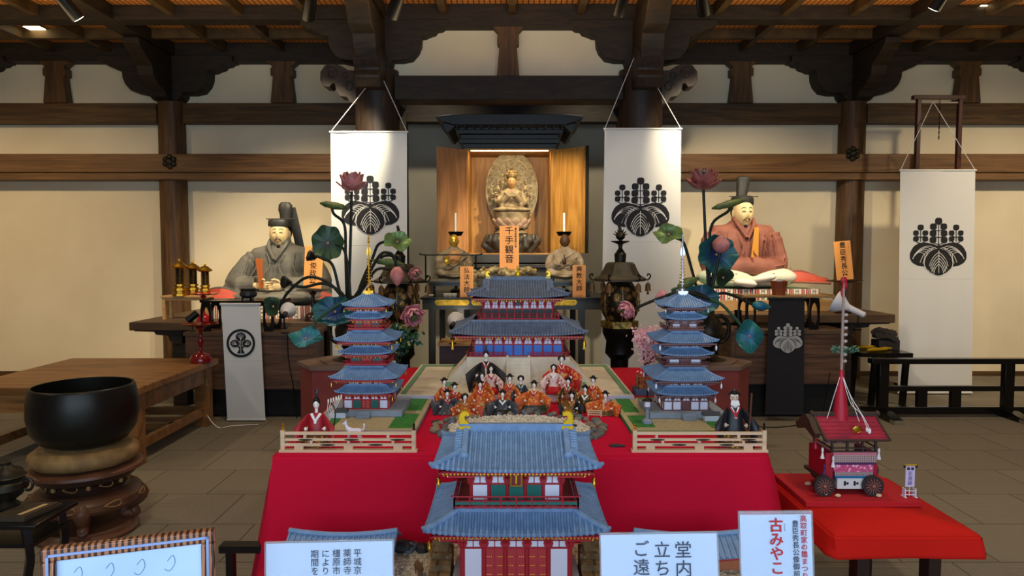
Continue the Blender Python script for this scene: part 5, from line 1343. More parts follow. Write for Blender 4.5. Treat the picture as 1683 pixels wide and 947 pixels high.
# black lacquer tray tables in front of the lords
for s in (-1,1):
    pa,pb,pt,pl,pr,pbt=((338,470,493,346,447,543),(1211,1362,485,1228,1331,533))[0 if s<0 else 1]
    Y=6.72; xa,xb=X(pa,Y),X(pb,Y); zt=Z(pt,Y); zb_=ZCB[s]+.0005; H=zt-zb_
    T=thing('offering_table','low %s offering table on the cabinet before the %s lord'%(('black','grey') if s<0 else ('straw-topped black','reddish')),'table',((xa+xb)/2,Y,zb_)); hw=(xb-xa)/2
    MB().box(-hw,hw,-.14,.14,H-.018,H).box(-hw,-hw+.02,-.14,.14,H,H+.012).box(hw-.02,hw,-.14,.14,H,H+.012).build('tabletop',BLACKW if s<0 else mat('straw','#a8895a',.7,col2='#7d6238',scale=14,stretch=(1,8,8)),T,bev=.002)
    for q,px in ((-1,pl),(1,pr)):
        x=X(px,Y)-(xa+xb)/2
        # pierced curving leg panel
        n=14; outer=0
        L=MB(); L2=MB()
        for i in range(n):
            t0=PI*2*i/n; t1=PI*2*(i+1)/n
            def o_(t):
                c,s2=math.cos(t),math.sin(t); m_=max(abs(c),abs(s2)); return (.05*c/m_*1.0,(H/2-.01)*(1+s2/m_))
            def in_(t): return (.032*math.cos(t),(H/2-.01)+(H*.33)*math.sin(t))
            P=[o_(t0),o_(t1),in_(t1),in_(t0)]
            L.prism([(x+a_,b_) for a_,b_ in P],-.12,-.10); L2.prism([(x+a_,b_) for a_,b_ in P],.10,.12)
        L.build('leg',BLACKW,T,smooth=False); L2.build('leg',BLACKW,T,smooth=False)
    p=X(408 if s<0 else 1279,Y)
    if s<0:
        o=thing('incense_burner','small round black three-footed incense burner before the grey lord','burner',(p,Y,zt+.0005))
        MB().lathe([(0,.02),(.05,.02),(.078,.04),(.082,.06),(.07,.085),(.074,.10),(.084,.105),(.078,.108),(.06,.09),(0,.06)],28).build('bowl',mat('iron','#2f3232',.4,metal=.4),o)
        for k in range(3): a=PI/2+k*2*PI/3; MB().cyl((.05*math.cos(a),.05*math.sin(a),.03),(.058*math.cos(a),.058*math.sin(a),0),.013,.009,10).build('foot',MATS['iron'],o)
    else:
        o=thing('wooden_cup','eight-sided reddish wooden cup on the straw offering table','cup',(p,Y-.02,zt+.0005))
        MB().lathe([(0,0),(.062,0),(.086,.135),(.078,.135),(.056,.02),(0,.02)],8).build('cup',mat('red brown wood','#8c4320',.35,col2='#6d3015',scale=4),o,smooth=False)
        MB().ell((0,0,.125),(.04,.04,.03),14,8).build('ash_ball',mat('ash grey','#8c8f92',.6),o)
# hanging strings of the narrow banners
# gold altar lanterns on a wooden stand
Y=7.32; xa,xb=X(267,Y),X(345,Y); zt=Z(486,Y); zb_=ZSL[-1]
T=thing('lantern_stand','small pale wooden stand under the gilded lanterns','stand',((xa+xb)/2,Y+.05,zb_+.0005)); hw=(xb-xa)/2
MB().box(-hw,hw,-.10,.10,zt-zb_-.02,zt-zb_).box(-hw+.02,hw-.02,-.085,-.075,zt-zb_-.05,zt-zb_-.02).build('top',PALEW,T,bev=.002)
for a in (-1,1):
    for b in (-1,1): MB().box(a*(hw-.01),a*(hw-.04),b*.09,b*.06,0,zt-zb_-.02).build('leg',PALEW,T)
first=None
for i,(px,dy,sc_) in enumerate(((297,-.02,.95),(309,.115,.95),(334,.05,.88))):
    x=X(px,Y); lb=['gilded lantern with black panels, left one of the touching pair','gilded lantern with black panels, right one of the touching pair','gilded lantern with black panels, standing alone on the right'][i]
    if first is None:
        L=thing('altar_lantern',lb,'lantern',(x,Y+dy,zt+.001),group='gilded lanterns beside the grey lord')
        MB().lathe([(0,0),(.075,0),(.075,.02),(.06,.025),(.055,.05),(.068,.055),(.068,.08),(.05,.085),(.045,.10),(.06,.105),(.06,.12),(0,.12)],8).build('base',GOLD,L,smooth=False)
        MB().lathe([(0,.12),(.038,.12),(.038,.28),(0,.28)],6).build('lantern_panels',mat('lantern black','#17120a',.4,col2='#c59a2a',scale=90,lo=.28,hi=.38),L,smooth=False)
        mb=MB()
        for k in range(6): a=PI/3*k; mb.cyl((.043*math.cos(a),.043*math.sin(a),.12),(.043*math.cos(a),.043*math.sin(a),.285),.006,n=6)
        mb.build('frame_post',GOLD,L)
        MB().lathe([(0,.28),(.055,.28),(.085,.295),(.088,.302),(.06,.325),(.035,.345),(.01,.352),(.014,.362),(.012,.372),(0,.385)],18).build('roof',GOLD,L)
        first=L
    else: dup(first,(x,Y+dy,zt+.001),label=lb,s=sc_)
# ================================================================ lotus metalwork, lanterns, plants, stones, lamps
def leafmat(name,outer,inner,rad=.12):
    if name in MATS: return MATS[name]
    m=bpy.data.materials.new(name); m.use_nodes=True; N=m.node_tree.nodes; L=m.node_tree.links; b=N['Principled BSDF']; b.inputs['Roughness'].default_value=.45; b.inputs['Metallic'].default_value=.25
    tc=N.new('ShaderNodeTexCoord'); vl=N.new('ShaderNodeVectorMath'); vl.operation='LENGTH'; L.new(tc.outputs['Object'],vl.inputs[0])
    nz=N.new('ShaderNodeTexNoise'); nz.inputs['Scale'].default_value=18; L.new(tc.outputs['Object'],nz.inputs[0])
    ma=N.new('ShaderNodeMath'); ma.operation='MULTIPLY_ADD'; ma.inputs[1].default_value=.06; L.new(nz.outputs[0],ma.inputs[0]); L.new(vl.outputs['Value'],ma.inputs[2])
    dv=N.new('ShaderNodeMath'); dv.operation='DIVIDE'; dv.inputs[1].default_value=rad; L.new(ma.outputs[0],dv.inputs[0])
    r=N.new('ShaderNodeValToRGB'); r.color_ramp.elements[0].position=.35; r.color_ramp.elements[1].position=1.1 if False else 1.0; r.color_ramp.elements[0].color=hexc(inner); r.color_ramp.elements[1].color=hexc(outer); L.new(dv.outputs[0],r.inputs[0]); L.new(r.outputs[0],b.inputs['Base Color']); MATS[name]=m; return m
LG=leafmat('lotus dark green','#2f4d30','#0e1b17',.11); LB=leafmat('lotus teal blue','#17595a','#0f2f66',.17); LT2=leafmat('lotus light teal','#24787c','#164f8a',.10); LO=leafmat('lotus olive','#6f8a4a','#1f3a22',.10)
STEM=mat('lotus stem','#1d241d',.45,metal=.4); STEMG=mat('lotus green stem','#2d5540',.5)
PINK=mat('lotus pink','#d08c86',.5,col2='#b06a66',scale=14); PINK2=mat('lotus light pink','#dd9aa2',.5,col2='#c8808c',scale=10); ROSE=mat('lotus rose','#b06a62',.5,col2='#8a4a44',scale=10); POD=mat('lotus pod','#6e7a35',.5,col2='#3f5230',scale=20)
def stemchild(T,pts,Y,r=.0115,m=None):
    L=[(W(a,b,Y+(c[0] if c else 0))-Vector(T.location)) for a,b,*c in pts]
    MB().tube(bez(L,7),r,8).build('stem',m or STEM,T)
def aim(nx,ny,nz): return Vector((nx,ny,nz)).to_track_quat('Z','Y').to_euler()
def lotus_leaf(label,c,Y,w,h,n,m,stem,cup=.22,wav=.07,fr=7,ph=0,sm_=None,grp=None):
    p=W(c[0],c[1],Y); T=thing('lotus_leaf',label,'lotus leaf',p,group=grp); rx,ry=w*Y/F/2,h*Y/F/2
    mb=MB()
    def fn(u,v):
        r=.03+.97*u; a=2*PI*v; q=1+.05*math.sin(a*fr+ph)*r; return (rx*r*q*math.cos(a),ry*r*q*math.sin(a),rx*(cup*r*r+wav*r**3*math.sin(a*(fr-1)+ph*1.7)+wav*.8*r**3*math.sin(a*3+ph)+.03*math.cos(a*16+ph)*r**2))
    mb.sheet(fn,10,56,.003); o=mb.build('blade',m,T,angle=75); o.rotation_euler=aim(*n)
    k=MB().ell((0,0,.006),(.011,.011,.007),10,6).build('navel',mat('navel','#a8875a',.5),T); k.rotation_euler=aim(*n)
    stemchild(T,stem,Y,m=sm_); return T
def lotus_roll(label,a,b,Y,r,m,stem):
    A,B=W(a[0],a[1],Y),W(b[0],b[1],Y); c=(A+B)/2; T=thing('rolled_lotus_leaf',label,'lotus leaf',c)
    mb=MB(); L=[A+(B-A)*t-c for t in [i/10 for i in range(11)]]
    mb.tube(L,[r*.35,r*.8,r*1.3,r*1.25,r*1.45,r*1.6,r*1.5,r*1.35,r*1.2,r*.7,r*.2],12,flat=.8)
    mb.tube([q+Vector((0,-r*.6,r*.3*math.sin(i))) for i,q in enumerate(L)],[r*.1]+[r*.35]*9+[r*.1],8)
    mb.build('blade',m,T); stemchild(T,stem,Y); return T
def lotus_bud(label,c,Y,w,h,m,stem,n=(0,0,1),name='lotus_bud',sm_=None):
    p=W(c[0],c[1],Y); T=thing(name,label,'lotus bud',p); rx,rz=w*Y/F/2,h*Y/F/2
    def fn(d,q):
        q=Vector(q); t=max(0,d.z); q.x*=1-.35*t**2; q.y*=1-.35*t**2; q.z+=rz*.18*t**6; a=math.atan2(d.y,d.x); k=1+.05*abs(math.sin(a*3))*(1-d.z**2); q.x*=k;q.y*=k; return q
    o=MB().ell((0,0,0),(rx,rx,rz),28,16,fn=fn).build('petals',m,T); o.rotation_euler=aim(*n)
    stemchild(T,stem,Y,m=sm_); return T
def lotus_flower(label,c,Y,w,m,stem,n=(0,-.15,1),pod=POD,open_=1,drop=False):
    p=W(c[0],c[1],Y); T=thing('lotus_flower',label,'lotus flower',p); R_=w*Y/F/2
    E_=aim(*n)
    for k,(cnt,rr,hh,ww,tl,of) in enumerate(((5,.50,1.15,.62,.05,0),(6,.56,1.0,.66,.22*open_,.5),(6,.60,.55,.60,.42*open_,.2))):
        o=petals(MB(),cnt,R_*rr,R_*hh,R_*ww*.75,-R_*.3,R_*tl,cup=.35,off=of,k=6).build('petals',m,T); o.rotation_euler=E_
    o=MB().lathe([(0,-R_*.3),(R_*.12,-R_*.25),(R_*.24,R_*.45),(R_*.26,R_*.7),(R_*.2,R_*.75),(0,R_*.72)],16).build('seed_pod',pod,T); o.rotation_euler=E_
    stemchild(T,stem,Y); return T
RL=(573,492); RR=(1166,492)
def seedpod(label,c,Y,w,n,stem):
    p=W(c[0],c[1],Y); T=thing('lotus_seed_pod',label,'lotus seed pod',p); r=w*Y/F/2
    mb=MB().lathe([(0,-r*1.1),(r*.25,-r),(r*.7,-r*.3),(r,r*.2),(r*.95,r*.45),(0,r*.5)],20)
    for k in range(7): a=k*.9; mb.ell((r*.55*math.cos(a)*(k>0),r*.55*math.sin(a)*(k>0),r*.5),(r*.17,r*.17,r*.12),8,5)
    o=mb.build('pod',mat('dark seed pod','#1c1f1a',.45,metal=.3),T); o.rotation_euler=aim(*n); stemchild(T,stem,Y); return T
# left arrangement
lotus_flower('open rose lotus flower on the tallest left stem, in front of the left banner',(579,305),5.6,52,PINK,[(578,315),(576,400),(573,492)])
lotus_roll('rolled lotus leaf just left of the tallest left flower',(526,334),(572,342),5.62,.024,POD,[(546,342),(549,352),(566,370),(568,420),(570,492)])
lotus_leaf('round dark green lotus leaf left of the left banner, standing upright',(539,400),5.5,51,58,(.15,-1,.1),LG,[(552,402),(566,412),(573,450),(576,492)],ph=1)
seedpod('dark lotus seed pod in front of the plaque beside the grey lord',(510,421),5.45,19,(-.9,-.3,.3),[(518,421),(528,424),(546,435),(556,470),(562,492)])
lotus_leaf('wavy green lotus leaf at the lower right corner of the left banner',(653,398),5.6,46,34,(.35,-1,.55),LO,[(640,396),(622,402),(612,425),(596,460),(585,492)],wav=.16,fr=5,ph=2)
lotus_roll('rolled green lotus leaf above the left bronze lantern roof',(612,428),(664,434),5.55,.024,POD,[(650,428),(642,420),(625,424),(605,448),(588,492)])
lotus_bud('closed pink lotus bud hanging over the left bronze lantern, pointing down',(653,453),5.5,23,30,PINK,[(652,440),(648,424),(640,416),(624,420),(600,462),(580,492)],n=(0,-.1,-1))
lotus_flower('pink lotus flower drooping to the right above the left bronze lantern',(681,447),5.5,26,PINK,[(672,444),(640,442),(618,444),(600,470),(583,492)],n=(.4,-.5,-.5))
lotus_flower('large open pink lotus flower low in front of the left bronze lantern body',(677,516),5.3,44,PINK2,[(664,508),(640,496),(610,482),(582,492)],n=(.5,-.9,-.5))
lotus_leaf('largest blue-green lotus leaf beside the red pagoda top, facing the viewer',(551,513),5.35,72,50,(-.05,-1,.35),LB,[(560,518),(566,500),(570,492)],ph=.5,wav=.05)
lotus_leaf('low teal folded lotus leaf over the left cabinet edge',(503,557),5.3,54,36,(.2,-.8,.75),LT2,[(515,540),(520,528),(545,508),(570,492)],wav=.18,fr=4,ph=3,sm_=STEMG)
lotus_leaf('small dark green drooping lotus leaf in front of the round white lamp',(450,504),5.4,34,32,(-.4,-1,.1),LG,[(462,500),(474,480),(505,456),(540,465),(565,492)],wav=.2,fr=3,ph=1.3)
seedpod('dark lotus seed pod in front of the grey lord hands',(469,464),5.4,21,(-.8,-.7,.1),[(478,468),(500,472),(530,466),(555,476),(570,492)])
# right arrangement
lotus_flower('open rose lotus flower with dark green centre on the tallest right stem',(1156,302),5.6,58,ROSE,[(1156,312),(1160,400),(1165,492)],pod=STEMG,open_=1.3)
lotus_roll('rolled green lotus leaf in front of the reddish lord cap',(1170,343),(1226,328),5.6,.024,POD,[(1200,338),(1196,348),(1172,366),(1166,400),(1167,492)])
lotus_leaf('wavy olive lotus leaf touching the edge of the right banner',(1099,386),5.55,47,34,(-.3,-1,.6),LO,[(1112,392),(1124,400),(1136,440),(1150,492)],wav=.17,fr=5,ph=4)
lotus_leaf('round teal lotus leaf in front of the reddish lord chest, behind a pink bud',(1177,419),5.6,66,62,(.1,-1,.15),LB,[(1180,430),(1172,450),(1168,492)],ph=2)
lotus_bud('ball-shaped pink lotus bud in front of the round teal leaf on the right',(1185,402),5.45,27,28,PINK,[(1184,412),(1178,440),(1167,492)],n=(0,-.2,1))
lotus_leaf('small drooping green lotus leaf below the round teal leaf, by the reddish lord sleeve',(1188,456),5.55,30,34,(.3,-1,-.3),LG,[(1180,450),(1172,455),(1167,492)],wav=.2,fr=3,ph=.3)
lotus_leaf('wide deep blue lotus leaf behind the brown pagoda top',(1150,494),5.45,62,50,(-.1,-1,.25),LB,[(1155,500),(1160,495),(1166,492)],ph=5)
lotus_bud('pale pink lotus bud resting above the left eave of the brown pagoda',(1087,490),5.35,26,18,PINK2,[(1096,490),(1110,486),(1140,480),(1166,492)],n=(-1,-.2,.2))
lotus_bud('slim green lotus bud crossing behind the spire of the brown pagoda',(1130,465),5.5,16,36,POD,[(1120,472),(1105,478),(1140,484),(1166,492)],n=(1,-.1,.45),sm_=STEMG)
lotus_flower('pink lotus flower drooping left in front of the right bronze lantern',(1034,507),5.3,36,PINK2,[(1046,506),(1080,492),(1120,480),(1166,492)],n=(-.9,-.3,-.5))
lotus_bud('green lotus bud at the black banner top, on a long arching stem',(1250,503),5.5,16,30,LT2,[(1236,500),(1205,486),(1185,482),(1166,492)],n=(1,0,-.15))
lotus_leaf('low bright teal lotus leaf in front of the right cabinet',(1231,553),5.35,40,54,(-.2,-1,.1),LT2,[(1222,540),(1205,520),(1185,500),(1166,492)],wav=.22,fr=4,ph=1,sm_=STEMG)
for s,px,rt in ((-1,575,575),(1,1164,1164)):
    x=X(px,5.7); Y=5.7; n='left' if s<0 else 'right'; zt=.685
    T=thing('hexagonal_table','%s hexagonal reddish table carrying the lotus vase'%n,'table',(x+(-.07 if s<0 else -.0),Y,0))
    hx=lambda r:[(r*math.cos(PI/3*k),r*.9*math.sin(PI/3*k)) for k in range(6)]
    MB().prism(hx(.37),zt-.03,zt,ax='z').prism(hx(.34),zt,zt+.001,ax='z').build('tabletop',mat('hex table top','#7b6454',.6,col2='#6a5346',scale=6),T,bev=.003)
    MB().prism(hx(.345),.0,zt-.03,ax='z').build('body',mat('dusty red side','#8a3c34',.7,col2='#7b332d',scale=5),T,smooth=False)
    T=thing('lotus_vase','dark bronze vase with ring handles holding the %s lotus stems'%n,'vase',(x,Y,zt+.002)); H=Z(488,Y)-zt
    MB().lathe([(0,0),(.15,0),(.155,.012),(.12,.02),(.07,.045),(.05,.08),(.085,.14),(.12,.2),(.125,.26),(.10,.33),(.055,.39),(.045,.45),(.06,H-.06),(.10,H),(.09,H),(.05,H-.06),(0,H-.1)],32).build('body',BRONZE,T)
    for a in (-1,1): MB().tube([(a*(.10+.075*math.sin(t)) ,0,.26+.11*math.cos(t)) for t in [PI*2*k/20 for k in range(21)]],[.018]*21,8).build('handle',BRONZE,T)
    MB().lathe([(.0,0),(.26,0),(.26,.012),(0,.012)],6,(0,0,-.0015)).build('base_plate',MATS['hex table top'],T,smooth=False)
    T.location.z=zt+.003
# ---------------------------------------------------------------- bronze lanterns
def toro(px,dy,label):
    Y=6.0; k=Y/F; x=X(px,Y); T=thing('bronze_lantern',label,'lantern',(x,Y,0)); z=lambda py:Z(py+dy,Y)
    BR=mat('roof bronze','#5e5746',.5,metal=.5,col2='#3b362a',scale=7)
    mb=MB().lathe([(0,z(460)),(28*k,z(462)),(42*k,z(462)),(43*k,z(458)),(33*k,z(452)),(28*k,z(443)),(24*k,z(434)),(20*k,z(431)),(0,z(431))],6,wob=None).build('roof',BR,T,angle=20)
    mb=MB().lathe([(9*k,z(431)),(10*k,z(418)),(7*k,z(414)),(3*k,z(408)),(4*k,z(402)),(14*k,z(397)),(16*k,z(396)),(12*k,z(399)),(0,z(400))],16).ell((0,0,z(388)),(8*k,8*k,7*k),12,8)
    for q in range(7): a=PI*(.1+.8*q/6); mb.tube([(8*k*math.cos(a),0,z(388)+7*k*math.sin(a)),(13*k*math.cos(a),0,z(388)+12*k*math.sin(a))],[1.6*k,.4*k],6)
    mb.tube([(0,0,z(400)),(0,0,z(380)),(-3*k,0,z(368))],[3*k,3*k,2.2*k],8); mb.build('finial',BRONZE,T)
    FB=mat('lattice bronze','#2a261f',.4,metal=.7,col2='#9a7640',scale=16,kind='voronoi',lo=.30,hi=.5)
    MB().lathe([(0,z(527)),(22*k,z(527)),(29*k,z(515)),(31*k,z(500)),(30*k,z(482)),(25*k,z(471)),(20*k,z(464)),(0,z(462))],24).build('fire_box',FB,T)
    fr=MB()
    for q in range(6):
        a=PI/3*q+PI/6; fr.tube([(22.5*k*math.cos(a),22.5*k*math.sin(a),z(526)),(30.5*k*math.cos(a),30.5*k*math.sin(a),z(510)),(31*k*math.cos(a),31*k*math.sin(a),z(490)),(25*k*math.cos(a),25*k*math.sin(a),z(471))],1.6*k,6)
        for (rr,zz,sz) in ((31,486,4),(32,496,4.5),(31,507,4)):
            for e in (-.32,.32): A=a+PI/6+e; fr.tube([(rr*k*math.cos(A)+0,rr*k*math.sin(A),z(zz))]+[((rr+.6)*k*math.cos(A+.09*math.cos(t)),(rr+.6)*k*math.sin(A+.09*math.cos(t)),z(zz)+sz*k*math.sin(t)) for t in [j*.7 for j in range(9)]],.7*k,5)
    fr.build('openwork',mat('openwork','#77603a',.4,metal=.6),T)
    for q in range(6):
        a=PI/3*q; c,s_=math.cos(a),math.sin(a)
        g=MB().tube(bez([(40*k*c,40*k*s_,z(460)),(47*k*c,47*k*s_,z(459)),(50*k*c,50*k*s_,z(453)),(46*k*c,46*k*s_,z(450)),(45*k*c,45*k*s_,z(454))],4),1.3*k,6).build('roof_curl',BRONZE,T)
        MB().cyl((46*k*c,46*k*s_,z(460)),(46*k*c,46*k*s_,z(465)),.5*k,n=5).lathe([(0,0),(2.5*k,-1*k),(4.5*k,-5*k),(4.5*k,-12*k),(6*k,-14*k),(0,-14*k)][::-1],10,(46*k*c,46*k*s_,z(464))).cyl((46*k*c,46*k*s_,z(478)),(46*k*c,46*k*s_,z(484)),1.5*k,2.5*k,6).build('bell',mat('bell bronze','#6a4f33',.45,metal=.5),T)
    MB().lathe([(0,z(527)),(31*k,z(527)),(31*k,z(538)),(0,z(538))][::-1],6).build('gilt_band',mat('gilt band','#a98a3a',.4,metal=.6,col2='#3c3320',scale=22),T,angle=20)
    MB().lathe([(0,0),(34*k,0),(34*k,.05),(26*k,.08),(20*k,.2),(12*k,.3),(15*k,z(590)),(24*k,z(580)),(22*k,z(560)),(28*k,z(548)),(29*k,z(539)),(0,z(539))],20).build('stem',BLACKM,T)
toro(657,3,'bronze lantern behind the red pagoda, left of the altar')
toro(1019,0,'bronze lantern behind the cherry tree, right of the altar')
# ---------------------------------------------------------------- planters
def planter(T):
    MB().box(-.075,.075,-.06,.06,0,.04).build('base',mat('slate paint','#4d5d78',.6),T)
    mb=MB().box(-.055,.055,-.04,.04,.0405,.045); 
    for k in range(11):
        x=-.055+.11*k/10
        for y in (-.045,.045): mb.box(x-.002,x+.002,y-.002,y+.002,.04,.115)
    for k in range(8):
        y=-.045+.09*k/7
        for x in (-.055,.055): mb.box(x-.002,x+.002,y-.002,y+.002,.04,.115)
    for z_ in (.06,.095,.112): mb.box(-.058,.058,-.048,-.044,z_,z_+.005).box(-.058,.058,.044,.048,z_,z_+.005).box(-.058,-.054,-.044,.044,z_,z_+.005).box(.054,.058,-.044,.044,z_,z_+.005)
    mb.build('lattice_fence',mat('planter wood','#a3663f',.6),T)
T=thing('cherry_tree_model','model cherry tree full of pink blossom in a latticed planter beside the great hall','model tree',(.835,4.32,ZT+.001))
planter(T); rr=random.Random(3); tr=MB(); tips=[]
def grow(p,d,L,r,n):
    q=p+d*L; m=p+d*L*.5+Vector((rr.uniform(-.1,.1),rr.uniform(-.1,.1),0))*L; tr.tube([p,m,q],[r,r*.85,r*.7],6)
    tips.append((q,L)); tips.append((m,L))
    if n==0: return
    for _ in range(3):
        grow(q,(d+Vector((rr.uniform(-.8,.8),rr.uniform(-.6,.6),rr.uniform(-.15,.45)))).normalized(),L*.72,r*.66,n-1)
grow(Vector((0,0,.04)),Vector((0,0,1)),.13,.011,3)
tr.build('trunk',mat('bark','#4a342a',.8),T)
BL=MB()
for q,L in tips:
    if q.z<.13: continue
    for _ in range(24):
        c=q+Vector((rr.gauss(0,.026),rr.gauss(0,.022),rr.gauss(0,.024))); c.z=max(.12,c.z); a0=rr.random()*6; n=Vector((rr.uniform(-1,1),rr.uniform(-1.4,.4),rr.uniform(-.3,1))).normalized(); u=n.orthogonal().normalized(); w_=n.cross(u)
        s=rr.uniform(.007,.011)
        for k in range(5):
            a=a0+2*PI*k/5; e=u*math.cos(a)+w_*math.sin(a); f=u*math.cos(a+.5)+w_*math.sin(a+.5); g=u*math.cos(a-.5)+w_*math.sin(a-.5)
            BL.add([c,c+g*s*.7+n*s*.2,c+e*s+n*s*.35,c+f*s*.7+n*s*.2],[(0,1,2,3)],rr.choice((0,0,1)))
BL.build('blossoms',[mat('blossom pink','#f6ccd3',.7),mat('blossom rose','#e39aa8',.7)],T)['kind']='stuff'
T=thing('citrus_tree_model','model citrus shrub with dark leaves and yellow fruit in a latticed planter','model tree',(-.765,4.32,ZT+.001))
planter(T); tr=MB(); tips=[]; rr=random.Random(5); grow(Vector((0,0,.04)),Vector((.1,0,1)),.14,.011,3); tr.build('trunk',MATS['bark'],T)
LV=MB()
for q,L in tips:
    if q.z<.13: continue
    for _ in range(13):
        c=q+Vector((rr.gauss(0,.026),rr.gauss(0,.02),rr.gauss(0,.02))); n=Vector((rr.uniform(-1,1),rr.uniform(-1.5,.2),rr.uniform(-.4,1))).normalized(); u=n.orthogonal().normalized().copy(); u.rotate(Matrix.Rotation(rr.random()*6,3,n)); w_=n.cross(u); s=rr.uniform(.013,.019)
        LV.add([c-u*s,c-u*s*.4+w_*s*.5,c+u*s*.5+w_*s*.48,c+u*s,c+u*s*.5-w_*s*.48,c-u*s*.4-w_*s*.5,c-n*s*.12],[(0,1,6),(1,2,6),(2,3,6),(3,4,6),(4,5,6),(5,0,6)])
LV.build('leaves',mat('shrub leaf','#1f5238',.4,col2='#143c28',scale=20),T)['kind']='stuff'
for k in range(13):
    q=tips[(k*7+5)%len(tips)][0]; q=Vector((q.x+rr.uniform(-.02,.02),q.y-.035,max(.15,q.z+rr.uniform(-.02,.03)))); MB().ell(q,.0095,10,7).build('fruit',mat('citrus fruit','#c9b45e',.5),T)
for k in range(5):
    q=tips[(k*11+3)%len(tips)][0]; q=Vector((q.x+rr.uniform(-.03,.03),q.y-.035,max(.14,q.z-.02))); mb=MB()
    for j in range(5): a=2*PI*j/5; mb.ell(q+Vector((.007*math.cos(a),0,.007*math.sin(a))),(.006,.002,.006),8,4)
    mb.build('flower',mat('white bloom','#efe9e6',.6),T)
# ---------------------------------------------------------------- pond
rr=random.Random(11); protos=[]
STN=[mat('pond stone grey','#6f6c66',.8,col2='#4c4a46',scale=24),mat('pond stone tan','#948672',.8,col2='#6b6152',scale=24),mat('pond stone blue','#6b7784',.8,col2='#4b545e',scale=24)]
def rock(seed,s=1):
    r_=random.Random(seed); return MB().ell((0,0,.35*s),(s,s*.8,s*.62),12,8,fn=lambda d,p:p*(1+.35*noise.noise(d*1.3+Vector((seed*3.1,0,0)))+.12*noise.noise(d*4+Vector((0,seed,0)))))
GL='rounded grey or tan stone in the ring around the white pebble pond'
n=0
for ring,(rx,ry,cnt) in enumerate(((.42,.33,46),(.375,.285,34))):
    for i in range(cnt):
        a=2*PI*i/cnt+rr.uniform(-.04,.04); x=.035+rx*math.cos(a)+rr.uniform(-.01,.01); y=3.47+ry*math.sin(a)+rr.uniform(-.01,.01)
        if y<3.22: continue
        s=rr.uniform(.020,.032)*(1 if ring==0 else .75)
        if n<8:
            o=rock(n,1).build('pond_stone',STN[n%3]); protos.append(o)
        else: o=protos[rr.randrange(8)].copy(); COL.objects.link(o)
        o.location=(x,y,ZT+.0005+.0*s); o.scale=(s,s,s); o.rotation_euler=(0,0,rr.random()*6); tag(o,GL,'stone','stones ringing the pond'); n+=1
mb=MB().lathe([(0,0),(.36,0),(.355,.004),(0,.0045)],40,sy=.76)
for i in range(1500):
    a=rr.random()*2*PI; q=math.sqrt(rr.random()); x=.355*q*math.cos(a); y=.265*q*math.sin(a); r=rr.uniform(.004,.007)
    mb.ell((x,y,.006+rr.random()*.004),(r,r,r*.7),6,4)
o=mb.build('white_pebbles',mat('white pebble','#e4e0d4',.6,col2='#b8b2a2',scale=60)); o.location=(.035,3.47,ZT+.001); tag(o,'white pebbles filling the pond ring','pebbles',kind='stuff')
for (px,py,s,sx,lb) in ((718,692,.028,1.3,'flat dark stone lying alone on the red cloth left of the pond'),(1016,731,.026,1.5,'flat dark stone lying alone on the red cloth right of the pond'),(943,700,.022,1,'black hollow stone set among the white pebbles')):
    Y=(1.6-ZT-.01)/(-(Z(py,1)-CZ)); o=rock(px,1).build('flat_stone',mat('dark flat stone','#2e2f30',.6,col2='#1d1e20',scale=20)); o.location=(X(px,Y),Y,ZT+(.008 if 'black' in lb else .001)); o.scale=(s*sx,s*.9,s*.5); tag(o,lb,'stone')
mb=MB()
for k in range(90): a=rr.random()*6.28; l=rr.uniform(.02,.045); t=rr.uniform(.1,1.1); mb.cyl((.03*(rr.random()-.5),.02*(rr.random()-.5),0),(l*1.2*math.cos(a)*math.sin(t),l*.6*math.sin(a)*math.sin(t),l*math.cos(t)),.0012,.0004,4)
o=mb.build('pine_tuft',mat('pine tuft','#3d4a2c',.8)); o.location=(.17,3.77,ZT+.022); tag(o,'small dark green pine tuft at the back of the pond ring','plant')
# little bench
p=(X(979,3.72),3.72); T=thing('small_barrier','tiny pinkish slatted bench on the red cloth right of the dolls','model bench',(p[0],p[1],ZT+.001),-.15)
for a in (-1,1): MB().box(a*.034-.003,a*.034+.003,-.003,.003,0,.038).build('post',PINE,T)
for z_ in (.008,.02,.031): MB().box(-.04,.04,-.0045,-.001,z_,z_+.006).build('rail',PINE,T)
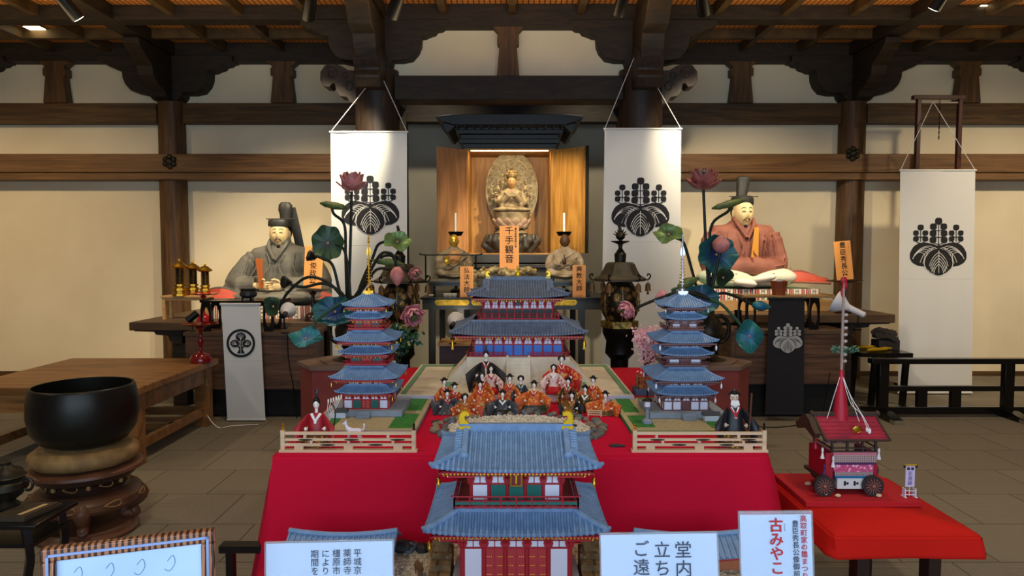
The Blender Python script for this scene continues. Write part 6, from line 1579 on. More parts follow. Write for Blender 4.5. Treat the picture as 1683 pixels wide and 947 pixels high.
# ---------------------------------------------------------------- clip lamps, box, cords
Y=6.15; T=thing('storage_box','dark box with a pale wooden top under the altar, carrying a clip lamp','box',(X(751,Y),Y+.2,0)); hw=(X(782,Y)-X(721,Y))/2; zt=Z(560,Y+.2)
MB().box(-hw,hw,-.15,.15,0,zt-.03).build('body',mat('purple grey box','#4d4048',.6),T); MB().box(-hw-.01,hw+.01,-.17,.17,zt-.029,zt).build('top',PALEW,T,bev=.003)
LAMPW=mat('reflector white','#dcdde0',.4); BULB=mat('bulb glow','#fff4dc',.4,emit=12)
def cliplamp(label,px,py,Y,base,face,body,shade=LAMPW,s=1,r=.075,lit=True):
    p=W(px,py,Y); T=thing('clip_lamp',label,'lamp',(p.x,p.y,base)); h=p.z-base; E_=aim(*face)
    o=MB().lathe([(.022,-.11),(.028,-.07),(.05,-.04),(r*.93,.0),(r,.03),(r*.96,.03),(r*.88,.0),(.045,-.036),(.02,-.06)],32,cap=False).build('reflector',shade,T); o.location=(0,0,h); o.rotation_euler=E_; o.scale=(s,s,s)
    b=MB().lathe([(0,-.21),(.022,-.2),(.024,-.12),(.024,-.06),(0,-.06)],16).build('socket',body,T); b.location=(0,0,h); b.rotation_euler=E_; b.scale=(s,s,s)
    if lit: b=MB().ell((0,0,-.01),(.026,.026,.034),12,8).build('bulb',BULB,T); b.location=(0,0,h); b.rotation_euler=E_; b.scale=(s,s,s)
    f=Vector(face).normalized(); q=Vector((0,0,h))-f*.15*s
    MB().tube([(q.x,q.y,q.z),(q.x,q.y-.01,q.z-.05),(q.x,q.y,max(.02,.05))],.007,8).box(q.x-.03,q.x+.03,q.y-.02,q.y+.03,.001,.012).box(q.x-.02,q.x+.02,q.y-.015,q.y+.015,.04,.055).build('clamp',BLACKM,T)
    return T
cliplamp('round white reflector lamp clipped to the left cabinet below the grey lord',473,511,6.6,ZCB[-1]+.0005,(-.1,1,.18),BLACKM)
cliplamp('round white reflector lamp clipped to the storage box left of the great hall',749,528,6.25,zt+.0005,(.1,1,.15),BLACKM,r=.08)
cliplamp('white bell-shaped reflector lamp clipped to the corner of the right cabinet',1378,498,6.65,ZCB[1]+.0005,(-.75,.5,.42),LAMPW,s=1.25,lit=False,r=.085)
for px,py,Y,zb_,d,lb in ((316,521,6.62,ZCB[-1],(.5,.2,.45),'small black clip spotlight behind the red dish stand'),(1213,520,6.62,ZCB[1],(0,.1,1),'small black cylindrical lamp on the left end of the right cabinet')):
    p=W(px,py,Y); T=thing('small_spotlight',lb,'spotlight',(p.x,p.y,zb_+.0005)); h=p.z-zb_; d=Vector(d).normalized()
    a=Vector((0,0,h)); MB().tube([a-d*.06,a-d*.055,a+d*.06],[.022,.032,.034],16).tube([a-d*.055,a-d*.02],.036,16).build('body',BLACKM,T)
    MB().cyl((0,0,0),(0,0,h-.03),.006,n=8).cyl((0,0,0),(0,0,.008),.03,n=16).build('stand',BLACKM,T)
def cord(label,pts,m,r=.004):
    L=[Vector(p) for p in pts]; o=MB().tube(bez(L,8),r,6).build('cord',m); tag(o,label,'cord')
cord('thin black lamp cord hanging down the front of the left cabinet',[W(472,550,6.53),W(474,590,6.53),W(481,630,6.53),W(483,650,6.53),(X(483,6.5),6.52,.006)],BLACKM)
cord('white cord lying on the floor by the narrow white banner',[(X(326,6.3),6.3,.3),(X(330,6.2),6.25,.12),(X(345,6.1),6.2,.006),(X(372,6.2),6.25,.006),(X(420,6.3),6.3,.006)],STR[0])
cord('thin black cord on the floor in front of the black banner',[(X(1215,6.3),6.3,.006),(X(1270,6.25),6.2,.006),(X(1320,6.35),6.3,.006),(X(1345,6.5),6.4,.02),(X(1368,6.5),6.5,.45)],BLACKM)
# ================================================================ dolls and little animals
def brocade(name,a,b,scale=55,c=None):
    return mat(name,a,.6,col2=b,scale=scale,kind='voronoi',lo=.28,hi=.42,sheen=.03)
OR=brocade('orange brocade','#c4531f','#e0a23e',70); OR2=brocade('rust brocade','#a83a1c','#d9b15a',60); GRB=brocade('grey robe brocade','#34373d','#5b6068',45); BLB=brocade('black robe brocade','#141315','#2d2830',45)
PKB=brocade('white pink brocade','#e3c9bf','#c4736a',50); RDB=brocade('red brocade','#b81f22','#d98a3a',48); GDB=brocade('dark gold brocade','#4b3418','#c08a2c',60); HAK=mat('red hakama','#b8101c',.6); HAKG=brocade('grey hakama','#3f474c','#7e8788',50)
DF=mat('doll face','#f1ebe4',.4); HAIR=mat('doll hair','#0c0b0c',.35); DWH=mat('doll white silk','#e8e4e0',.6); DRED=mat('doll red','#b0101d',.5)
def doll(label,px,hy,Y,zb_,w,robe,lower,hair='f',hat=None,rz=0,stand=False,spread=1,prop=None,inner=DWH,hs=.0195,beard=False,trim_=None,face=DF,group=None):
    p=W(px,hy,Y); zb_+=.001; T=thing('hina_doll',label,'doll',(p.x,Y,zb_),rz,group=group); H=p.z-zb_; hw=w*Y/F/2
    sh=H-hs*1.7; S=hs/.0195
    def E(z,rx,ry,cy=0,n=22,wv=0): return [(rx*math.cos(a)*(1+wv*math.sin(a*7)),cy+ry*math.sin(a)*(1+wv*math.cos(a*9)),z) for a in [2*PI*k/n for k in range(n)]]
    mb=MB(); b=hw*(.42 if stand else .62)
    mb.loft([E(sh*.30,b,b*.75,wv=.04),E(sh*.5,b*.72,b*.55,wv=.03),E(sh*.8,.030*S,.024*S),E(sh*.95,.030*S,.02*S),E(sh*1.02,.010*S,.010*S)])
    mb.build('robe',robe,T)
    mb=MB(); mb.loft([E(0,hw*(.62 if stand else .8),hw*(.45 if stand else .62),-.2*hw,wv=.07),E(sh*.12,hw*(.6 if stand else .78),hw*.5,-.16*hw,wv=.07),E(sh*.34,b*.9,b*.72,wv=.03),E(sh*.42,b*.5,b*.4)])
    mb.build('lower_robe',lower,T)
    for a in (-1,1):
        # sleeve: flaring lobe from the shoulder
        def fn(u,v):
            ang=2*PI*v; L=u; cx=a*(.022*S+(hw*.86*spread-.022*S)*L); cz=sh*.90-(sh*.52)*L**1.3; cy=-.02*S*L-.028*S*math.sin(PI*L*.6)
            r=.014*S+(.30*hw+.012)*L**1.2
            return (cx+a*.2*r*math.sin(ang)*L,cy+r*.42*math.cos(ang),cz+r*.95*math.sin(ang)-r*.35*L)
        mb=MB(); rings=[[fn(u/7,v/14) for v in range(14)] for u in range(8)]; mb.loft(rings)
        o=mb.build('sleeve',robe,T)
        # sleeve lining and hand
        c=Vector(rings[-1][0])*.5+Vector(rings[-1][7])*.5
        mb=MB().loft([[Vector(q)*.62+c*.38+Vector((a*.0015,-.001,0)) for q in rings[-1]],[Vector(q)*.9+c*.1+Vector((a*.001,0,0)) for q in rings[-1]]]); mb.build('sleeve_lining',trim_ or DRED,T)
        h=MB().ell((a*(hw*.42*spread+.004),-.034*S,sh*.55),(.006*S,.006*S,.008*S),8,6); h.tube([(a*(hw*.42*spread),-.036*S,sh*.55),(a*(hw*.36*spread),-.042*S,sh*.57)],[.004*S,.002*S],6); h.build('hand',face,T)
    mb=MB(); 
    for q,(o_,mm) in enumerate(((0,inner),(.004,trim_ or DRED))):
        cb=MB().tube([(-.014*S-o_,-.012*S,sh*1.0),(-.004*S,-.026*S-o_*.2,sh*.84),(.002*S,-.029*S,sh*.72)],.0042*S,6).tube([(.014*S+o_,-.012*S,sh*1.0),(.004*S,-.026*S-o_*.2,sh*.84),(-.002*S,-.029*S,sh*.72)],.0042*S,6).build('collar',mm,T)
    # head
    fn2=head_fn(hs*.55); mb=MB(); mb.ell((0,0,H),(hs*.62,hs*.68,hs*.92),20,14,fn=fn2); mb.cyl((0,.0,H-hs*.6),(0,.0,sh*.98),hs*.28,n=10); hd=mb.build('head',face,T,angle=80)
    f=MB()
    for a in (-1,1):
        f.tube([(a*hs*.14,-hs*.66,H+hs*.02),(a*hs*.26,-hs*.66,H+hs*.05),(a*hs*.38,-hs*.58,H+hs*.01)],[hs*.02,hs*.05,hs*.02],6); f.tube([(a*hs*.14,-hs*.66,H+hs*.26),(a*hs*.28,-hs*.62,H+hs*.31)],hs*.025,5)
    f.build('eyes',HAIR,hd); MB().ell((0,-hs*.72,H-hs*.42),(hs*.09,hs*.05,hs*.05),8,5).build('lips',DRED,hd)
    hb=MB(); hb.ell((0,hs*.12,H+hs*.22),(hs*.72,hs*.72,hs*.85),18,12)
    if hair=='f': # court lady: wide side hair, falling back
        for a in (-1,1): hb.ell((a*hs*.62,hs*.12,H+hs*.1),(hs*.42,hs*.4,hs*.62),12,8)
        hb.tube([(0,hs*.5,H),(0,hs*.9,H-hs*1.2),(0,hs*1.2,sh*.55)],[hs*.5,hs*.42,hs*.15],8,flat=.5)
    elif hair=='r': 
        hb.ell((0,hs*.1,H+hs*.2),(hs*1.05,hs*.6,hs*.95),16,10)
    elif hair=='b': 
        for a in (-1,1): hb.ell((a*hs*.5,hs*.1,H-hs*.1),(hs*.25,hs*.3,hs*.5),8,6)
    hb.build('hair',HAIR if not beard else mat('old white hair','#e2dfdb',.7),hd)
    if hat=='court':
        MB().ell((0,0,H+hs*.9),(hs*.55,hs*.5,hs*.3),14,8).ell((0,hs*.25,H+hs*1.35),(hs*.25,hs*.25,hs*.5),10,6).tube([(0,hs*.4,H+hs*1.3),(0,hs*.6,H+hs*2.6)],[hs*.2,hs*.28],8,flat=.3).cyl((-hs*.7,0,H+hs*1.05),(hs*.7,0,H+hs*1.05),hs*.05,n=6).build('hat',HAIR,hd)
    elif hat=='cap':
        MB().lathe([(hs*.6,0),(hs*.68,hs*.2),(hs*.45,hs*.75),(0,hs*.95)],12,(0,hs*.05,H+hs*.55)).tube([(-hs*1.15,hs*.2,H+hs*.55),(-hs*.4,hs*.0,H+hs*.85),(hs*.4,0,H+hs*.85),(hs*1.15,hs*.2,H+hs*.55)],[hs*.18,hs*.25,hs*.25,hs*.18],6).build('hat',HAIR,hd)
    elif hat=='crown':
        m=MB().lathe([(hs*.5,0),(hs*.5,hs*.12),(0,hs*.14)],12,(0,0,H+hs*.95))
        for k in range(5): m.cyl(((k-2)*hs*.22,-hs*.1,H+hs*1.0),((k-2)*hs*.32,-hs*.15,H+hs*(1.5-.1*abs(k-2))),hs*.04,n=5)
        m.build('crown',GOLD,hd)
    if beard:
        m=MB()
        for k in range(9): x=(k-4)*hs*.14; m.tube([(x,-hs*.55,H-hs*.5),(x*1.3,-hs*.85,H-hs*1.3),(x*1.4,-hs*.8,H-hs*2.1+abs(x)*1.4)],[hs*.12,hs*.12,hs*.02],6)
        m.build('beard',MATS['old white hair'],hd)
    if prop=='fan': MB().prism([(0,0)]+[(.03*S*math.sin(t),.03*S*math.cos(t)) for t in [-.8+.2*k for k in range(9)]],-.05*S,-.048*S).build('fan',mat('fan gold','#cfa350',.4),T).location=(.0,0,sh*.5)
    elif prop=='lute': 
        o=MB().ell((0,0,0),(.022,.008,.03),14,8).cyl((0,0,.02),(0,0,.075),.004,n=8).build('lute',mat('lute wood','#7a3c18',.4),T); o.location=(0,-.045,sh*.5); o.rotation_euler=(0,.9,0)
    elif prop=='sceptre': MB().prism([(-.004,0),(.004,0),(.0055,.05*S),(-.0055,.05*S)],-.044*S,-.042*S).build('sceptre',PINE,T).location=(0,0,sh*.5)
    elif prop=='staff': MB().cyl((hw*.55,-.04*S,-.0),(hw*.62,-.05*S,H*1.15),.0035,.0045,8).build('staff',mat('staff brown','#5a3320',.5),T)
    elif prop=='arrows':
        m=MB()
        for k in range(6): m.cyl((hw*.35,.05,sh*.4),(hw*.5+.012*k,.05,H+.004*k),.0016,n=5); m.ell((hw*.5+.012*k,.05,H+.004*k),(.004,.003,.012),6,4)
        m.build('arrow_quiver',mat('feather white','#e6ddd0',.7),T); MB().tube(bez([(hw*.75,.02,sh*.3),(hw*.9,.02,H*.75),(hw*.7,.02,H*1.0)],5),.003,6).build('bow',mat('bow lacquer','#2b2016',.3),T)
    elif prop=='box': MB().box(-.02,.02,-.06,-.035,sh*.42,sh*.5).build('offering_tray',PINE,T)
    elif prop=='drum': MB().cyl((0,-.035,.03),(0,-.07,.035),.02,n=16).build('drum',mat('drum','#c99b4b',.4),T)
    return T
ZD=ZT+.0425+.0055
F1=ZT+.0035
doll('emperor doll in a broad black robe and tall finned cap, behind the left court ladies',799,584,4.22,ZD,66,BLB,GDB,'b','court',prop='sceptre',hs=.024,spread=1.05)
doll('empress doll in a layered red and gold robe, rearmost on the right of the group',923,590,4.22,ZD,62,RDB,RDB,'f','crown',prop='fan',hs=.023,spread=1.1)
doll('standing lady doll in pink-white robe with red trousers, in front of the black emperor',807,606,4.12,ZD,40,PKB,HAK,'f',stand=True,rz=.1,trim_=DRED)
doll('standing lady doll in white robe with red trousers, left of the empress',910,604,4.12,ZD,44,PKB,HAK,'f',stand=True,rz=-.1,trim_=DWH)
doll('orange-robed doll half hidden between the emperor and the kneeling grey-skirted doll',792,618,3.985,F1,38,OR,OR2,'r',rz=.2)
doll('kneeling doll with orange top and wide grey skirt at the left, below the emperor',789,632,3.87,F1,48,OR,GRB,'b','cap',rz=.15,prop='drum')
doll('leftmost orange doll with a flat black cap, at the back',730,628,3.99,F1,40,OR,OR2,'b','cap',rz=.35)
doll('orange musician doll with black cap, second from the left at the back',747,636,3.93,F1,34,OR2,GRB,'b','cap',rz=.3,prop='drum')
doll('doll in a spreading dark grey robe at the far left front',735,647,3.82,F1,58,GRB,GRB,'b','cap',rz=.2,trim_=DRED)
doll('red-orange doll sitting lowest on the left, above the left golden ridge tail',764,653,3.73,F1,52,OR2,OR,'r',rz=.3,spread=1.1)
doll('doll in a spreading black-grey robe with white collar at the front centre',826,648,3.80,F1,54,GRB,BLB,'b','cap',trim_=DWH)
doll('orange doll with a black cap behind the front centre grey doll',838,622,3.96,F1,40,OR,OR2,'b','cap')
doll('small doll with round black hair and green collar at the middle of the back row',856,623,3.985,F1,34,GRB,OR2,'r',trim_=mat('doll green','#2d5d4a',.6))
doll('orange and grey doll with broad dark skirt, right of the front centre',878,633,3.86,F1,60,OR,GRB,'b','cap',rz=-.15,spread=1.05)
doll('gold-brown doll standing in front of the empress',934,627,3.97,F1,36,GDB,OR,'b','cap',rz=-.2,prop='lute')
doll('rust and gold doll with black cap at the right end of the back row',975,625,3.98,F1,46,OR,GDB,'b','cap',rz=-.3)
doll('dark gold doll bending between the right front dolls',962,640,3.87,F1,36,GDB,BLB,'b','cap',rz=-.3,trim_=DWH)
doll('dark doll with brown skirt sitting in front below the empress',940,650,3.78,F1,42,BLB,GDB,'b','cap',rz=-.2,trim_=OR)
doll('rightmost orange doll with gold skirt, next to the tiny bench',995,650,3.80,F1,56,OR,GDB,'b','cap',rz=-.35,prop='sceptre',spread=1.1)
doll('large doll in a bright red robe with black cap and arrows, behind the left fence',520,664,3.19,F1,66,mat('red silk','#a81422',.45,col2='#8c0f1c',scale=20,sheen=.03),GDB,'b','court',prop='arrows',hs=.025,spread=1.0,trim_=DWH,rz=.1)
doll('large old doll with long white beard and black robe, behind the right fence',1207,653,3.19,F1,72,mat('black silk','#11121a',.45,sheen=.03),GDB,'b','cap',prop='staff',hs=.025,spread=1.0,beard=True,face=mat('old face','#cdb39c',.5),trim_=DRED,rz=-.1)
# ---- white dog, deer
def quad(T,s,m,dog=True,name='body'):
    mb=MB()
    mb.tube(bez([(-.30,0,.36),(-.12,0,.38),(.10,0,.37),(.26,0,.38)],5),[.085]*3+[.095]*5+[.10]*4+[.115]*4,12)
    mb.tube(bez([(.26,0,.40),(.36,0,.50),(.40,0,.60)],4),[.09]*3+[.07]*3+[.055]*3,10)
    mb.ell((.42,0,.62),(.075,.055,.06),14,10).tube([(.45,0,.61),(.53,0,.585),(.56,0,.58)],[.045,.03,.022],10)
    for a in (-1,1):
        mb.tube([(.24,a*.05,.36),(.26,a*.055,.20),(.25,a*.055,.10),(.255,a*.055,.015)],[.055,.034,.026,.022],8); mb.ell((.27,a*.055,.015),(.035,.024,.015),8,6)
        mb.tube([(-.25,a*.05,.36),(-.20,a*.06,.24),(-.30,a*.06,.14),(-.28,a*.06,.015)],[.08,.055,.028,.022],8); mb.ell((-.265,a*.06,.015),(.035,.024,.015),8,6)
        mb.tube([(.40,a*.04,.66),(.385,a*.055,.72)],[.025,.008] if dog else [.02,.006],6)
    if dog: mb.tube(bez([(-.34,0,.40),(-.42,0,.48),(-.44,0,.58),(-.38,0,.60)],4),[.035]*12+[.012],8)
    else: mb.tube([(-.37,0,.40),(-.42,0,.36)],[.03,.012],8)
    o=remesh(mb,name,[m],T,voxel=.014,smooth=2); o.scale=(s,s,s)
    f=MB()
    for a in (-1,1): f.ell((.455,a*.042,.635),.009,6,5)
    f.ell((.565,0,.588),.012,6,5); f.build('eyes_and_nose',HAIR,o)
    return o
T=thing('dog_figure','small white dog figure standing behind the left fence','dog',(X(580,3.2),3.2,ZT+.002),PI-.15)
quad(T,.135,mat('white dog','#ddd9e6',.6)); T.scale=(.8,1,1.12); 
for i,(px,Y,rz,lb) in enumerate(((685,2.60,1.25,'brown deer figure on the gravel left of the gate, facing the viewer'),)):
    T=thing('deer_figure',lb,'deer',(X(px,Y),Y,.3525),-rz)
    b=quad(T,.115,mat('deer brown','#7a5532',.7,col2='#4c331c',scale=30),dog=False,name='body')
    m=MB()
    for a in (-1,1): m.tube([(.40,a*.025,.67),(.37,a*.06,.78),(.40,a*.075,.86)],.010,6).tube([(.375,a*.055,.76),(.43,a*.06,.80)],.008,6)
    m.build('antlers',mat('antler','#b7996c',.6),b)
# small models on the boards
T=thing('stone_lantern_model','thin bronze and white garden lantern model at the left of the brown pagoda','model lantern',(X(1066,3.5),3.5,ZT+.0225))
MB().lathe([(0,0),(.028,0),(.028,.012),(.02,.02),(.01,.024),(.008,.07),(.014,.075),(.018,.085),(0,.085)],8).build('pedestal',STONEB,T)
MB().lathe([(0,.085),(.015,.085),(.015,.115),(0,.115)],8).build('fire_box',MWHITE,T)
MB().lathe([(.028,.113),(.024,.12),(.008,.128),(.004,.135),(.007,.145),(.003,.152),(.006,.16),(0,.168)],8).build('roof',BRONZE,T)
T=thing('hut_model','tiny dark-roofed gatehouse model at the lower left of the red pagoda','model',(X(553,3.62),3.62,ZT+.0225))
MB().box(-.04,.04,-.02,.02,0,.03).build('walls',MWHITE,T); MB().prism([(-.03,.03),(.03,.03),(0,.05)],-.05,.05,ax='x').build('roof',mat('dark roof','#3a4048',.6),T)
T=thing('hut_model','tiny dark-roofed gatehouse model at the lower right of the brown pagoda','model',(X(1172,3.55),3.55,ZT+.0225))
MB().box(-.035,.035,-.018,.018,0,.03).build('walls',MWHITE,T); MB().prism([(-.028,.03),(.028,.03),(0,.048)],-.045,.045,ax='x').build('roof',MATS['dark roof'],T)
# rocks and wooden steps around the gate
rr=random.Random(4)
for i,(px,py,s) in enumerate(((658,912,.05),(668,898,.04),(690,900,.035),(706,897,.03),(990,900,.035),(1003,908,.045),(1012,896,.035))):
    x=X(px,2.82); o=rock(40+i,1).build('garden_rock',STN[(i*2)%3] if i%2 else MATS['dark flat stone']); o.location=(x,2.84,.3525); o.scale=(s,s,s*.9); o.rotation_euler=(0,0,i)
    tag(o,['large dark rock at the left end of the gravel','grey rock behind the deer','dark rock behind the deer antlers','small grey rock nearest the gate on the left','small dark rock nearest the gate on the right','brown rock on the right beside the white sign','dark rock at the right end of the rock row'][i],'rock')
for s in (-1,1):
    x=.015+s*.285; T=thing('wooden_steps','stepped brown wooden block on the %s flank of the gate'%('left' if s<0 else 'right'),'steps',(x,2.58,.3525))
    m=MB()
    for k in range(4): m.box(-.04,.04,-.12+.05*k,.12,.022*k,.022*(k+1))
    m.build('steps',mat('cork brown','#8a6a42',.8,col2='#5d452a',scale=20),T)
    MB().box(-.035,.035,.05,.06,.088,.13).box(-.035,-.028,-.06,.06,.11,.12).box(.028,.035,-.06,.06,.11,.12).build('rail',MATS['cork brown'],T)
# ================================================================ foreground and the floor pieces
# --- standing gong bowl
Y=3.9; xg=X(131,Y)
T=thing('gong_stand','round carved wooden gong stand with curled legs and a ring base, left foreground','stand',(xg,Y,0))
SB=mat('stand brown','#6b4630',.4,col2='#4a2d1d',scale=6); SG=mat('stand dark panel','#2e1c14',.4)
MB().lathe([(0,0),(.255,0),(.265,.02),(.25,.035),(.235,.04),(.225,.055),(.20,.055),(0,.05)],40).build('base_ring',SB,T)
MB().lathe([(0,.395),(.27,.395),(.292,.385),(.295,.37),(.28,.36),(.0,.36)][::-1],44).build('rim',SB,T)
MB().lathe([(.26,.36),(.25,.33),(.215,.31),(.205,.275),(.22,.262),(0,.26)][::-1],44).build('waist',SG,T)
MB().lathe([(.215,.262),(.255,.255),(.285,.225),(.285,.19),(.262,.165),(.24,.17),(.26,.19),(.262,.22),(.2,.245)],44,wob=lambda a,z:1).build('apron',SB,T)
for q in range(8):
    a=PI/4*q+.2; 
    for (z,rr_) in ((.312,.222),(.215,.289)):
        pts=[((rr_+.002)*math.cos(a+.16*math.cos(t)),(rr_+.002)*math.sin(a+.16*math.cos(t)),z+.014*math.sin(t)+.005*math.sin(2*t)) for t in [j*.45 for j in range(15)]]
        MB().tube(pts,.0035,5).build('gilt_scroll',mat('dull gilt','#9a7a4a',.45,metal=.3),T)
    c=a+PI/8; MB().cyl(((.224)*math.cos(c),(.224)*math.sin(c),.30),((.224)*math.cos(c),(.224)*math.sin(c),.33),.012,n=8).build('gilt_block',mat('dull gilt','#9a7a4a'),T)
for q in range(4):
    a=PI/2*q-PI/2+.45; c,s=math.cos(a),math.sin(a)
    MB().tube(bez([(.25*c,.25*s,.21),(.27*c,.27*s,.17),(.20*c,.20*s,.12),(.18*c,.18*s,.085),(.23*c,.23*s,.07),(.255*c,.255*s,.09)],5),[.045]*5+[.038]*5+[.03]*8+[.026]*7+[.02],10).ell((.235*c,.235*s,.085),(.03,.03,.03),12,8).build('leg',SB,T)
o=MB().lathe([(0,0),(.2,0),(.255,.015),(.278,.045),(.27,.08),(.235,.105),(0,.11)],44,wob=lambda a,z:1+.008*math.sin(a*9)).build('gong_cushion',mat('cushion brocade','#8a6c40',.7,col2='#6e5430',scale=14,detail=8),angle=85); o.location=(xg,Y,.396); tag(o,'round tan brocade cushion under the black bowl gong','cushion')
o=MB().lathe([(0,0),(.15,.0),(.22,.03),(.262,.09),(.278,.17),(.275,.25),(.262,.325),(.258,.335),(.245,.335),(.246,.32),(.258,.25),(.262,.17),(.245,.1),(.2,.05),(0,.03)],56).build('bowl_gong',mat('gong black','#26241e',.38,metal=.6,col2='#1a1916',scale=3),angle=85); o.location=(xg,Y,.5055); tag(o,'huge black metal bowl gong resting on its cushion in the left foreground','gong')
# --- low black lacquer table at lower left
zt=.50; x1=-1.90
T=thing('lacquer_table','low black lacquer table cut by the left edge, carrying an incense burner','table',(-2.2,2.87,0))
MB().box(-.25,.30,-.14,.14,zt-.018,zt).build('tabletop',BLACKW,T,bev=.003)
MB().box(-.25,.27,-.12,.12,zt-.10,zt-.085).build('shelf',BLACKW,T); MB().box(-.24,.26,-.11,.11,.1,.12).build('shelf',BLACKW,T)
for a in (-.21,.24):
    for b in (-.11,.11): MB().tube(bez([(a,b,zt-.02),(a+.015,b,zt-.14),(a,b,.25),(a+.0,b,0.012)],4),[.02]*13,4).build('leg',BLACKW,T)
BK=mat('booklet cover','#3a2f22',.5)
T=thing('folded_booklet','dark folded booklet with a pale title strip on the lacquer table','book',(-2.02,2.86,zt+.001),.0)
MB().prism([(-.10,-.09),(.05,-.09),(.09,.09),(-.06,.09)],0,.012,ax='z').prism([(-.095,-.08),(.045,-.08),(.08,.085),(-.055,.085)],.012,.018,ax='z').build('cover',BK,T)
MB().prism([(.00,-.06),(.02,-.06),(.05,.06),(.03,.06)],.0181,.0186,ax='z').build('title_strip',mat('aged strip','#b59a68',.7),T)
T=thing('incense_burner','dark bronze lidded incense burner with ring ear at the left edge','burner',(-2.155,2.93,zt+.001))
MB().lathe([(0,0),(.045,0),(.05,.012),(.03,.03),(.06,.055),(.082,.085),(.08,.11),(.06,.125),(.075,.135),(.07,.14),(0,.14)],28).build('body',BRONZE,T)
MB().lathe([(.07,.14),(.06,.16),(.03,.175),(.02,.185),(.022,.195),(0,.205)],20).build('lid',BRONZE,T)
MB().tube([(.092+.022*math.cos(t),0,.10+.026*math.sin(t)) for t in [k*PI/8 for k in range(17)]],.006,8).build('ring_ear',BRONZE,T)
# --- reception counter below the frame, signs and the framed picture
zc=.735
T=thing('counter_table','narrow table below the picture edge that carries the standing signs','table',(0,1.45,0))
MB().box(-1.2,1.1,-.28,.16,zc-.03,zc).build('tabletop',TABLEW,T)
for a in (-1.1,1.0):
    for b in (-.24,.12): MB().box(a-.03,a+.03,b-.03,b+.03,0,zc-.03).build('leg',TABLEW,T)
ACR=mat('clear acrylic','#eef4fa',.08,trans=.9,ior=1.3,spec=.4)
def sign(label,pa,pb,Y,cols,tilt=.12,inset=.004,roll=0,h=None,rz=0):
    A=W(pa[0],pa[1],Y); B=W(pb[0],pb[1],Y); w=B.x-A.x; top=(A.z+B.z)/2; H=top-zc-.002
    T=thing('acrylic_sign',label,'sign',((A.x+B.x)/2,Y-.0+H*math.tan(-tilt)*0,zc+.001),rot=(-tilt,math.atan2(A.z-B.z,w),rz)); H=H/math.cos(tilt)
    MB().box(-w/2,w/2,0,.003,0,H).box(-w/2,w/2,-.006,-.003,0,H).box(-w/2,w/2,-.003,0,0,.004).build('holder',ACR,T)
    MB().box(-w/2+.003,w/2-.003,-.0025,-.0008,.004,H-inset).build('paper',PAPER,T)
    MB().prism([(0,0),(.07,0),(.07,.003),(.003,.003)],-w/2,w/2,ax='x').build('foot',ACR,T)
    k=Y/F
    for s,px,py,size,step,m,b in cols:
        q=W(px,py,Y); text(s,size*k*1.12,m,T,(q.x-T.location.x,-.0064,(q.z-zc)/math.cos(tilt)),step=step,bold=b)
    return T
sign('white text sign in clear acrylic at the bottom left, five columns of black characters',(433,898),(648,893),1.5,[('平城京',588,911,12.8,1.0,INK2,0),('薬師寺',571,911,12.8,1.0,INK2,0),('橿原市',553,911,12.8,1.0,INK2,0),('により',535,911,12.8,1.0,INK2,0),('期間を',517,911,12.8,1.0,INK2,0)])
sign('white sign with large grey characters in clear acrylic, bottom centre right of the gate',(990,884),(1188,881),1.5,[('堂内',1128.5,899,27,1.05,INK2,.005),('立ち',1093.5,899,26,1.05,INK2,.005),('ご遠',1058.5,897,26,1.05,INK2,.005)])
sign('white sign with red and black vertical characters in acrylic, right bottom',(1222,848),(1345,847),1.55,[('高取町家の雛まつり',1329,856,10.6,1.0,REDINK,.01),('豊臣秀長公像御前',1315,864,10.6,1.0,INK2,.01),('古みやこ',1283,861,22,.96,REDINK,.03),('いにしへ',1297.5,868,3.2,1.0,INK2,0)],inset=.008)
# framed picture
A=W(62,905,1.30); B=W(352,871,1.396); w=math.hypot(B.x-A.x,.096); H=A.z-zc-.004
T=thing('picture_frame','brown and silver striped picture frame holding a pale drawing, bottom left corner','picture frame',((A.x+B.x)/2,1.348,zc+.002),rot=(-.06,0,math.atan2(.096,B.x-A.x)))
FRB=mat('striped frame','#a06a48',.25,col2='#3a1f14',scale=9,kind='wave',stretch=(3,.4,1.5),dist=3,lo=.3,hi=.6); FRS=mat('silver frame bead','#8fa0c8',.3,metal=.6)
for (x0,x1,z0,z1) in ((-w/2,w/2,H-.026,H),(-w/2,w/2,0,.026),(-w/2,-w/2+.026,.026,H-.026),(w/2-.026,w/2,.026,H-.026)): MB().box(x0,x1,-.012,.012,z0,z1).build('frame_rail',FRB,T,bev=.004)
i=.011
for (x0,x1,z0,z1) in ((-w/2+i,w/2-i,H-i-.005,H-i),(-w/2+i,w/2-i,i,i+.005),(-w/2+i,-w/2+i+.005,i,H-i),(w/2-i-.005,w/2-i,i,H-i)): MB().box(x0,x1,-.0145,-.010,z0,z1).build('silver_bead',FRS,T)
MB().box(-w/2+.02,w/2-.02,.0,.008,.02,H-.02).build('picture_sheet',mat('mirror-pale sheet','#b7cdea',.25,col2='#9fb9dc',scale=3),T)
m=MB()
for k in range(4): 
    x=-.10+.055*k; m.tube(bez([(x,-.0008,H-.055),(x+.01,-.0008,H-.045),(x+.014,-.0008,H-.06),(x+.004,-.0008,H-.075),(x-.006,-.0008,H-.07)],5),.0009,4,flat=.4)
m.build('pen_drawing',INK2,T)
# dark rail at lower left behind the frame
T=thing('low_stand','low black stand at the foot of the red cloth, behind the picture frame','stand',(X(392,2.9),2.98,0)); z=Z(907,2.9)
MB().box(-.13,.09,-.03,.03,z-.03,z).build('top',BLACKW,T)
for a in (-.09,.06): MB().box(a-.015,a+.015,-.02,.02,0,z-.03).build('leg',BLACKW,T)
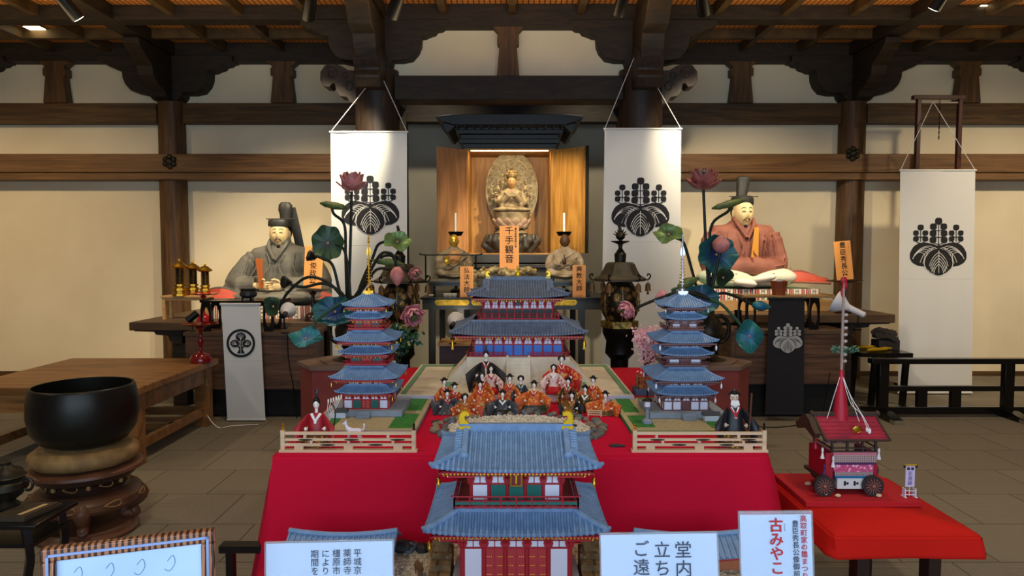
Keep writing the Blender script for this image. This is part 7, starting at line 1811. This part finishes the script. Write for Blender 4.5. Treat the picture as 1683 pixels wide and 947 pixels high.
# --- low red bench on the right
zb_=.45; x0,x1,y0,y1=1.30,1.885,2.76,3.47
T=thing('low_bench','low wooden bench under the bright red cloth at the right','bench',((x0+x1)/2,(y0+y1)/2,0)); hx,hy=(x1-x0)/2,(y1-y0)/2
MB().box(-hx+.01,hx-.01,-hy+.01,hy-.01,zb_-.04,zb_-.008).build('seat',SB,T)
for a in (-1,1):
    for b in (-1,1): MB().box(a*(hx-.12),a*(hx-.17),b*(hy-.05),b*(hy-.12),0,zb_-.04).build('leg',SG,T)
drape('bench_cloth','bright red cloth draped over the low bench at the right',(x0+x1)/2,(y0+y1)/2,hx+.004,hy+.004,zb_-.004,zb_-.085,.012,REDC2,amp=.003,n=160,seed=1,cor=.1)
o=MB().box(-.26,.26,-.20,.20,0,.026).build('display_board',mat('deep red felt','#b3101c',.9),bev=.004); o.location=(1.57,3.26,zb_+.001); tag(o,'flat red felt-covered board on the bench under the festival float','board')
# --- festival float
ZF=zb_+.028; T=thing('festival_float','miniature festival float with red roof, tall mast, patterned cloths and four wheels','model float',(X(1399,3.25),3.25,ZF))
WH=mat('wheel dark','#262323',.5); BRN=mat('float dark wood','#3a2a20',.5); FR_=mat('float red','#a01226',.5)
first=None
for (px,y) in ((1359,-.10),(1440,-.10),(1352,.13),(1432,.13)):
    x=X(px,3.15)-T.location.x if y<0 else (X(px,3.38)-T.location.x)
    m=MB().tube([(0,-.009,.047),(0,.009,.047)],.047,28,up=(0,0,1))
    for k in range(28):
        pass
    o=m.build('wheel',WH,T); o.location=(x,y-.02,0)
    m=MB()
    for k in range(14): a=2*PI*k/14; m.bar((.012*math.cos(a),-.0105,.047+.012*math.sin(a)),(.036*math.cos(a+.2),-.0105,.047+.036*math.sin(a+.2)),.003,.002,up=(0,1,0))
    m.ell((0,-.012,.047),(.009,.006,.009),10,6); m.build('spokes',mat('spoke copper','#8d5a4a',.4),o)
MB().box(-.15,.11,-.085,.12,.055,.07).cyl((-.11,-.12,.047),(-.11,.13,.047),.005,n=6).cyl((.10,-.12,.047),(.10,.13,.047),.005,n=6).build('chassis',BRN,T)
def cloth_band(nm,x0,x1,z0,z1,m,y=-.095,e=0): return MB().box(x0,x1,y-.003-e,y,z0,z1).box(x0,x0+.004,y,.10,z0,z1).box(x1-.004,x1,y,.10,z0,z1).build(nm,m,T)
CHK=mat('checker cloth','#b9a39a',.8,col2='#6b4a55',scale=30,kind='brick',dist=-1,lo=.2,hi=.5,rotx=PI/2); FLP=brocade('pink flower cloth','#c44f78','#f2b6cc',60)
cloth_band('white_skirt_cloth',-.088,.066,.026,.075,mat('white skirt','#cfd3cf',.8),e=.002)
cloth_band('blue_fringe',-.098,.072,.076,.086,mat('blue fringe','#1a6a9a',.7),e=.003)
cloth_band('checker_cloth',-.10,.074,.086,.104,CHK); cloth_band('flower_cloth',-.102,.076,.104,.138,FLP); cloth_band('purple_band',-.106,.082,.138,.148,mat('purple band','#4a2352',.7),e=.002); cloth_band('checker_cloth',-.108,.088,.148,.182,CHK); cloth_band('pink_band',-.108,.088,.182,.196,mat('pink band','#c06f7c',.7))
MB().box(-.14,-.106,-.09,.09,.07,.19).build('red_side_cloth',FR_,T); MB().box(.077,.10,-.09,.09,.075,.14).build('red_side_cloth',FR_,T)
m=MB(); 
for cx in (-.05,-.005): 
    for t in range(3): a=t*2.09; m.ell((cx+.008*math.cos(a),-.1015,.052+.006*math.sin(a)),(.006,.001,.006),8,5)
m.build('black_crest',INK,T)
for x in (-.11,-.04,.03,.09):
    for y in (-.085,.10): MB().box(x-.005,x+.005,y-.005,y+.005,.19,.262).build('post',BRN,T)
MB().box(-.12,.10,-.10,-.094,.212,.218).box(-.12,.10,-.10,-.094,.196,.202).box(-.12,-.114,-.1,.1,.21,.216).box(.094,.10,-.1,.1,.21,.216).build('railing',BRN,T)
MB().box(-.09,.07,.05,.055,.196,.25).build('inner_curtain',mat('inner curtain','#5a2f48',.7,col2='#b3808c',scale=40),T)
MB().box(-.13,.11,-.095,.11,.252,.264).build('frieze',FR_,T)
m=MB()
def rp(x,v): return (x,v*.13,.345-.085*abs(v)**.85+.0)
for b in (-1,1):
    m.sheet(lambda u,v:rp(-.16+.29*u,b*v),10,8,.005)
    for k in range(6): v=(k+.7)/6.4; m.tube([Vector(rp(-.155,b*v))+Vector((0,0,.003)),Vector(rp(.125,b*v))+Vector((0,0,.003))],.0045,6)
rf_=m.build('roof',mat('roof red lacquer','#a5283c',.4,col2='#862034',scale=12),T)
m=MB().box(-.165,.135,-.012,.012,.343,.358).ell((-.168,0,.352),(.012,.016,.014),10,6).ell((.138,0,.352),(.012,.016,.014),10,6)
for x in (-.16,.13):
    for b in (-1,1): m.tube([rp(x,b*v/8) for v in range(9)],.008,6)
m.tube([rp(-.16,-1),rp(.13,-1)],.006,6).tube([rp(-.16,1),rp(.13,1)],.006,6)
for k in range(14): m.ell((-.15+.28*k/13,-.012,.35),.003,6,4)
m.build('ridge_and_verge',BRN,rf_)
m=MB().prism([(-.09,.26),(-.11,.285),(-.08,.30),(-.04,.335),(0,.35),(.04,.335),(.08,.30),(.11,.285),(.09,.26),(0,.285)],-.20,-.172,ax='x').build('gable_board',BRN,T)
MB().ell((0,0,0),(.021,.003,.016),20,10).tube([(.019*math.cos(t),-.003,.015*math.sin(t)) for t in [k*.4 for k in range(17)]],.0018,5).build('gold_crest',GOLD,T).location=(-.005,-.102,.303)
c=MB().lathe([(0,.30),(.036,.30),(.034,.36),(.012,.53),(.008,.56),(0,.56)],16,(-.035,0,0)).build('mast_cone',mat('cone red','#b0172f',.5),T)
m=MB(); 
for k in range(9): z=.33+.022*k; m.ell((-.035+(.036-.0012*k*2.3)*.6,-(.036-.0012*k*2.3)*.8,z),.0025,6,4)
m.build('gold_studs',GOLD,c)
zt=Z(462,3.25)-ZF
MB().cyl((-.035,0,.55),(-.035,0,zt),.007,.006,8).build('mast',mat('mast pale','#9b8478',.6),T)
m=MB()
for k in range(9): m.ell((-.02,-.0,.60+.031*k),(.010,.007,.008),8,6).cyl((-.035,0,.60+.031*k),(-.02,0,.60+.031*k),.003,n=5)
m.build('mast_knots',mat('mast rope','#a89c90',.7),T)
m=MB()
for k in range(46): x=-.08+.10*R.random(); m.ell((-.035+R.uniform(-.048,.075),R.uniform(-.015,.015),.655+R.uniform(-.014,.014)),(.010,.003,.005),6,4,rot=(R.random(),R.random(),R.random()*3))
m.build('leafy_sprig',mat('sprig green','#4f7a62',.7),T)
m=MB().ell((-.035,0,zt+.005),(.016,.008,.016),12,8).tube(bez([(-.035,0,zt),(-.03,0,zt-.025),(-.04,0,zt-.05),(-.033,-.0,zt-.075)],4),[.013]*6+[.009]*7,8,flat=.5).build('red_topknot',FR_,T)
MB().cyl((-.035,0,.55),(-.12,-.05,.34),.0015,n=5).cyl((-.035,0,.55),(.02,-.07,.33),.0015,n=5).tube(bez([(-.035,0,.55),(-.02,-.06,.42),(.02,-.08,.37),(.045,-.10,.30)],6),.0016,5).tube(bez([(-.035,0,.54),(-.01,-.05,.44),(.03,-.08,.36),(.05,-.1,.31)],6),.0016,5).ell((.05,-.105,.295),(.008,.005,.014),8,6).ell((.038,-.105,.303),(.006,.005,.012),8,6).build('white_cords',DWH,T)
for i,(x,y,z,mm) in enumerate(((-.17,-.05,.20,FR_),(-.155,-.09,.165,DWH),(-.112,-.105,.13,DWH),(.098,-.10,.165,DWH),(-.15,-.1,.09,MATS['purple band']))):
    MB().lathe([(0,.05),(.004,.05),(.006,.035),(.003,.03),(.010,0),(0,0)][::-1],8,(x,y,z)).build('tassel',mm,T)
MB().ell((-.15,-.12,.010),(.016,.01,.010),8,6).ell((-.10,-.135,.008),(.014,.01,.008),8,6).ell((-.17,.02,.01),(.016,.01,.01),8,6).ell((.085,-.135,.008),(.014,.01,.008),8,6).build('wheel_chock',PINE,T)
# mini sign
T=thing('miniature_sign','tiny pale sign on a white stand at the right end of the red board','sign',(X(1505,3.12),3.12,ZF))
for a in (-1,1): MB().box(a*.024-.002,a*.024+.002,-.012,.012,0,.04).box(a*.024-.004,a*.024+.004,-.018,.018,0,.004).build('stand_side',MWHITE,T)
MB().box(-.026,.026,-.011,-.009,.03,.033).box(-.026,.026,-.011,-.009,.012,.015).cyl((0,0,0.004),(0,0,.15),.0015,n=6).build('stand_rail',MWHITE,T)
MB().box(-.021,.021,-.004,-.002,.047,.142).build('sign_sheet',mat('lavender sheet','#c9bfdc',.7),T)
MB().cyl((-.026,-.003,.147),(.028,-.003,.147),.003,n=8).build('top_rod',GOLDP,T); MB().ell((-.026,-.003,.14),(.005,.005,.008),8,6).ell((.028,-.003,.14),(.005,.005,.008),8,6).build('tassel',INK,T)
text('花鳥鉾',.022,mat('violet ink','#6a5a94',.7),T,(0,-.0045,.118),step=1.0,bold=.01)
m=MB()
for cx in (-.009,.009):
    for t in range(4): a=t*1.57+.5; m.ell((cx+.0045*math.cos(a),-.0048,.131+.0045*math.sin(a)),(.0038,.0006,.0038),8,5)
m.build('crest_mark',INK,T)
# dark bronze foot on the floor under the bench
T=thing('black_footed_pot','small black footed object on the floor beneath the red bench','pot',(X(1470,2.95)+.0,3.0,0)); MB().lathe([(0,0),(.06,0),(.07,.02),(.03,.05),(.05,.08),(.045,.12),(0,.13)],16,sx=1).build('body',BLACKM,T)
